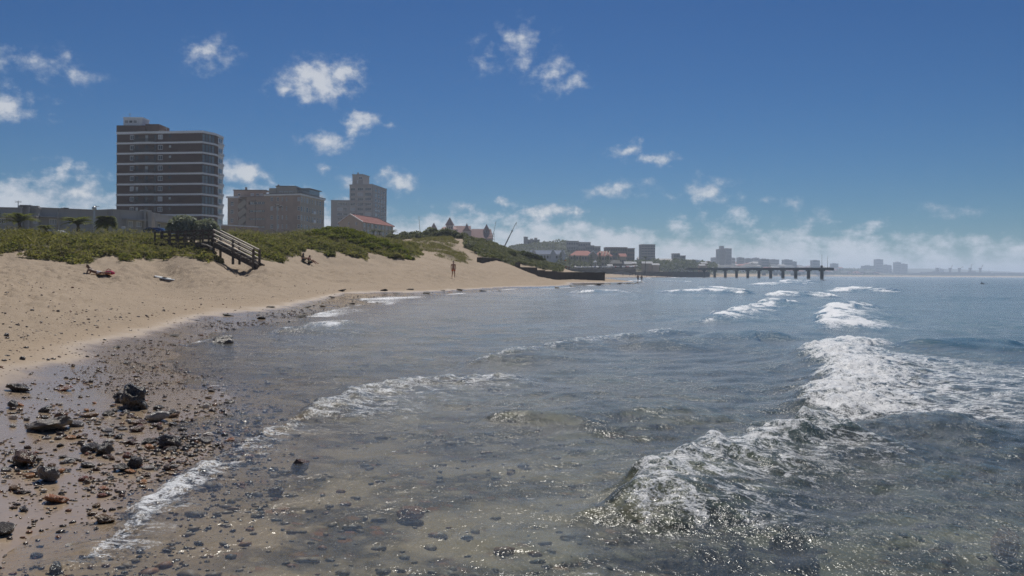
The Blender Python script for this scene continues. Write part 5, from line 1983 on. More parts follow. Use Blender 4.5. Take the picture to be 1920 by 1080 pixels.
def person(label, loc, rz=0.0, pose=None, skin='skin_tan', hair='hair_black', shorts=None, top=None, trousers=None, long_hair=False, group=None, scale=1.0, fingers=True):
    J = dict(STAND)
    J.update(pose or {})
    J = {k: Vector(v) for k, v in J.items()}
    e = empty('person', loc, rz, scale)
    tag(e, label, 'person', group)
    names = ['pelvis', 'spine', 'chest', 'neck', 'head', 'crown', 'shl', 'ell', 'wrl', 'shr', 'elr', 'wrr', 'hil', 'knl', 'anl', 'tol', 'hir', 'knr', 'anr', 'tor']
    ix = {n: i for i, n in enumerate(names)}
    pts = [J[n] for n in names]
    rad = [RAD.get(n) or RAD[n[:2]] for n in names]
    E = [('pelvis', 'spine'), ('spine', 'chest'), ('chest', 'neck'), ('neck', 'head'), ('head', 'crown'), ('chest', 'shl'), ('shl', 'ell'), ('ell', 'wrl'),
         ('chest', 'shr'), ('shr', 'elr'), ('elr', 'wrr'), ('pelvis', 'hil'), ('hil', 'knl'), ('knl', 'anl'), ('anl', 'tol'), ('pelvis', 'hir'), ('hir', 'knr'), ('knr', 'anr'), ('anr', 'tor')]
    ed = [(ix[a], ix[b]) for a, b in E]
    # palm, and a nose
    fwd = (J['head'] - J['crown']).cross(J['shl'] - J['shr'])
    fwd.normalize()
    for s in 'lr':
        d = (J['wr' + s] - J['el' + s]).normalized()
        pts.append(J['wr' + s] + d * .085)
        rad.append((.040, .020))
        ed.append((ix['wr' + s], len(pts) - 1))
        ix['pa' + s] = len(pts) - 1
    body = skin_obj('body', pts, ed, rad, skin, e)
    if fingers:
        for s in 'lr':
            d = (J['wr' + s] - J['el' + s]).normalized()
            side = d.cross(Vector((1, 0, 0) if s == 'l' else (-1, 0, 0)))
            if side.length < .1:
                side = Vector((0, 1, 0))
            side.normalize()
            curl = d.cross(side)
            for k, (off, ln) in enumerate(((-.030, .070), (-.010, .082), (.010, .078), (.028, .062), (-.042, .055))):
                b0 = J['wr' + s] + d * (.095 if k < 4 else .045) + side * off
                dd = d if k < 4 else (d + side * -.7).normalized()
                f = [b0, b0 + dd * ln * .5, b0 + dd * ln * .8 + curl * .018, b0 + dd * ln + curl * .035]
                skin_obj('finger' if k < 4 else 'thumb', f, [(0, 1), (1, 2), (2, 3)], [.010, .0095, .009, .007], skin, e, sub=1)
    h, c = J['head'], J['crown']
    up = (c - h).normalized()
    back = -fwd if fwd.length > .5 else Vector((0, 1, 0))
    hp = [c + up * .045 - back * .02, c + up * .01 + back * .045, h + back * .07]
    hr = [(.075, .085), (.085, .08), (.075, .06)]
    he = [(0, 1), (1, 2)]
    if long_hair:
        hp.append(J['neck'] + back * .08)
        hr.append((.08, .05))
        he.append((2, 3))
        hp.append(J['chest'] + back * .12)
        hr.append((.07, .035))
        he.append((3, 4))
    skin_obj('hair', hp, he, hr, hair, e, sub=1)
    nz = h - back * .10
    skin_obj('nose', [nz + up * .02, nz - up * .02 - back * .012], [(0, 1)], [.010, .014], skin, e, sub=1)

    def cloth(name, chain, mat, grow):
        P_, R_, E_ = [], [], []
        id_ = {}
        for a, b, f in chain:
            for n_, pos in ((a, J[a]), (b + str(f), J[a].lerp(J[b], f))):
                if n_ not in id_:
                    id_[n_] = len(P_)
                    P_.append(pos)
                    key = n_.rstrip('0123456789.')
                    r0 = RAD.get(key) or RAD[key[:2]]
                    ra = RAD.get(a) or RAD[a[:2]]
                    if f != 1 and n_ != a:
                        g0 = ra if not isinstance(ra, tuple) else ra[0]
                        g1 = r0 if not isinstance(r0, tuple) else r0[0]
                        r0 = g0 + (g1 - g0) * f + .02
                    R_.append(tuple(x + grow for x in r0) if isinstance(r0, tuple) else r0 + grow)
            E_.append((id_[a], id_[b + str(f)]))
        return skin_obj(name, P_, E_, R_, mat, e)
    if shorts:
        cloth('shorts', [('pelvis', 'spine', .4), ('pelvis', 'hil', .999), ('pelvis', 'hir', .999)], shorts, .022)
        for s in 'lr':
            a, b = J['hi' + s], J['hi' + s].lerp(J['kn' + s], .62)
            skin_obj('shorts_leg', [a, a.lerp(b, .5), b], [(0, 1), (1, 2)], [.105, .105, .098], shorts, e)
    if trousers:
        cloth('trousers', [('pelvis', 'spine', .4), ('pelvis', 'hil', .999), ('pelvis', 'hir', .999)], trousers, .02)
        for s in 'lr':
            a, k_, b = J['hi' + s], J['kn' + s], J['kn' + s].lerp(J['an' + s], .9)
            skin_obj('trouser_leg', [a, k_, b], [(0, 1), (1, 2)], [.102, .078, .062], trousers, e)
    if top:
        cloth('shirt', [('pelvis', 'spine', .999), ('spine', 'chest', .999), ('chest', 'shl', .999), ('chest', 'shr', .999), ('chest', 'neck', .45)], top, .018)
        for s in 'lr':
            a, b = J['sh' + s], J['sh' + s].lerp(J['el' + s], .6)
            skin_obj('sleeve', [a, b], [(0, 1)], [.082, .062], top, e)
    return e


def all_people():
    # man in orange shorts walking on the beach
    p = P(850, 528.5, 95)
    g = gz(p.x, 95)
    person('bare chested man in orange shorts walking on the dry sand', (p.x, 95, g), .25,
           dict(knl=(.11, -.12, .50), anl=(.12, -.05, .08), tol=(.13, -.21, .035), knr=(-.10, -.04, .50), anr=(-.12, .19, .13), tor=(-.12, .08, .04), ell=(.235, .05, 1.15), wrl=(.215, -.10, .93), elr=(-.235, .06, 1.14), wrr=(-.225, .02, .88)),
           'skin_tan', 'hair_black', shorts='cloth_orange', scale=1.03)
    # woman lying on her front
    p = P(178, 515.5, 57)
    g = gz(p.x, 57)
    person('woman lying on her front propped on her elbows in pale shorts on a towel', (p.x, 57, g + .05), 0.0,
           dict(pelvis=(.10, 0, .14), spine=(-.08, 0, .17), chest=(-.28, 0, .27), neck=(-.42, 0, .40), head=(-.49, 0, .47), crown=(-.52, 0, .56),
                shl=(-.34, -.19, .30), ell=(-.42, -.22, .05), wrl=(-.64, -.14, .035), shr=(-.34, .19, .30), elr=(-.42, .22, .05), wrr=(-.64, .14, .035),
                hil=(.16, -.10, .12), knl=(.55, -.10, .085), anl=(.95, -.09, .09), tol=(1.08, -.09, .05), hir=(.16, .10, .12), knr=(.55, .10, .085), anr=(.93, .12, .10), tor=(1.06, .12, .05)),
           'skin_dark', 'hair_brown', shorts='cloth_white', long_hair=True)
    tw = MB()
    n = 8
    for i in range(n):
        for j in range(3):
            def q(a, b):
                x, y = -1.0 + 2.1 * a / n, -.40 + .8 * b / 3
                return (x, y, .02 + .012 * math.sin(a * 2.1 + b))
            tw.quad(q(i, j), q(i + 1, j), q(i + 1, j + 1), q(i, j + 1))
            tw.quad(*[(a_, b_, c_ - .025) for a_, b_, c_ in (q(i, j + 1), q(i + 1, j + 1), q(i + 1, j), q(i, j))])
    o = tw.build('towel', M['towel_orange'])
    o.location = (p.x + .05, 57, g + .02)
    tag(o, 'orange towel spread on the sand under the lying woman', 'towel')
    q = P(205, 516.5, 57.2)
    T = Thing('beach_bag', 'round pink beach bag on the sand by the lying woman', 'bag', (q.x, 57.2, gz(q.x, 57.2)))
    T.part(MB().tube([T.loc + Vector((-.32, 0, .16)), T.loc + Vector((-.18, 0, .17)), T.loc + Vector((.15, 0, .17)), T.loc + Vector((.34, 0, .14))], [.05, .13, .14, .06], 10), 'body', 'cloth_pink', smooth=True)
    T.part(MB().tube([T.loc + Vector((-.2, 0, .32)), T.loc + Vector((-.05, 0, .43)), T.loc + Vector((.12, 0, .33))], .018, 5), 'handle', 'cloth_red')
    T.part(MB().tube([T.loc + Vector((-.38, 0, -.02)), T.loc + Vector((-.34, 0, .3))], .02, 5), 'strap', 'timber_dark')
    # board on the sand
    a, b = P(287, 521.2, 61), P(336, 526.3, 59)
    e = empty('surfboard', ((a.x + b.x) / 2, 60, gz((a.x + b.x) / 2, 60) + .16), math.atan2(b.y - a.y, b.x - a.x))
    tag(e, 'long white board lying flat on the open sand', 'board')
    L = (b - a).length / 2
    e.rotation_euler[1] = math.atan2(gz(a.x, a.y) - gz(b.x, b.y), 2 * L)
    e.rotation_euler[0] = .12
    v, f = [], []
    n = 16
    for k in range(n + 1):
        s = -1 + 2 * k / n
        wd = .29 * max(0.02, (1 - abs(s) ** 2.6)) ** .6
        z = .05 * abs(s) ** 3
        v += [(s * L, -wd, z), (s * L, 0, z + .03), (s * L, wd, z), (s * L, 0, z - .02)]
    for k in range(n):
        i = 4 * k
        for j in range(4):
            f.append((i + j, i + (j + 1) % 4, i + 4 + (j + 1) % 4, i + 4 + j))
    mb = MB()
    mb.v, mb.f = v, f
    mb.build('deck', M['board_white'], e, True)
    MB().bx(-L * .25, L * .05, -.08, .08, .05, .056).build('traction_pad', M['rubber'], e)
    MB().quad((L * .8, -.01, -.03), (L * .9, -.01, -.03), (L * .92, 0, -.16)).quad((L * .8, .01, -.03), (L * .92, 0, -.16), (L * .9, .01, -.03)).build('fin', M['rubber'], e)
    # seated pair
    sit = dict(pelvis=(0, 0, .12), spine=(-.05, 0, .28), chest=(-.06, 0, .46), neck=(-.03, 0, .62), head=(0, 0, .71), crown=(.01, 0, .81), shl=(-.05, -.19, .54), ell=(.10, -.26, .34), wrl=(.30, -.16, .36),
               shr=(-.05, .19, .54), elr=(.10, .26, .34), wrr=(.30, .14, .36), hil=(.05, -.10, .12), knl=(.42, -.11, .42), anl=(.66, -.11, .07), tol=(.80, -.11, .035), hir=(.05, .10, .12), knr=(.42, .11, .42), anr=(.66, .11, .07), tor=(.80, .11, .035))
    sit2 = dict(sit)
    sit2.update(wrl=(.22, -.20, .60), ell=(.16, -.28, .40), knr=(.5, .1, .30), anr=(.85, .1, .06), tor=(.95, .1, .1))
    p = P(568, 491, 86)
    g = gz(p.x, 86)
    person('seated person in black top sitting on the sand below the dune', (p.x, 86, g), -.25, sit, 'skin_tan', 'hair_black', shorts='cloth_navy', top='cloth_black', long_hair=True)
    p2 = P(580, 491, 86)
    person('seated person in red top and blue shorts with knees raised on the sand', (p2.x, 86, gz(p2.x, 86)), -.2, sit2, 'skin_tan', 'hair_brown', shorts='cloth_navy', top='cloth_red')
    tw = MB()
    for i in range(6):
        def q(a, b):
            return (-.75 + 1.5 * a / 6, -.5 + b, .012 * math.sin(a * 1.7 + b * 3))
        tw.quad(q(i, 0), q(i + 1, 0), q(i + 1, 1), q(i, 1))
        tw.quad(*[(a_, b_, c_ - .02) for a_, b_, c_ in (q(i, 1), q(i + 1, 1), q(i + 1, 0), q(i, 0))])
    o = tw.build('towel', M['cloth_green'])
    o.location = (p.x + .1, 85.8, g + .03)
    tag(o, 'green and white towel under the two seated people', 'towel')
    # walking pair far down the beach
    p = P(1196, 526.5, 205)
    person('dark figure walking at the water edge beyond the groyne, taller of two', (p.x, 205, max(gz(p.x, 205), .02)), .3, dict(knr=(-.1, -.14, .5), anr=(-.1, .1, .1)), 'skin_dark', 'hair_black', shorts='cloth_navy', top='cloth_black', fingers=False)
    p = P(1203, 526.5, 206)
    person('dark figure walking at the water edge beyond the groyne, shorter of two', (p.x, 206, max(gz(p.x, 206), .02)), .2, dict(knl=(.1, -.14, .5), anl=(.1, .1, .1)), 'skin_dark', 'hair_black', shorts='cloth_black', top='cloth_navy', scale=.93, fingers=False)
    p = P(1061.5, 511, 262)
    person('person in dark red top standing on the sand behind the groyne', (p.x, 262, gz(p.x, 262)), 0, None, 'skin_dark', 'hair_black', trousers='cloth_black', top='cloth_red', fingers=False)
    p = P(1066.5, 511, 263)
    person('person in brown clothes standing on the sand behind the groyne', (p.x, 263, gz(p.x, 263)), .4, None, 'skin_dark', 'hair_black', trousers='cloth_black', top='hair_brown', fingers=False, scale=.95)
    # far bathers on the bay beach: copies of one small standing figure
    rr = random.Random(4)
    proto = None
    for i in range(26):
        u = rr.uniform(1228, 1300) if i > 5 else rr.uniform(1150, 1228)
        d = 560 + (u - 1200) * .8 + rr.uniform(-8, 10)
        x = P(u, 515, d).x
        z = max(gz(x, d), -.5)
        if proto is None:
            proto = person('tiny bather standing on the far bay beach near the pier', (x, d, z), 0, None, 'skin_dark', 'hair_black', shorts='cloth_navy', group='bathers on the far bay beach', fingers=False)
        else:
            c = copy_tree(proto)
            c.location = (x, d, z)
            c.rotation_euler = (0, 0, rr.uniform(0, 6))
            c.scale = (rr.uniform(.8, 1.08),) * 3
    swim = dict(pelvis=(.45, 0, -.05), spine=(.25, 0, .02), chest=(.05, 0, .10), neck=(-.1, 0, .24), head=(-.17, 0, .32), crown=(-.19, 0, .41), shl=(-.02, -.19, .14), ell=(-.25, -.30, .05), wrl=(-.5, -.25, -.02),
                shr=(-.02, .19, .14), elr=(-.25, .3, .05), wrr=(-.5, .25, -.02), hil=(.5, -.1, -.06), knl=(.9, -.1, -.05), anl=(1.25, -.1, 0), tol=(1.4, -.1, 0), hir=(.5, .1, -.06), knr=(.9, .1, -.05), anr=(1.25, .1, 0), tor=(1.4, .1, 0))
    p = G(1842, 532.5, .0)
    person('surfer in black lying low in the open water far from the pier', (p.x, p.y, .02), .2, swim, 'cloth_black', 'hair_black', top='cloth_black', fingers=False, scale=1.1)
    p = G(1541.5, 526.5, .0)
    person('surfer in black paddling in front of the pier end', (p.x, p.y, .25), .4, swim, 'cloth_black', 'hair_black', top='cloth_black', fingers=False, scale=1.1)


all_people()

# ------------------------------------------------------------------ groyne
def groyne():
    T = Thing('groyne', 'dark stepped concrete groyne wall running from the dune to the water edge', 'groyne', P(1040, 515, 190))
    segs = [(898, 930, 499.5, 132), (930, 950, 501.0, 139), (950, 972, 502.2, 144), (972, 1004, 504.0, 150), (1004, 1019, 506.2, 158), (1019, 1042, 508.2, 163), (1042, 1074, 510.0, 169)]
    for (u0, u1, v, d) in segs:
        a, b = P(u0, v, d), P(u1, v, d + (u1 - u0) * .24)
        a.z = max(a.z, max(gz(q.x, q.y) for q in (a, b, a.lerp(b, .5))) + .22)
        T.part(MB().bar((a.x, a.y, a.z - 1.1), (b.x, b.y, a.z - 1.1), .7, 2.2), 'wall_block', 'concrete_dark', bevel=.03)
    a, b = P(1072, 511.3, 176.5), P(1131.5, 512.6, 182)
    T.part(MB().bar((a.x, a.y, a.z - 1.4), (b.x, b.y, a.z - 1.4), .95, 2.8), 'end_wall', 'concrete_dark', bevel=.04)
    T.part(MB().bar((a.x - .02, a.y, a.z + .06), (b.x + .1, b.y, a.z + .06), 1.1, .12), 'coping', 'concrete_dark')
    T.part(MB().box((b.x + .3, b.y - .2, .10), (1.2, 1.7, .62)), 'footing', 'concrete_dark', bevel=.05)
    c0, c1 = P(1046, 512, 185), P(1115, 523, 180.5)
    for k in range(9):
        s = k / 8
        q = a.lerp(b, s)
        T.part(MB().bar((q.x, q.y - .5, .0), (q.x, q.y - .5, a.z - .1), .10), 'rib', 'concrete_dark')


groyne()

# ------------------------------------------------------------------ stones
def stone_material(name, c0, c1, c2, rough=.22):
    m, t = material(name)
    p = t.obj()
    n = t.noise(p, 3.0, 5, .65)
    n2 = t.noise(p, 14.0, 4, .7)
    c = t.mix(t.ramp(n, .35, .65), c0, c1)
    c = t.mix(t.ramp(n2, .55, .72), c, c2)
    hs = t.node('ShaderNodeHueSaturation')
    t.put(hs.inputs['Color'], c)
    t.put(hs.inputs['Value'], t.math('MULTIPLY_ADD', t.rnd(), 1.3, .75))
    t.put(hs.inputs['Hue'], t.math('MULTIPLY_ADD', t.rnd(), .03, .485))
    t.out(t.bsdf(hs.outputs[0], t.math('MULTIPLY_ADD', n2, .28, rough - .10), .6, normal=t.bump(t.math('ADD', n2, n), .5, .06)))
    M[name] = m


stone_material('stone_dark', (.030, .025, .021), (.065, .052, .042), (.10, .08, .065))
stone_material('stone_brown', (.070, .038, .020), (.125, .070, .038), (.17, .11, .07))
stone_material('stone_rust', (.16, .060, .022), (.24, .10, .045), (.12, .05, .03))
stone_material('stone_grey', (.12, .105, .09), (.19, .17, .15), (.27, .25, .23))
stone_material('stone_pale', (.33, .28, .23), (.45, .40, .34), (.25, .21, .17))
stone_material('stone_pitted', (.10, .080, .065), (.035, .03, .026), (.17, .145, .12), .4)


def stone_mesh(seed, mat, flat=.6, jag=.25, sub=2):
    r = random.Random(seed)
    bm = bmesh.new()
    bmesh.ops.create_icosphere(bm, subdivisions=sub, radius=.5)
    cuts = []
    for k in range(7):
        d = Vector((r.gauss(0, 1), r.gauss(0, 1), r.gauss(0, 1))).normalized()
        cuts.append((d, r.uniform(.26, .42)))
    s = Vector((1.0, r.uniform(.6, .95), flat * r.uniform(.8, 1.2)))
    for v in bm.verts:
        p = v.co.copy()
        for d, h in cuts:
            e = p.dot(d) - h
            if e > 0:
                p -= d * e * .85
        n = math.sin(p.x * 9 + seed) * math.sin(p.y * 8 - seed * 2) * math.sin(p.z * 10 + 1)
        p *= 1 + jag * .4 * n + r.uniform(-.05, .05) * jag * 2
        v.co = Vector((p.x * s.x, p.y * s.y, p.z * s.z)) * 1.2
    me = bpy.data.meshes.new('stone')
    bm.to_mesh(me)
    bm.free()
    me.materials.append(M[mat])
    if jag < .35:
        me.polygons.foreach_set('use_smooth', [True] * len(me.polygons))
    return me


STONES = {}
for _mt, _ct in (('stone_dark', 6), ('stone_brown', 5), ('stone_rust', 3), ('stone_grey', 4), ('stone_pale', 2)):
    STONES[_mt] = [stone_mesh(i * 7 + len(_mt), _mt, .45 + .1 * (i % 4), (.18, .4, .28, .15, .45, .3)[i % 6]) for i in range(_ct)]
stone_material('stone_weedy', (.016, .015, .012), (.03, .027, .02), (.05, .042, .03), .75)
WEEDY = [stone_mesh(i * 5 + 3, 'stone_weedy', .5, .9) for i in range(4)]
_KIND = {'stone_dark': 'wet black stone', 'stone_brown': 'wet brown stone', 'stone_rust': 'rust orange wet stone', 'stone_grey': 'smooth grey pebble', 'stone_pale': 'pale glinting pebble'}


def put_stone(me, loc, size, rr, label, group=None, name='beach_stone', sq=1.0, sink=.25):
    o = link(bpy.data.objects.new(name, me))
    zb = max(gz(loc[0], loc[1]), -2)
    o.location = (loc[0], loc[1], zb + size * .32 * sq * (1 - sink))
    o.rotation_euler = (rr.uniform(-.25, .25), rr.uniform(-.25, .25), rr.uniform(0, 6.28))
    o.scale = (size, size, size * sq)
    tag(o, label, 'stone', group)
    return o


def stones():
    rr = random.Random(12)
    def one(u, v, px, mat, label, sq=1.0, name='beach_rock', jag=.5, seed=0, sub=3, z=.05, py=None):
        q = G(u, v, z)
        size = px / FPX * q.y
        me = stone_mesh(seed + 200, mat, .6, jag, sub)
        return put_stone(me, (q.x, q.y), size, rr, label, None, name, sq, .12)
    one(418, 641, 40, 'stone_dark', 'single long black rock lying in the shallow edge of the water', .75, seed=1)
    one(248, 764, 48, 'stone_dark', 'ragged black rock draped with weed, tallest in the stone patch', 1.35, seed=2, jag=.95)
    one(232, 752, 30, 'stone_pitted', 'rough grey rock leaning behind the ragged black rock', 1.2, seed=3, jag=.9)
    one(297, 783, 36, 'stone_grey', 'smooth glossy grey boulder touching the ragged black rock', .9, seed=4, jag=.2)
    one(97, 808, 66, 'stone_pitted', 'large flat pitted boulder at the landward end of the stones', .55, seed=5, jag=.6)
    one(112, 795, 30, 'stone_brown', 'round brown boulder resting behind the pitted boulder', 1.2, seed=6, jag=.2)
    one(122, 736, 32, 'stone_rust', 'flat reddish slab lying on the wet sheen', .4, seed=7, jag=.4)
    one(33, 746, 36, 'stone_dark', 'low dark twin rock alone on the wet sand', .65, seed=8, jag=.8)
    one(86, 775, 22, 'stone_dark', 'single black stone mirrored in the wet sand', .9, seed=9)
    one(318, 831, 38, 'stone_dark', 'angular black block in the middle of the stone patch', .95, seed=10, jag=.55)
    one(168, 845, 28, 'stone_dark', 'glossy black dome shaped stone in the stone patch', 1.0, seed=11, jag=.15)
    one(196, 848, 30, 'stone_dark', 'pointed black stone beside the glossy dome', 1.0, seed=12, jag=.5)
    one(253, 870, 26, 'stone_dark', 'tall black stone in the row along the wash', 1.3, seed=13, jag=.4)
    one(228, 876, 26, 'stone_dark', 'broad black stone touching the tall one in the row', .8, seed=14, jag=.4)
    one(45, 872, 58, 'stone_brown', 'heap of dark brown stone at the landward side', .8, seed=15, jag=.7)
    one(88, 898, 40, 'stone_grey', 'grey layered boulder with a glinting face', 1.1, seed=16, jag=.6)
    one(106, 933, 42, 'stone_rust', 'long orange brown stone lying alone in the wash', .6, seed=17, jag=.35)
    one(8, 996, 34, 'stone_dark', 'bright glinting black boulder at the edge of the wash', 1.0, seed=18, jag=.3)
    one(563, 882, 34, 'stone_brown', 'brown rock breaking the surface in clear shallow water', 1.3, seed=19, jag=.4, z=-.06)
    one(519, 925, 28, 'stone_brown', 'small brown rock awash near the bore', 1.2, seed=20, jag=.4, z=-.05)
    one(770, 968, 46, 'stone_rust', 'reddish rock just under the rippled surface', .9, seed=21, jag=.4, z=-.10)
    one(1490, 1030, 80, 'stone_pitted', 'barnacled rock breaking through behind the curling wave', 1.45, seed=22, jag=.9, z=-.15)
    one(1382, 1042, 40, 'stone_dark', 'small black rock awash beside the barnacled rock', 1.6, seed=23, jag=.6, z=-.15)
    one(1885, 1018, 70, 'stone_rust', 'long reddish brown rock awash in open shallow water', 1.3, seed=24, jag=.4, z=-.2)
    one(105, 1050, 28, 'stone_dark', 'black stone half covered by the foam line', 1.0, seed=25, jag=.4)
    one(195, 964, 40, 'stone_brown', 'low brown stone with water parting round it', .6, seed=26, jag=.3)
    # the many stones of the patch
    mats = ['stone_dark'] * 7 + ['stone_brown'] * 8 + ['stone_rust'] * 3 + ['stone_grey'] * 4 + ['stone_pale']
    n = 0
    areas = [((20, 470), (770, 905), 140, (9, 24)), ((200, 330), (745, 840), 50, (9, 22)), ((0, 200), (860, 930), 26, (11, 26)), ((0, 420), (660, 780), 38, (6, 15)), ((0, 330), (920, 1070), 18, (10, 22)),
             ((330, 520), (740, 850), 22, (9, 20))]
    for (ua, ub), (va, vb), cnt, (s0, s1) in areas:
        k = 0
        while k < cnt:
            u, v = rr.uniform(ua, ub), rr.uniform(va, vb)
            # patch follows a diagonal from upper left to lower left
            if rr.random() > math.exp(-((v - 835) / 75) ** 2) + .25:
                continue
            k += 1
            mt = rr.choice(mats)
            q = G(u, v, .05)
            if q.y < 2:
                continue
            px = s0 + (s1 - s0) * rr.random() ** 1.7
            put_stone(rr.choice(STONES[mt]), (q.x, q.y), px / FPX * q.y, rr, '%s scattered in the wash near the ragged black rock' % _KIND[mt], 'stones scattered in the wash', sq=rr.uniform(.5, 1.0), sink=rr.uniform(.2, .6))
    # dark clumps along the water line further off
    for (u, v, px) in [(490, 598, 22), (508, 583, 20), (562, 592, 30), (325, 632, 26), (428, 597, 24), (521, 602, 10), (576, 578, 16), (640, 552, 22), (660, 568, 16), (622, 560, 12), (700, 580, 14), (720, 550, 20),
                       (745, 552, 16), (770, 549, 14), (800, 551, 18), (830, 548, 12), (862, 546, 16), (905, 545, 14), (935, 544, 16), (960, 543, 16), (1010, 541, 16), (1045, 539, 14), (1075, 537, 18), (1100, 536, 16),
                       (1120, 534, 18), (1140, 533, 18), (1160, 532, 18), (1175, 531.5, 16), (1188, 531, 14), (1212, 529, 10), (1090, 541, 12), (980, 546, 12), (885, 551, 12), (850, 556, 10), (685, 562, 12), (605, 575, 12)]:
        q = G(u, v, .06)
        put_stone(rr.choice(WEEDY), (q.x, q.y), px * .85 / FPX * q.y, rr, 'dark weedy rock along the distant waterline between stone patch and groyne', 'weedy rocks along the waterline', 'weedy_rock', rr.uniform(.25, .45), .5)


stones()


def pebbles():
    """small gravel and the stones of the sea bed, too many to count"""
    r = np.random.default_rng(3)
    ico = bmesh.new()
    bmesh.ops.create_icosphere(ico, subdivisions=1, radius=.5)
    bv = np.array([tuple(v.co) for v in ico.verts])
    bf = np.array([[v.index for v in f.verts] for f in ico.faces])
    ico.free()
    def field(name, X, Y, size, mat, label, flat=.5):
        n = len(X)
        Z = terrain_z(X, Y)
        Z = Z + sand_relief(X, Y, Z)
        a = r.uniform(0, 6.283, n)
        sc = np.stack([size, size * r.uniform(.5, .9, n), size * flat * r.uniform(.6, 1.2, n)], 1)
        v = bv[None] * (1 + r.uniform(-.22, .22, (n, len(bv), 1)))
        v = v * sc[:, None, :]
        x = v[..., 0] * np.cos(a)[:, None] - v[..., 1] * np.sin(a)[:, None]
        y = v[..., 0] * np.sin(a)[:, None] + v[..., 1] * np.cos(a)[:, None]
        v = np.stack([x + X[:, None], y + Y[:, None], v[..., 2] + (Z + sc[:, 2] * .12)[:, None]], -1).reshape(-1, 3)
        f = (bf[None] + (np.arange(n) * len(bv))[:, None, None]).reshape(-1, 3)
        o = np_mesh(name, v, f, M[mat], None, True, {'tint': np.repeat(r.uniform(0, 1, n), len(bv))})
        tag(o, label, 'pebbles', kind='stuff')
    m, t = material('gravel')
    tt = t.attr('tint')
    c = t.mix(tt, (.030, .026, .022), (.115, .078, .050))
    c = t.mix(t.ramp(tt, .80, .84), c, (.19, .085, .035))
    c = t.mix(t.ramp(tt, .91, .94), c, (.30, .26, .22))
    t.out(t.bsdf(c, .2, .6, normal=t.bump(t.noise(t.pos(), 60, 3), .4, .02)))
    M['gravel'] = m
    m, t = material('bed_stone')
    tt = t.attr('tint')
    c = t.mix(tt, (.07, .058, .045), (.27, .20, .13))
    c = t.mix(t.ramp(tt, .84, .88), c, (.22, .105, .05))
    t.out(t.bsdf(c, .6, .3))
    M['bed_stone'] = m
    # gravel on the wet sand
    n = 80000
    Y = np.exp(r.uniform(math.log(4.2), math.log(75), n))
    X = Y * r.uniform(-.62, .0, n)
    Z = terrain_z(X, Y)
    dens = np.clip(1.0 - np.abs(Z - .04) / .12, .0, 1) * np.clip(.5 + fbm(X * .7, Y * .7, 3, 91), .03, 1)
    dens = np.maximum(dens, .10 * ((Z > 0) & (Z < 1.5)) * np.clip(.4 + 1.2 * fbm(X * .25, Y * .25, 3, 95), .05, 1))
    for zl, sg in ((.42, .03), (.62, .035), (1.02, .05), (1.3, .06)):
        dens = np.maximum(dens, .42 * np.exp(-((Z - zl - .07 * fbm(X * .15, Y * .15, 2, 19)) / sg) ** 2) * np.clip(.4 + fbm(X * .4, Y * .4, 3, 29), 0, 1))
    ok = (r.uniform(0, 1, n) < dens * .8) & (Z > -.06)
    X, Y = X[ok], Y[ok]
    field('gravel', X, Y, np.clip(r.lognormal(-3.6, .5, len(X)), .012, .09) * np.clip(Y / 14, .8, 1.8), 'gravel', 'fine dark gravel strewn over the wet sand')
    # a crowd of smaller stones in the patch
    n = 2600
    uu, vv = r.uniform(0, 520, n), r.normal(835, 62, n)
    ok = (vv > 690) & (vv < 1000) & (fbm(uu * .02, vv * .03, 3, 61) > -.35 + r.uniform(-.3, .3, n))
    pts = np.array([tuple(G(a, b, .05))[:2] for a, b in zip(uu[ok], vv[ok])])
    sz = np.clip(r.lognormal(1.9, .42, len(pts)), 4, 17) / FPX * pts[:, 1]
    field('small_stones', pts[:, 0], pts[:, 1], sz, 'gravel', 'crowd of small brown and dark stones between the larger stones', .6)
    # bed of the shallows
    n = 3600
    Y = np.exp(r.uniform(math.log(3.4), math.log(26), n))
    X = Y * r.uniform(-.45, .62, n)
    Z = terrain_z(X, Y)
    ok = (Z < -.01) & (fbm(X * .55, Y * .55, 3, 17) + r.uniform(-.4, .4, n) > -.1)
    X, Y = X[ok], Y[ok]
    field('sea_bed_stones', X, Y, np.clip(r.lognormal(-2.6, .5, len(X)), .03, .18), 'bed_stone', 'rounded stones lying on the bed of the shallow water', .36)


pebbles()

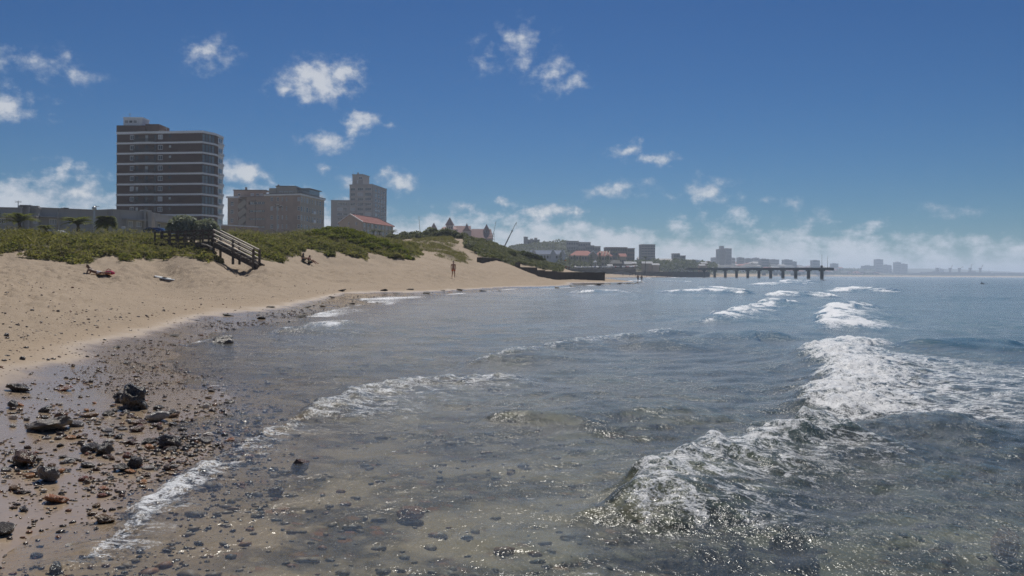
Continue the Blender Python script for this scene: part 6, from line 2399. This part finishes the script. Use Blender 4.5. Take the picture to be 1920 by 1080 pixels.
# ------------------------------------------------------------------ far land
def far_land():
    us = np.linspace(-.9, 1.4, 250)
    sd = np.interp(us, [-.9, .27, .285, .36, .44, .52, 1.07, 1.6], [1400, 1400, 1520, 2450, 2750, 2900, 3000, 3050])
    rows = np.array([-60, 0, 25, 60, 110, 200, 400, 700, 1100, 1700, 2500, 3600, 5200, 7000])
    prof = np.array([-3, 0, 3, 6, 6, 9, 16, 22, 26, 29, 30, 30, 30, 30])
    T, R = np.meshgrid(us, rows)
    Y = sd[None] + R
    Zc = np.interp(R, rows, prof)
    low = np.interp(T, [.38, .45], [1, .12])          # docks are low, the town is on a rise
    Z = np.where(R > 110, 5 + (Zc - 5) * low, Zc)
    hill = np.exp(-((Y - 5600) / 900) ** 2) * np.interp(T, [.30, .40, .45, .50, .62], [10, 22, 46, 42, 14])
    Z = Z + hill + fbm(T * 60, Y / 300, 3, 4) * np.clip(R / 300, 0, 1) * 2.0
    m, t = material('far_ground')
    sep = t.node('ShaderNodeSeparateXYZ')
    t.put(sep.inputs[0], t.pos())
    n = t.noise(t.pos(), .03, 4, .6)
    c = t.mix(t.ramp(t.math('ADD', sep.outputs[2], t.math('MULTIPLY_ADD', n, 3.0, -1.5)), 3.2, 4.6), (.46, .36, .25), t.mix(n, (.055, .065, .035), (.11, .105, .07)))
    t.out(t.bsdf(c, .9, .1))
    o = np_mesh('far_shore', np.stack([T * Y, Y, Z], -1).reshape(-1, 3), grid_faces(*T.shape), m)
    tag(o, kind='structure')
    # wooded hill behind the bay
    n1, n2 = 70, 40
    U, V = np.meshgrid(np.linspace(935, 1120, n1), np.linspace(860, 1150, n2))
    crest = np.interp(U, [935, 960, 985, 1010, 1035, 1060, 1085, 1105, 1120], [474, 464, 461, 459, 455, 456, 462, 474, 492])
    zc = 1.7 + (514 - crest) / FPX * 1000
    Z = 3 + (zc - 3) * np.exp(-((V - 1010) / 95) ** 2) * (1 + .04 * fbm(U * .08, V * .02, 2, 8))
    X = (U - 960) / FPX * V
    m2, t = material('hill_ground')
    t.out(t.bsdf((.045, .055, .025), .9, .1))
    o = np_mesh('hill', np.stack([X, V, Z], -1).reshape(-1, 3), grid_faces(*X.shape), m2)
    tag(o, kind='structure')
    r = np.random.default_rng(8)
    k = 16000
    i, j = r.uniform(0, n2 - 1.01, k), r.uniform(0, n1 - 1.01, k)
    i0, j0 = i.astype(int), j.astype(int)
    px, py, pz = X[i0, j0] + (j - j0) * (X[0, 1] - X[0, 0]), V[i0, j0] + (i - i0) * (V[1, 0] - V[0, 0]), Z[i0, j0]
    pz = pz + np.clip(1.6 + 2.2 * fbm(px * .12, py * .12, 3, 5), 0, 5)
    tag(leaf_mesh('hill_woodland', np.stack([px, py, pz], 1), np.tile([0, -.3, 1.0], (k, 1)), 1.1, 'leaf_dark', seed=20, tilt=.7, aspect=.7),
        'dense woodland covering the hill behind the bay', 'woodland', kind='stuff')


far_land()


# ------------------------------------------------------------------ buildings round the bay
def block(name, label, u0, u1, vt, d, dep, mat, floors=0, zb=2.0, group=None, cat='building', yaw=0.0, roof='flat', roofmat='roof_dark', step=None, wins=0, band='band_dark'):
    a, b = P(u0, vt, d), P(u1, vt, d)
    T = Thing(name, label, cat, ((a.x + b.x) / 2, d, zb), group)
    W = b.x - a.x
    zt = a.z
    F = Face((a.x, d), (b.x, d))
    w = MB()
    ops = []
    if wins and floors:
        fh = (zt - zb) / floors
        for k in range(floors):
            for j in range(wins):
                c = W * (j + .5) / wins
                hw = W / wins * .32
                ops.append((c - hw, c + hw, zb + fh * k + fh * .3, zb + fh * k + fh * .78))
    wall_face(w, F, zb, zt, ops, .4)
    wall_face(w, Face((b.x, d), (b.x, d + dep)), zb, zt)
    wall_face(w, Face((b.x, d + dep), (a.x, d + dep)), zb, zt)
    wall_face(w, Face((a.x, d + dep), (a.x, d)), zb, zt)
    w.quad((a.x, d, zt), (b.x, d, zt), (b.x, d + dep, zt), (a.x, d + dep, zt))
    T.part(w, 'wall', mat)
    if wins:
        for o in ops:
            T.part(MB().quad(F.at(o[0], o[2], -.2), F.at(o[1], o[2], -.2), F.at(o[1], o[3], -.2), F.at(o[0], o[3], -.2)), 'window', band)
    elif floors:
        fh = (zt - zb) / floors
        for k in range(floors):
            T.part(MB().bx(a.x + W * .06, b.x - W * .06, d - .12, d + .2, zb + fh * k + fh * .35, zb + fh * k + fh * .75), 'window_band', band)
    if roof == 'flat':
        T.part(MB().bx(a.x - .3, b.x + .3, d - .3, d + dep + .3, zt + .01, zt + .6), 'parapet', mat)
        if step:
            s0, s1, vs = step
            p, q = P(s0, vs, d), P(s1, vs, d)
            T.part(MB().bx(p.x, q.x, d + 1, d + dep * .7, zt, p.z), 'roof_storey', mat)
    elif roof in ('hip', 'gable'):
        rv = step[2]
        zr = P(u0, rv, d).z
        ins = min(W * .3, dep * .45) if roof == 'hip' else 0
        x0, x1, y0, y1 = a.x - .5, b.x + .5, d - .5, d + dep + .5
        ym = (y0 + y1) / 2
        r = MB()
        r.quad((x0, y0, zt), (x1, y0, zt), (x1 - ins, ym, zr), (x0 + ins, ym, zr))
        r.quad((x1, y1, zt), (x0, y1, zt), (x0 + ins, ym, zr), (x1 - ins, ym, zr))
        r.quad((x1, y0, zt), (x1, y1, zt), (x1 - ins, ym, zr))
        r.quad((x0, y1, zt), (x0, y0, zt), (x0 + ins, ym, zr))
        T.part(r, 'roof', roofmat)
    return T


def gable_front(T, u0, u1, ve, vp, d, mat, roofmat, dep=6):
    a, b, p = P(u0, ve, d), P(u1, ve, d), P((u0 + u1) / 2, vp, d)
    w = MB()
    w.prism([(a.x, d), (b.x, d), (b.x, d + dep), (a.x, d + dep)], 2, a.z)
    w.quad((a.x, d, a.z), (b.x, d, a.z), (p.x, d, p.z))
    T.part(w, 'gable_bay', mat)
    r = MB()
    r.quad((a.x - .4, d - .4, a.z - .2), (p.x, d - .4, p.z + .25), (p.x, d + dep, p.z + .25), (a.x - .4, d + dep, a.z - .2))
    r.quad((p.x, d - .4, p.z + .25), (b.x + .4, d - .4, a.z - .2), (b.x + .4, d + dep, a.z - .2), (p.x, d + dep, p.z + .25))
    T.part(r, 'gable_roof', roofmat)
    m = MB()
    m.bar((a.x - .4, d - .5, a.z - .1), (p.x, d - .5, p.z + .3), .3, .5)
    m.bar((b.x + .4, d - .5, a.z - .1), (p.x, d - .5, p.z + .3), .3, .5)
    T.part(m, 'barge_board', 'white_trim')


def bay_buildings():
    T = block('seaside_hotel', 'long pale building with blue metal roof and white gables below the wooded hill', 996, 1058, 476.5, 620, 16, 'white_paint', 3, 3, None, 'hotel', 0, 'gable', 'roof_blue', (0, 0, 468.5), 11)
    gable_front(T, 995, 1005, 477, 467.5, 618, 'white_paint', 'roof_blue')
    gable_front(T, 1032, 1042, 478, 468.5, 618, 'white_paint', 'roof_blue')
    gable_front(T, 1049, 1060, 480, 469, 617, 'white_paint', 'roof_blue')
    T = block('seaside_hotel', 'pale building with long red roof and central gable behind the car park', 1069, 1117, 479, 660, 16, 'render_beige', 3, 3, None, 'hotel', 0, 'hip', 'roof_red', (0, 0, 469.5), 9)
    gable_front(T, 1104, 1120, 479, 470.5, 657, 'render_beige', 'roof_red')
    T = block('seaside_hotel', 'red roofed wing with striped roof joining the brown apartment block', 1118, 1148, 480, 664, 15, 'render_beige', 3, 3, None, 'hotel', 0, 'hip', 'roof_red', (0, 0, 470.5), 6)
    for k in range(4):
        a, b = P(1124 + 6 * k, 479, 663), P(1127 + 5.4 * k, 471, 670)
        T.part(MB().bar((a.x, 663.3, a.z + .3), (b.x, 670, b.z + .2), .5, .3), 'roof_rib', 'render_beige')
    block('apartment_block', 'wide brown apartment block behind the red roofs', 1136, 1176, 464.5, 800, 18, 'city_c', 6, 3, None, 'building', step=(1140, 1172, 463.6), wins=9)
    block('apartment_block', 'narrow brown apartment block joined to the wide brown one', 1176.5, 1190, 466.5, 796, 16, 'city_c', 6, 3, wins=4)
    block('seaside_house', 'house with small red gable roof before the brown apartment block', 1162, 1174, 481, 690, 9, 'render_beige', 1, 3, None, 'house', 0, 'gable', 'roof_red', (0, 0, 475), 3)
    block('office_tower', 'plain grey office tower standing alone beyond the bay', 1203, 1228.5, 459, 950, 20, 'city_a', 11, 3, step=(1206, 1226, 458), wins=9)
    block('apartment_block', 'small stepped pale block beyond the grey office tower', 1263, 1275, 476, 1000, 14, 'city_a', 4, 3, step=(1265, 1271, 475), wins=4)
    block('apartment_block', 'low pale wing of the small stepped block', 1275.5, 1285.5, 480, 1002, 14, 'city_a', 3, 3, wins=4)
    T = block('hilltop_castle', 'grey castle like building with corner tower on the wooded hill', 988, 1012, 450, 1010, 16, 'city_a', 2, 22, None, 'castle', wins=6)
    for (u0, u1, v) in ((982, 989.5, 445), (1002, 1007, 447), (995, 999, 448.5)):
        a, b = P(u0, v, 1008), P(u1, v, 1008)
        T.part(MB().bx(a.x, b.x, 1007, 1012, 22, a.z), 'tower', 'city_a')
        T.part(MB().bx(a.x - .3, b.x + .3, 1006.7, 1012.3, a.z, a.z + .7), 'battlement', 'city_a')
    g = 'pale terraces of flats on the hillside'
    block('hillside_flats', 'long pale flats on top of the wooded hill', 1063, 1085, 452.5, 960, 12, 'city_b', 3, 22, wins=7, step=(1066, 1084, 451.6))
    block('hillside_flats', 'pale flats stepping down from the top of the hill', 1085.5, 1107.5, 454.8, 955, 12, 'city_b', 3, 20, wins=7)
    block('hillside_flats', 'grey flats with overhanging roof low on the hill shoulder', 1099, 1114, 461, 930, 12, 'city_a', 3, 14, wins=5)
    block('hillside_flats', 'pale lower flats at the foot of the hill shoulder', 1114.5, 1126, 462.5, 930, 12, 'city_b', 3, 12, wins=4)
    block('beach_pavilion', 'dark thatched beach pavilion beside the car park', 1145, 1167, 494, 620, 9, 'concrete_dark', 0, 2.5, None, 'pavilion', 0, 'hip', 'roof_dark', (0, 0, 487.5))
    g = 'white roofed beach kiosks'
    for i, (u0, u1, v, rv, d) in enumerate(((1172, 1184, 495, 490, 640), (1185, 1193, 494, 490.5, 645), (1205, 1223, 494, 490, 660), (1224, 1236, 497, 493.5, 650), (1316, 1326, 494, 491.5, 760), (1312, 1322, 498, 495, 730), (1140, 1148, 498, 495.5, 600))):
        block('beach_kiosk', 'low beach kiosk with white pitched roof along the promenade', u0, u1, v, d, 7, 'render_beige', 0, 2.5, g, 'kiosk', 0, 'gable', 'roof_white', (0, 0, rv))
    # low sheds behind, pale roofs
    for i, (u0, u1, v, rv, d, c) in enumerate(((1197, 1222, 486, 482, 980, 'city_b'), (1224, 1260, 487.5, 484.5, 990, 'city_b'), (1243, 1262, 490, 487, 900, 'city_a'), (1288, 1304, 489, 486.5, 1100, 'city_b'), (1262, 1287, 491, 488.5, 930, 'city_b'))):
        block('low_shed', 'long low shed with pale sheet roof beyond the promenade trees', u0, u1, v, d, 12, c, 0, 3, 'pale roofed sheds beyond the promenade', 'shed', 0, 'gable', 'render_pale', (0, 0, rv))
    # white cupola
    p = P(1116, 490, 630)
    T = Thing('bandstand', 'small white cupola roof standing in the car park', 'bandstand', (p.x, 630, 3))
    T.part(MB().cone((p.x, 630), 1.6, .05, p.z - .6, p.z + .9, 8), 'roof', 'white_paint')
    for k in range(6):
        q = k * math.pi / 3
        T.part(MB().tube([(p.x + 1.3 * math.cos(q), 630 + 1.3 * math.sin(q), 3), (p.x + 1.3 * math.cos(q), 630 + 1.3 * math.sin(q), p.z - .6)], .1, 5), 'column', 'white_paint')
    # promenade wall with wide arches
    T = Thing('promenade_wall', 'long dark promenade wall with wide shallow arches above the bay beach', 'wall', P(1200, 512, 590))
    ends = [(1066, 500), (1083, 515), (1106, 535), (1144, 560), (1191, 590)]
    for (u0, d0), (u1, d1) in zip(ends[:-1], ends[1:]):
        A, B = P(u0, 510, d0), P(u1, 510, d1)
        zt = P((u0 + u1) / 2, 504.5, (d0 + d1) / 2).z
        F = Face((A.x, A.y), (B.x, B.y))
        n = 12
        w = MB()
        for k in range(n):
            s0, s1 = k / n, (k + 1) / n
            def az(s):
                return 1.2 + (zt - 2.4) * math.sin(math.pi * min(max(s, .03), .97)) ** .6 * .9
            w.quad(F.at(F.W * s0, az(s0)), F.at(F.W * s1, az(s1)), F.at(F.W * s1, zt), F.at(F.W * s0, zt))
            w.quad(F.at(F.W * s0, az(s0), -1.2), F.at(F.W * s1, az(s1), -1.2), F.at(F.W * s1, az(s1)), F.at(F.W * s0, az(s0)))
        T.part(w, 'arch', 'concrete_dark')
        T.part(MB().quad(F.at(0, 0, -1.2), F.at(F.W, 0, -1.2), F.at(F.W, zt, -1.2), F.at(0, zt, -1.2)), 'recess_wall', 'render_pale')
        T.part(MB().bar(F.at(0, zt + .15, 0), F.at(F.W, zt + .15, 0), .8, .3), 'coping', 'concrete')
    A, B = P(1191, 509, 590), P(1330, 509, 690)
    w = MB().bar((A.x, A.y, 1.6), (B.x, B.y, 2.2), 1.0, 4.0)
    T.part(w, 'sea_wall', 'concrete_dark')
    # warning flag
    p = P(1058.5, 498, 420)
    T = Thing('beach_flag', 'orange flag on a tall pole above the bay car park', 'flag', p)
    T.part(MB().tube([(p.x, 420, p.z - 3), (p.x, 420, P(1058.5, 486, 420).z)], .05, 5), 'pole', 'metal_dark')
    zf = P(1058.5, 487.3, 420).z
    T.part(MB().box((p.x + .42, 420, zf - .2), (.85, .03, .65)), 'flag', 'flag_orange')
    rr = random.Random(5)
    cols = ['car_white'] * 4 + ['car_silver'] * 3 + ['car_blue', 'car_red', 'car_black']
    nm = {'car_white': 'white', 'car_silver': 'silver', 'car_blue': 'blue', 'car_red': 'red', 'car_black': 'black'}
    for i in range(34):
        u = 1078 + 118 * i / 34 + rr.uniform(-1, 1)
        d = 560 + (u - 1080) * .55 + rr.choice((0, 9, 18))
        c = rr.choice(cols)
        p = P(u, 500.5 - (d - 560) * .02, d)
        car((p.x, d, max(p.z - 1, gz(p.x, d))), rr.choice((1.57, -1.57)) + rr.uniform(-.08, .08), c, 'tiny %s car parked in the bay car park' % nm[c], 'cars in the bay car park')


bay_buildings()


# ------------------------------------------------------------------ trees round the bay
def norfolk_pine(label, base, h, seed, group):
    e = empty('norfolk_pine', base)
    tag(e, label, 'tree', group)
    MB().tube([(0, 0, -1), (0, 0, h * .5), (0, 0, h)], [h * .022, h * .014, .03], 6).build('trunk', M['bark'], e)
    r = np.random.default_rng(seed)
    pts, nr = [], []
    tiers = 9
    for k in range(tiers):
        z = h * (.22 + .76 * k / (tiers - 1))
        rad = h * .24 * (1 - k / tiers) ** .8 + .2
        for j in range(7):
            a = 6.283 * j / 7 + k
            for s in np.linspace(.15, 1, 6):
                pts.append((rad * s * math.cos(a), rad * s * math.sin(a), z - s * s * .25 * rad + .1 * r.normal()))
                nr.append((0, 0, 1))
    leaf_mesh('crown', np.array(pts), np.array(nr, float), h * .045, 'leaf_dark', e, .5, .5, seed)
    return e


def bay_trees():
    for i, (u, vt, d, vb) in enumerate(((1051, 474, 500, 497), (1068, 477, 560, 497), (1077, 478, 565, 498), (1088, 480, 570, 498), (1108, 478, 590, 498), (1124, 474, 600, 498), (1138, 479, 610, 499), (1140, 477, 640, 497), (1160, 478, 660, 495))):
        p = P(u, vb, d)
        zt = P(u, vt, d).z
        norfolk_pine('dark tiered pine growing before the red roofed bay hotel', (p.x, d, p.z), zt - p.z, 40 + i, 'tiered pines round the bay')
    palm('tall_palm', 'tall thin palm rising above the beach pavilion', (P(1153, 497, 640).x, 640, 3.0), P(1153, 474, 640).z - 3.0, 2.8, 20, 60, mat='leaf_dark')
    palm('tall_palm', 'tall thin palm standing before the grey office tower', (P(1210, 505, 560).x, 560, 3.0), P(1210, 484, 560).z - 3.0, 2.6, 20, 61, mat='leaf_dark')
    r = np.random.default_rng(6)
    k = 9000
    u = r.uniform(1040, 1345, k)
    d = np.interp(u, [1040, 1200, 1345], [600, 760, 900]) + r.uniform(-30, 60, k)
    top = np.interp(u, [1040, 1100, 1190, 1230, 1300, 1345], [490, 491, 490, 487, 487, 493]) + fbm(u * .12, d * .02, 3, 4) * 3.5
    zt = 1.7 + (515 - top) / FPX * d
    z = 2 + (zt - 2) * r.uniform(0, 1, k) ** .5
    tag(leaf_mesh('promenade_trees', np.stack([(u - 960) / FPX * d, d, z], 1), np.tile([0, -.4, 1.0], (k, 1)), 1.0, 'leaf_dark', seed=30, tilt=.7, aspect=.7),
        'dark mass of low trees behind the bay promenade', 'trees', kind='stuff')


bay_trees()


# ------------------------------------------------------------------ pier
def pier():
    A, B = P(1290, 505, 640), P(1553.5, 505, 500)
    T = Thing('pier', 'long dark concrete pier on paired piles reaching into the sea', 'pier', (A.x, A.y, 0))
    za, zb = P(1290, 503.6, 640).z, P(1553, 503.2, 500).z
    T.part(MB().bar((A.x, A.y, za - .5), (B.x, B.y, zb - .5), 4.0, 1.0), 'deck', 'concrete_dark')
    T.part(MB().bar((A.x, A.y - 2.2, za + .15), (B.x, B.y - 2.2, zb + .15), .3, .6), 'parapet', 'concrete_dark')
    T.part(MB().bar((A.x, A.y + 2.2, za + .15), (B.x, B.y + 2.2, zb + .15), .3, .6), 'parapet', 'concrete_dark')
    for u in (1320, 1340, 1360, 1381, 1402, 1423, 1445, 1468, 1492, 1516, 1541):
        tx = (u - 960) / FPX
        k = (tx * A.y - A.x) / ((B.x - A.x) - tx * (B.y - A.y))
        q = A.lerp(B, k)
        z = za + (zb - za) * k
        pl = T.part(MB().box((q.x, q.y, (z - 6) / 2 - .4), (1.15, 2.8, z + 5)), 'pile', 'concrete_dark', bevel=.08)
        T.part(MB().box((q.x, q.y, z - 1.35), (2.2, 4.2, .6)), 'pile_cap', 'concrete_dark', pl)
    e = A.lerp(B, .93)
    T.part(MB().bar((e.x, e.y, zb - .35), (B.x + .6, B.y, zb - .35), 6.4, 1.5), 'head_platform', 'concrete_dark')
    for u, v in ((1541, 477), (1551.5, 480)):
        p = P(u, 503, 503)
        T.part(MB().tube([(p.x, 503, zb), (p.x, 503, P(u, v, 503).z)], [.12, .05], 5), 'lamp_mast', 'metal_dark')
    p = P(1540.5, 503, 501)
    T.part(MB().box((p.x, 501, zb + .9), (1.0, 1.0, 1.4)), 'beacon', 'metal_dark')
    # small beach huts below the pier on the far sand
    for i, (u, d) in enumerate(((1433, 1500), (1455, 1560), (1466.5, 1600), (1487, 1700), (1498.5, 1720))):
        block('beach_hut', 'dark square hut on the far sand seen under the pier', u - 3, u + 3, 512.0, d, 6, 'concrete_dark', 0, 1.5, 'huts on the far sand', 'hut')


pier()


# ------------------------------------------------------------------ distant town and harbour
def town():
    T = block('tower_block', 'tall twin slab tower with roof turret above the town', 1347.7, 1359.8, 467.5, 1700, 24, 'city_a', 16, 8, step=(1352, 1357.6, 461), cat='building')
    block('tower_block', 'second slab of the twin tower above the town', 1360.3, 1372, 466.3, 1690, 24, 'city_b', 16, 8, step=(1362, 1366, 465.2))
    rows = [(1336, 1347, 483.5, 2000), (1372.5, 1379, 484, 2000), (1385, 1395, 483.3, 1900), (1398, 1413, 485, 2100), (1414.5, 1424, 484, 2150), (1427, 1442, 486, 1800), (1444, 1461, 487, 2200), (1470, 1486, 487.3, 2300),
            (1487, 1494, 491, 2300), (1524, 1537.5, 488.5, 2300), (1642, 1656, 486.5, 3400), (1657, 1668, 497, 3400), (1668.5, 1672, 498, 3350), (1678.5, 1689.5, 492, 3500), (1690, 1702, 495.2, 3520), (1302, 1312, 488, 1500), (1618, 1640, 498.5, 3300), (1560, 1572, 494.5, 3000)]
    lab = ['grey block of flats at the foot of the twin tower', 'low grey block between the twin tower and the dark square block', 'dark square block with flat roof in the town', 'wide pale block on the town skyline', 'square pale block between two wide ones on the skyline',
           'broad dark block standing before the town skyline', 'stepped pale block on the town skyline', 'wide pinkish block on the town skyline', 'low annex beside the wide pinkish block', 'dark block on the skyline above the pier end',
           'tall pale square tower by the harbour', 'low wing at the foot of the harbour tower', 'slim stack beside the low harbour wing', 'twin harbour block, taller half', 'twin harbour block, lower half', 'small grey block above the promenade trees',
           'long low warehouse beside the harbour tower', 'small block on the slope beyond the pier end']
    for (u0, u1, v, d), l in zip(rows, lab):
        block('town_building', l, u0, u1, v, d, 20, random.choice(['city_a', 'city_a', 'city_b']), 6, 4, 'larger buildings of the distant town', step=(u0 + (u1 - u0) * .25, u0 + (u1 - u0) * .6, v - 1.2))
    rr = random.Random(9)
    protos = {}
    kinds = [('city_b', 'roof_red', 'low pale house with red roof in the distant town'), ('city_a', 'render_pale', 'low grey house with pale sheet roof in the distant town'),
             ('white_paint', 'roof_dark', 'white house with dark roof in the distant town'), ('city_c', 'roof_dark', 'brown house with dark roof in the distant town')]
    for i in range(270):
        u = rr.uniform(1285, 1650)
        ds = np.interp((u - 960) / FPX, [.27, .285, .36, .44], [1400, 1520, 2450, 2750])
        d = ds + rr.uniform(90, 1100)
        hgt = rr.uniform(5, 11)
        W = rr.uniform(12, 34)
        k = rr.randrange(4)
        zb = float(np.interp(d - ds, [60, 110, 200, 400, 700, 1100], [6, 6, 9, 16, 22, 27]))
        if u > 1580:
            zb = 5
        x = (u - 960) / FPX * d
        if k not in protos:
            wm, rm, l = kinds[k]
            T = Thing('town_house', l, 'house', (x, d, zb - 1), 'small houses of the distant town')
            T.part(MB().bx(x - .5, x + .5, d - .4, d + .4, zb - 1, zb), 'wall', wm)
            T.part(MB().quad((x - .53, d - .45, zb), (x + .53, d - .45, zb), (x + .3, d, zb + .35), (x - .3, d, zb + .35)).quad((x + .53, d + .45, zb), (x - .53, d + .45, zb), (x - .3, d, zb + .35), (x + .3, d, zb + .35))
                   .quad((x + .53, d - .45, zb), (x + .53, d + .45, zb), (x + .3, d, zb + .35)).quad((x - .53, d + .45, zb), (x - .53, d - .45, zb), (x - .3, d, zb + .35)), 'roof', rm)
            for s in (-.32, -.11, .11, .32):
                T.part(MB().bx(x + s - .05, x + s + .05, d - .415, d - .35, zb - .6, zb - .25), 'window', 'glass')
            protos[k] = T.e
            o = T.e
        else:
            o = copy_tree(protos[k])
        o.location = (x, d, zb - 1)
        o.scale = (W, W, hgt)
    r = np.random.default_rng(14)
    k = 9000
    u = r.uniform(1290, 1640, k)
    ds = np.interp((u - 960) / FPX, [.27, .285, .36, .44], [1400, 1520, 2450, 2750])
    d = ds + r.uniform(60, 1100, k)
    z = np.interp(d - ds, [60, 110, 200, 400, 700, 1100], [6, 6, 9, 16, 22, 27]) + np.clip(2.5 + 4 * fbm(u * .15, d * .01, 3, 9), -2, 9)
    tag(leaf_mesh('town_trees', np.stack([(u - 960) / FPX * d, d, z], 1), np.tile([0, -.4, 1.0], (k, 1)), 3.0, 'leaf_dark', seed=33, tilt=.7, aspect=.7), 'scattered dark trees between the houses of the town', 'trees', kind='stuff')
    for i, u in enumerate((1564, 1569.5, 1575, 1410, 1443)):
        d = 2550 if u > 1500 else 1700
        p = P(u, 514, d)
        norfolk_pine('small dark pointed pine behind the far beach', (p.x, d, 5), P(u, 504 if u > 1500 else 492, d).z - 5, 80 + i, 'pointed pines behind the far beach')


town()


def harbour():
    a, b = P(1640, 511.2, 3450), P(1865, 512.2, 3450)
    T = Thing('harbour_quay', 'long dark harbour quay beyond the far beach', 'quay', (a.x, 3450, 0))
    T.part(MB().bx(a.x, b.x, 3450, 3520, 0, P(1750, 512.0, 3450).z), 'quay_wall', 'hull')
    for k in range(10):
        x = a.x + (b.x - a.x) * (k + .5) / 10
        T.part(MB().bx(x - 9, x + 9, 3475, 3500, 10, 16 + 4 * (k % 3)), 'transit_shed', 'city_a')
    a, b = P(1740, 510, 3440), P(1858, 510, 3440)
    S = Thing('cargo_ship', 'dark hulled cargo ship with pale bridge moored at the quay', 'ship', (a.x, 3440, 0))
    z = P(1800, 511.0, 3440).z
    n = 14
    poly = []
    L = b.x - a.x
    for k in range(n + 1):
        s = k / n
        wd = 14 * min(1, (1 - s) * 7) ** .6 * min(1, s * 12 + .5)
        poly.append((a.x + L * s, 3440 - wd))
    poly += [(x, 2 * 3440 - y) for x, y in reversed(poly)]
    S.part(MB().prism(poly, 0, z), 'hull', 'hull')
    S.part(MB().prism(ring(poly, -1.0), z, z + 1.2), 'deck', 'steel_red')
    def bx(u0, u1, v, nm, mat, w=12, z0=None):
        p, q = P(u0, v, 3440), P(u1, v, 3440)
        return S.part(MB().bx(p.x, q.x, 3440 - w, 3440 + w, z0 or z, p.z), nm, mat)
    bx(1755.5, 1759, 502, 'funnel', 'metal_dark', 5)
    bx(1760, 1768, 507, 'bridge', 'white_paint')
    bx(1761.5, 1766, 503.8, 'bridge_deck', 'white_paint', 10)
    p = P(1762.5, 504, 3440)
    S.part(MB().tube([(p.x, 3440, p.z), (p.x, 3440, P(1762, 499, 3440).z)], [.6, .3], 5), 'mast', 'metal_dark')
    p = P(1858, 511, 3440)
    S.part(MB().tube([(p.x - 8, 3440, z), (p.x - 8, 3440, P(1857, 505, 3440).z)], [.6, .3], 5), 'mast', 'metal_dark')
    labs = ['harbour crane with raised jib next to the ship bridge', 'harbour crane with low jib between two taller ones', 'harbour crane with the tallest jib along the quay', 'harbour crane with raised jib toward the ship bow']
    for (u, vt, ut, l) in ((1781.5, 496.5, 1786, labs[0]), (1799, 499.5, 1806, labs[1]), (1819, 494.5, 1822.5, labs[2]), (1838, 496.5, 1843, labs[3])):
        p = P(u, 511.5, 3460)
        C = Thing('harbour_crane', l, 'crane', (p.x, 3460, 10), 'cranes along the harbour quay')
        zt = P(u, 504.5, 3460).z
        C.part(MB().box((p.x, 3460, (zt + 10) / 2), (6, 6, zt - 10)), 'tower', 'hull')
        C.part(MB().box((p.x, 3460, zt + 2), (9, 8, 5)), 'cab', 'metal_dark')
        q = P(ut, vt, 3460)
        C.part(MB().bar((p.x + 3, 3460, zt + 3), q, 2.2), 'jib', 'metal_grey')
        C.part(MB().bar(q, (q.x, q.y, q.z - 8), .5), 'cable', 'metal_dark')
    # breakwater running on to the right
    a, b = P(1866, 514, 3600), P(1990, 514, 3600)
    W = Thing('breakwater', 'low dark breakwater beyond the harbour quay', 'breakwater', (a.x, 3600, 0))
    W.part(MB().bx(a.x, b.x, 3600, 3660, 0, P(1900, 512.8, 3600).z), 'wall', 'hull')
    for k in range(4):
        x = a.x + (b.x - a.x) * (.12 + .22 * k)
        W.part(MB().bx(x - 18, x + 18, 3610, 3640, 10, P(1900, 511.3, 3600).z), 'stockpile', 'city_a')


harbour()

# ------------------------------------------------------------------ sea haze
def build_haze():
    mb = MB().bx(-34000, 47000, -60, 20500, -8.0, 66.0)
    m = bpy.data.materials.new('haze')
    m.use_nodes = True
    t = NT(m.node_tree)
    t.n.clear()
    v = t.node('ShaderNodeVolumePrincipled')
    v.inputs['Color'].default_value = (.74, .84, 1.0, 1)
    v.inputs['Density'].default_value = HAZE
    v.inputs['Anisotropy'].default_value = 0.35
    o = t.node('ShaderNodeOutputMaterial')
    t.l.new(v.outputs[0], o.inputs['Volume'])
    ob = mb.build('haze', m)
    tag(ob, kind='stuff')


HAZE = 0.00025
build_haze()
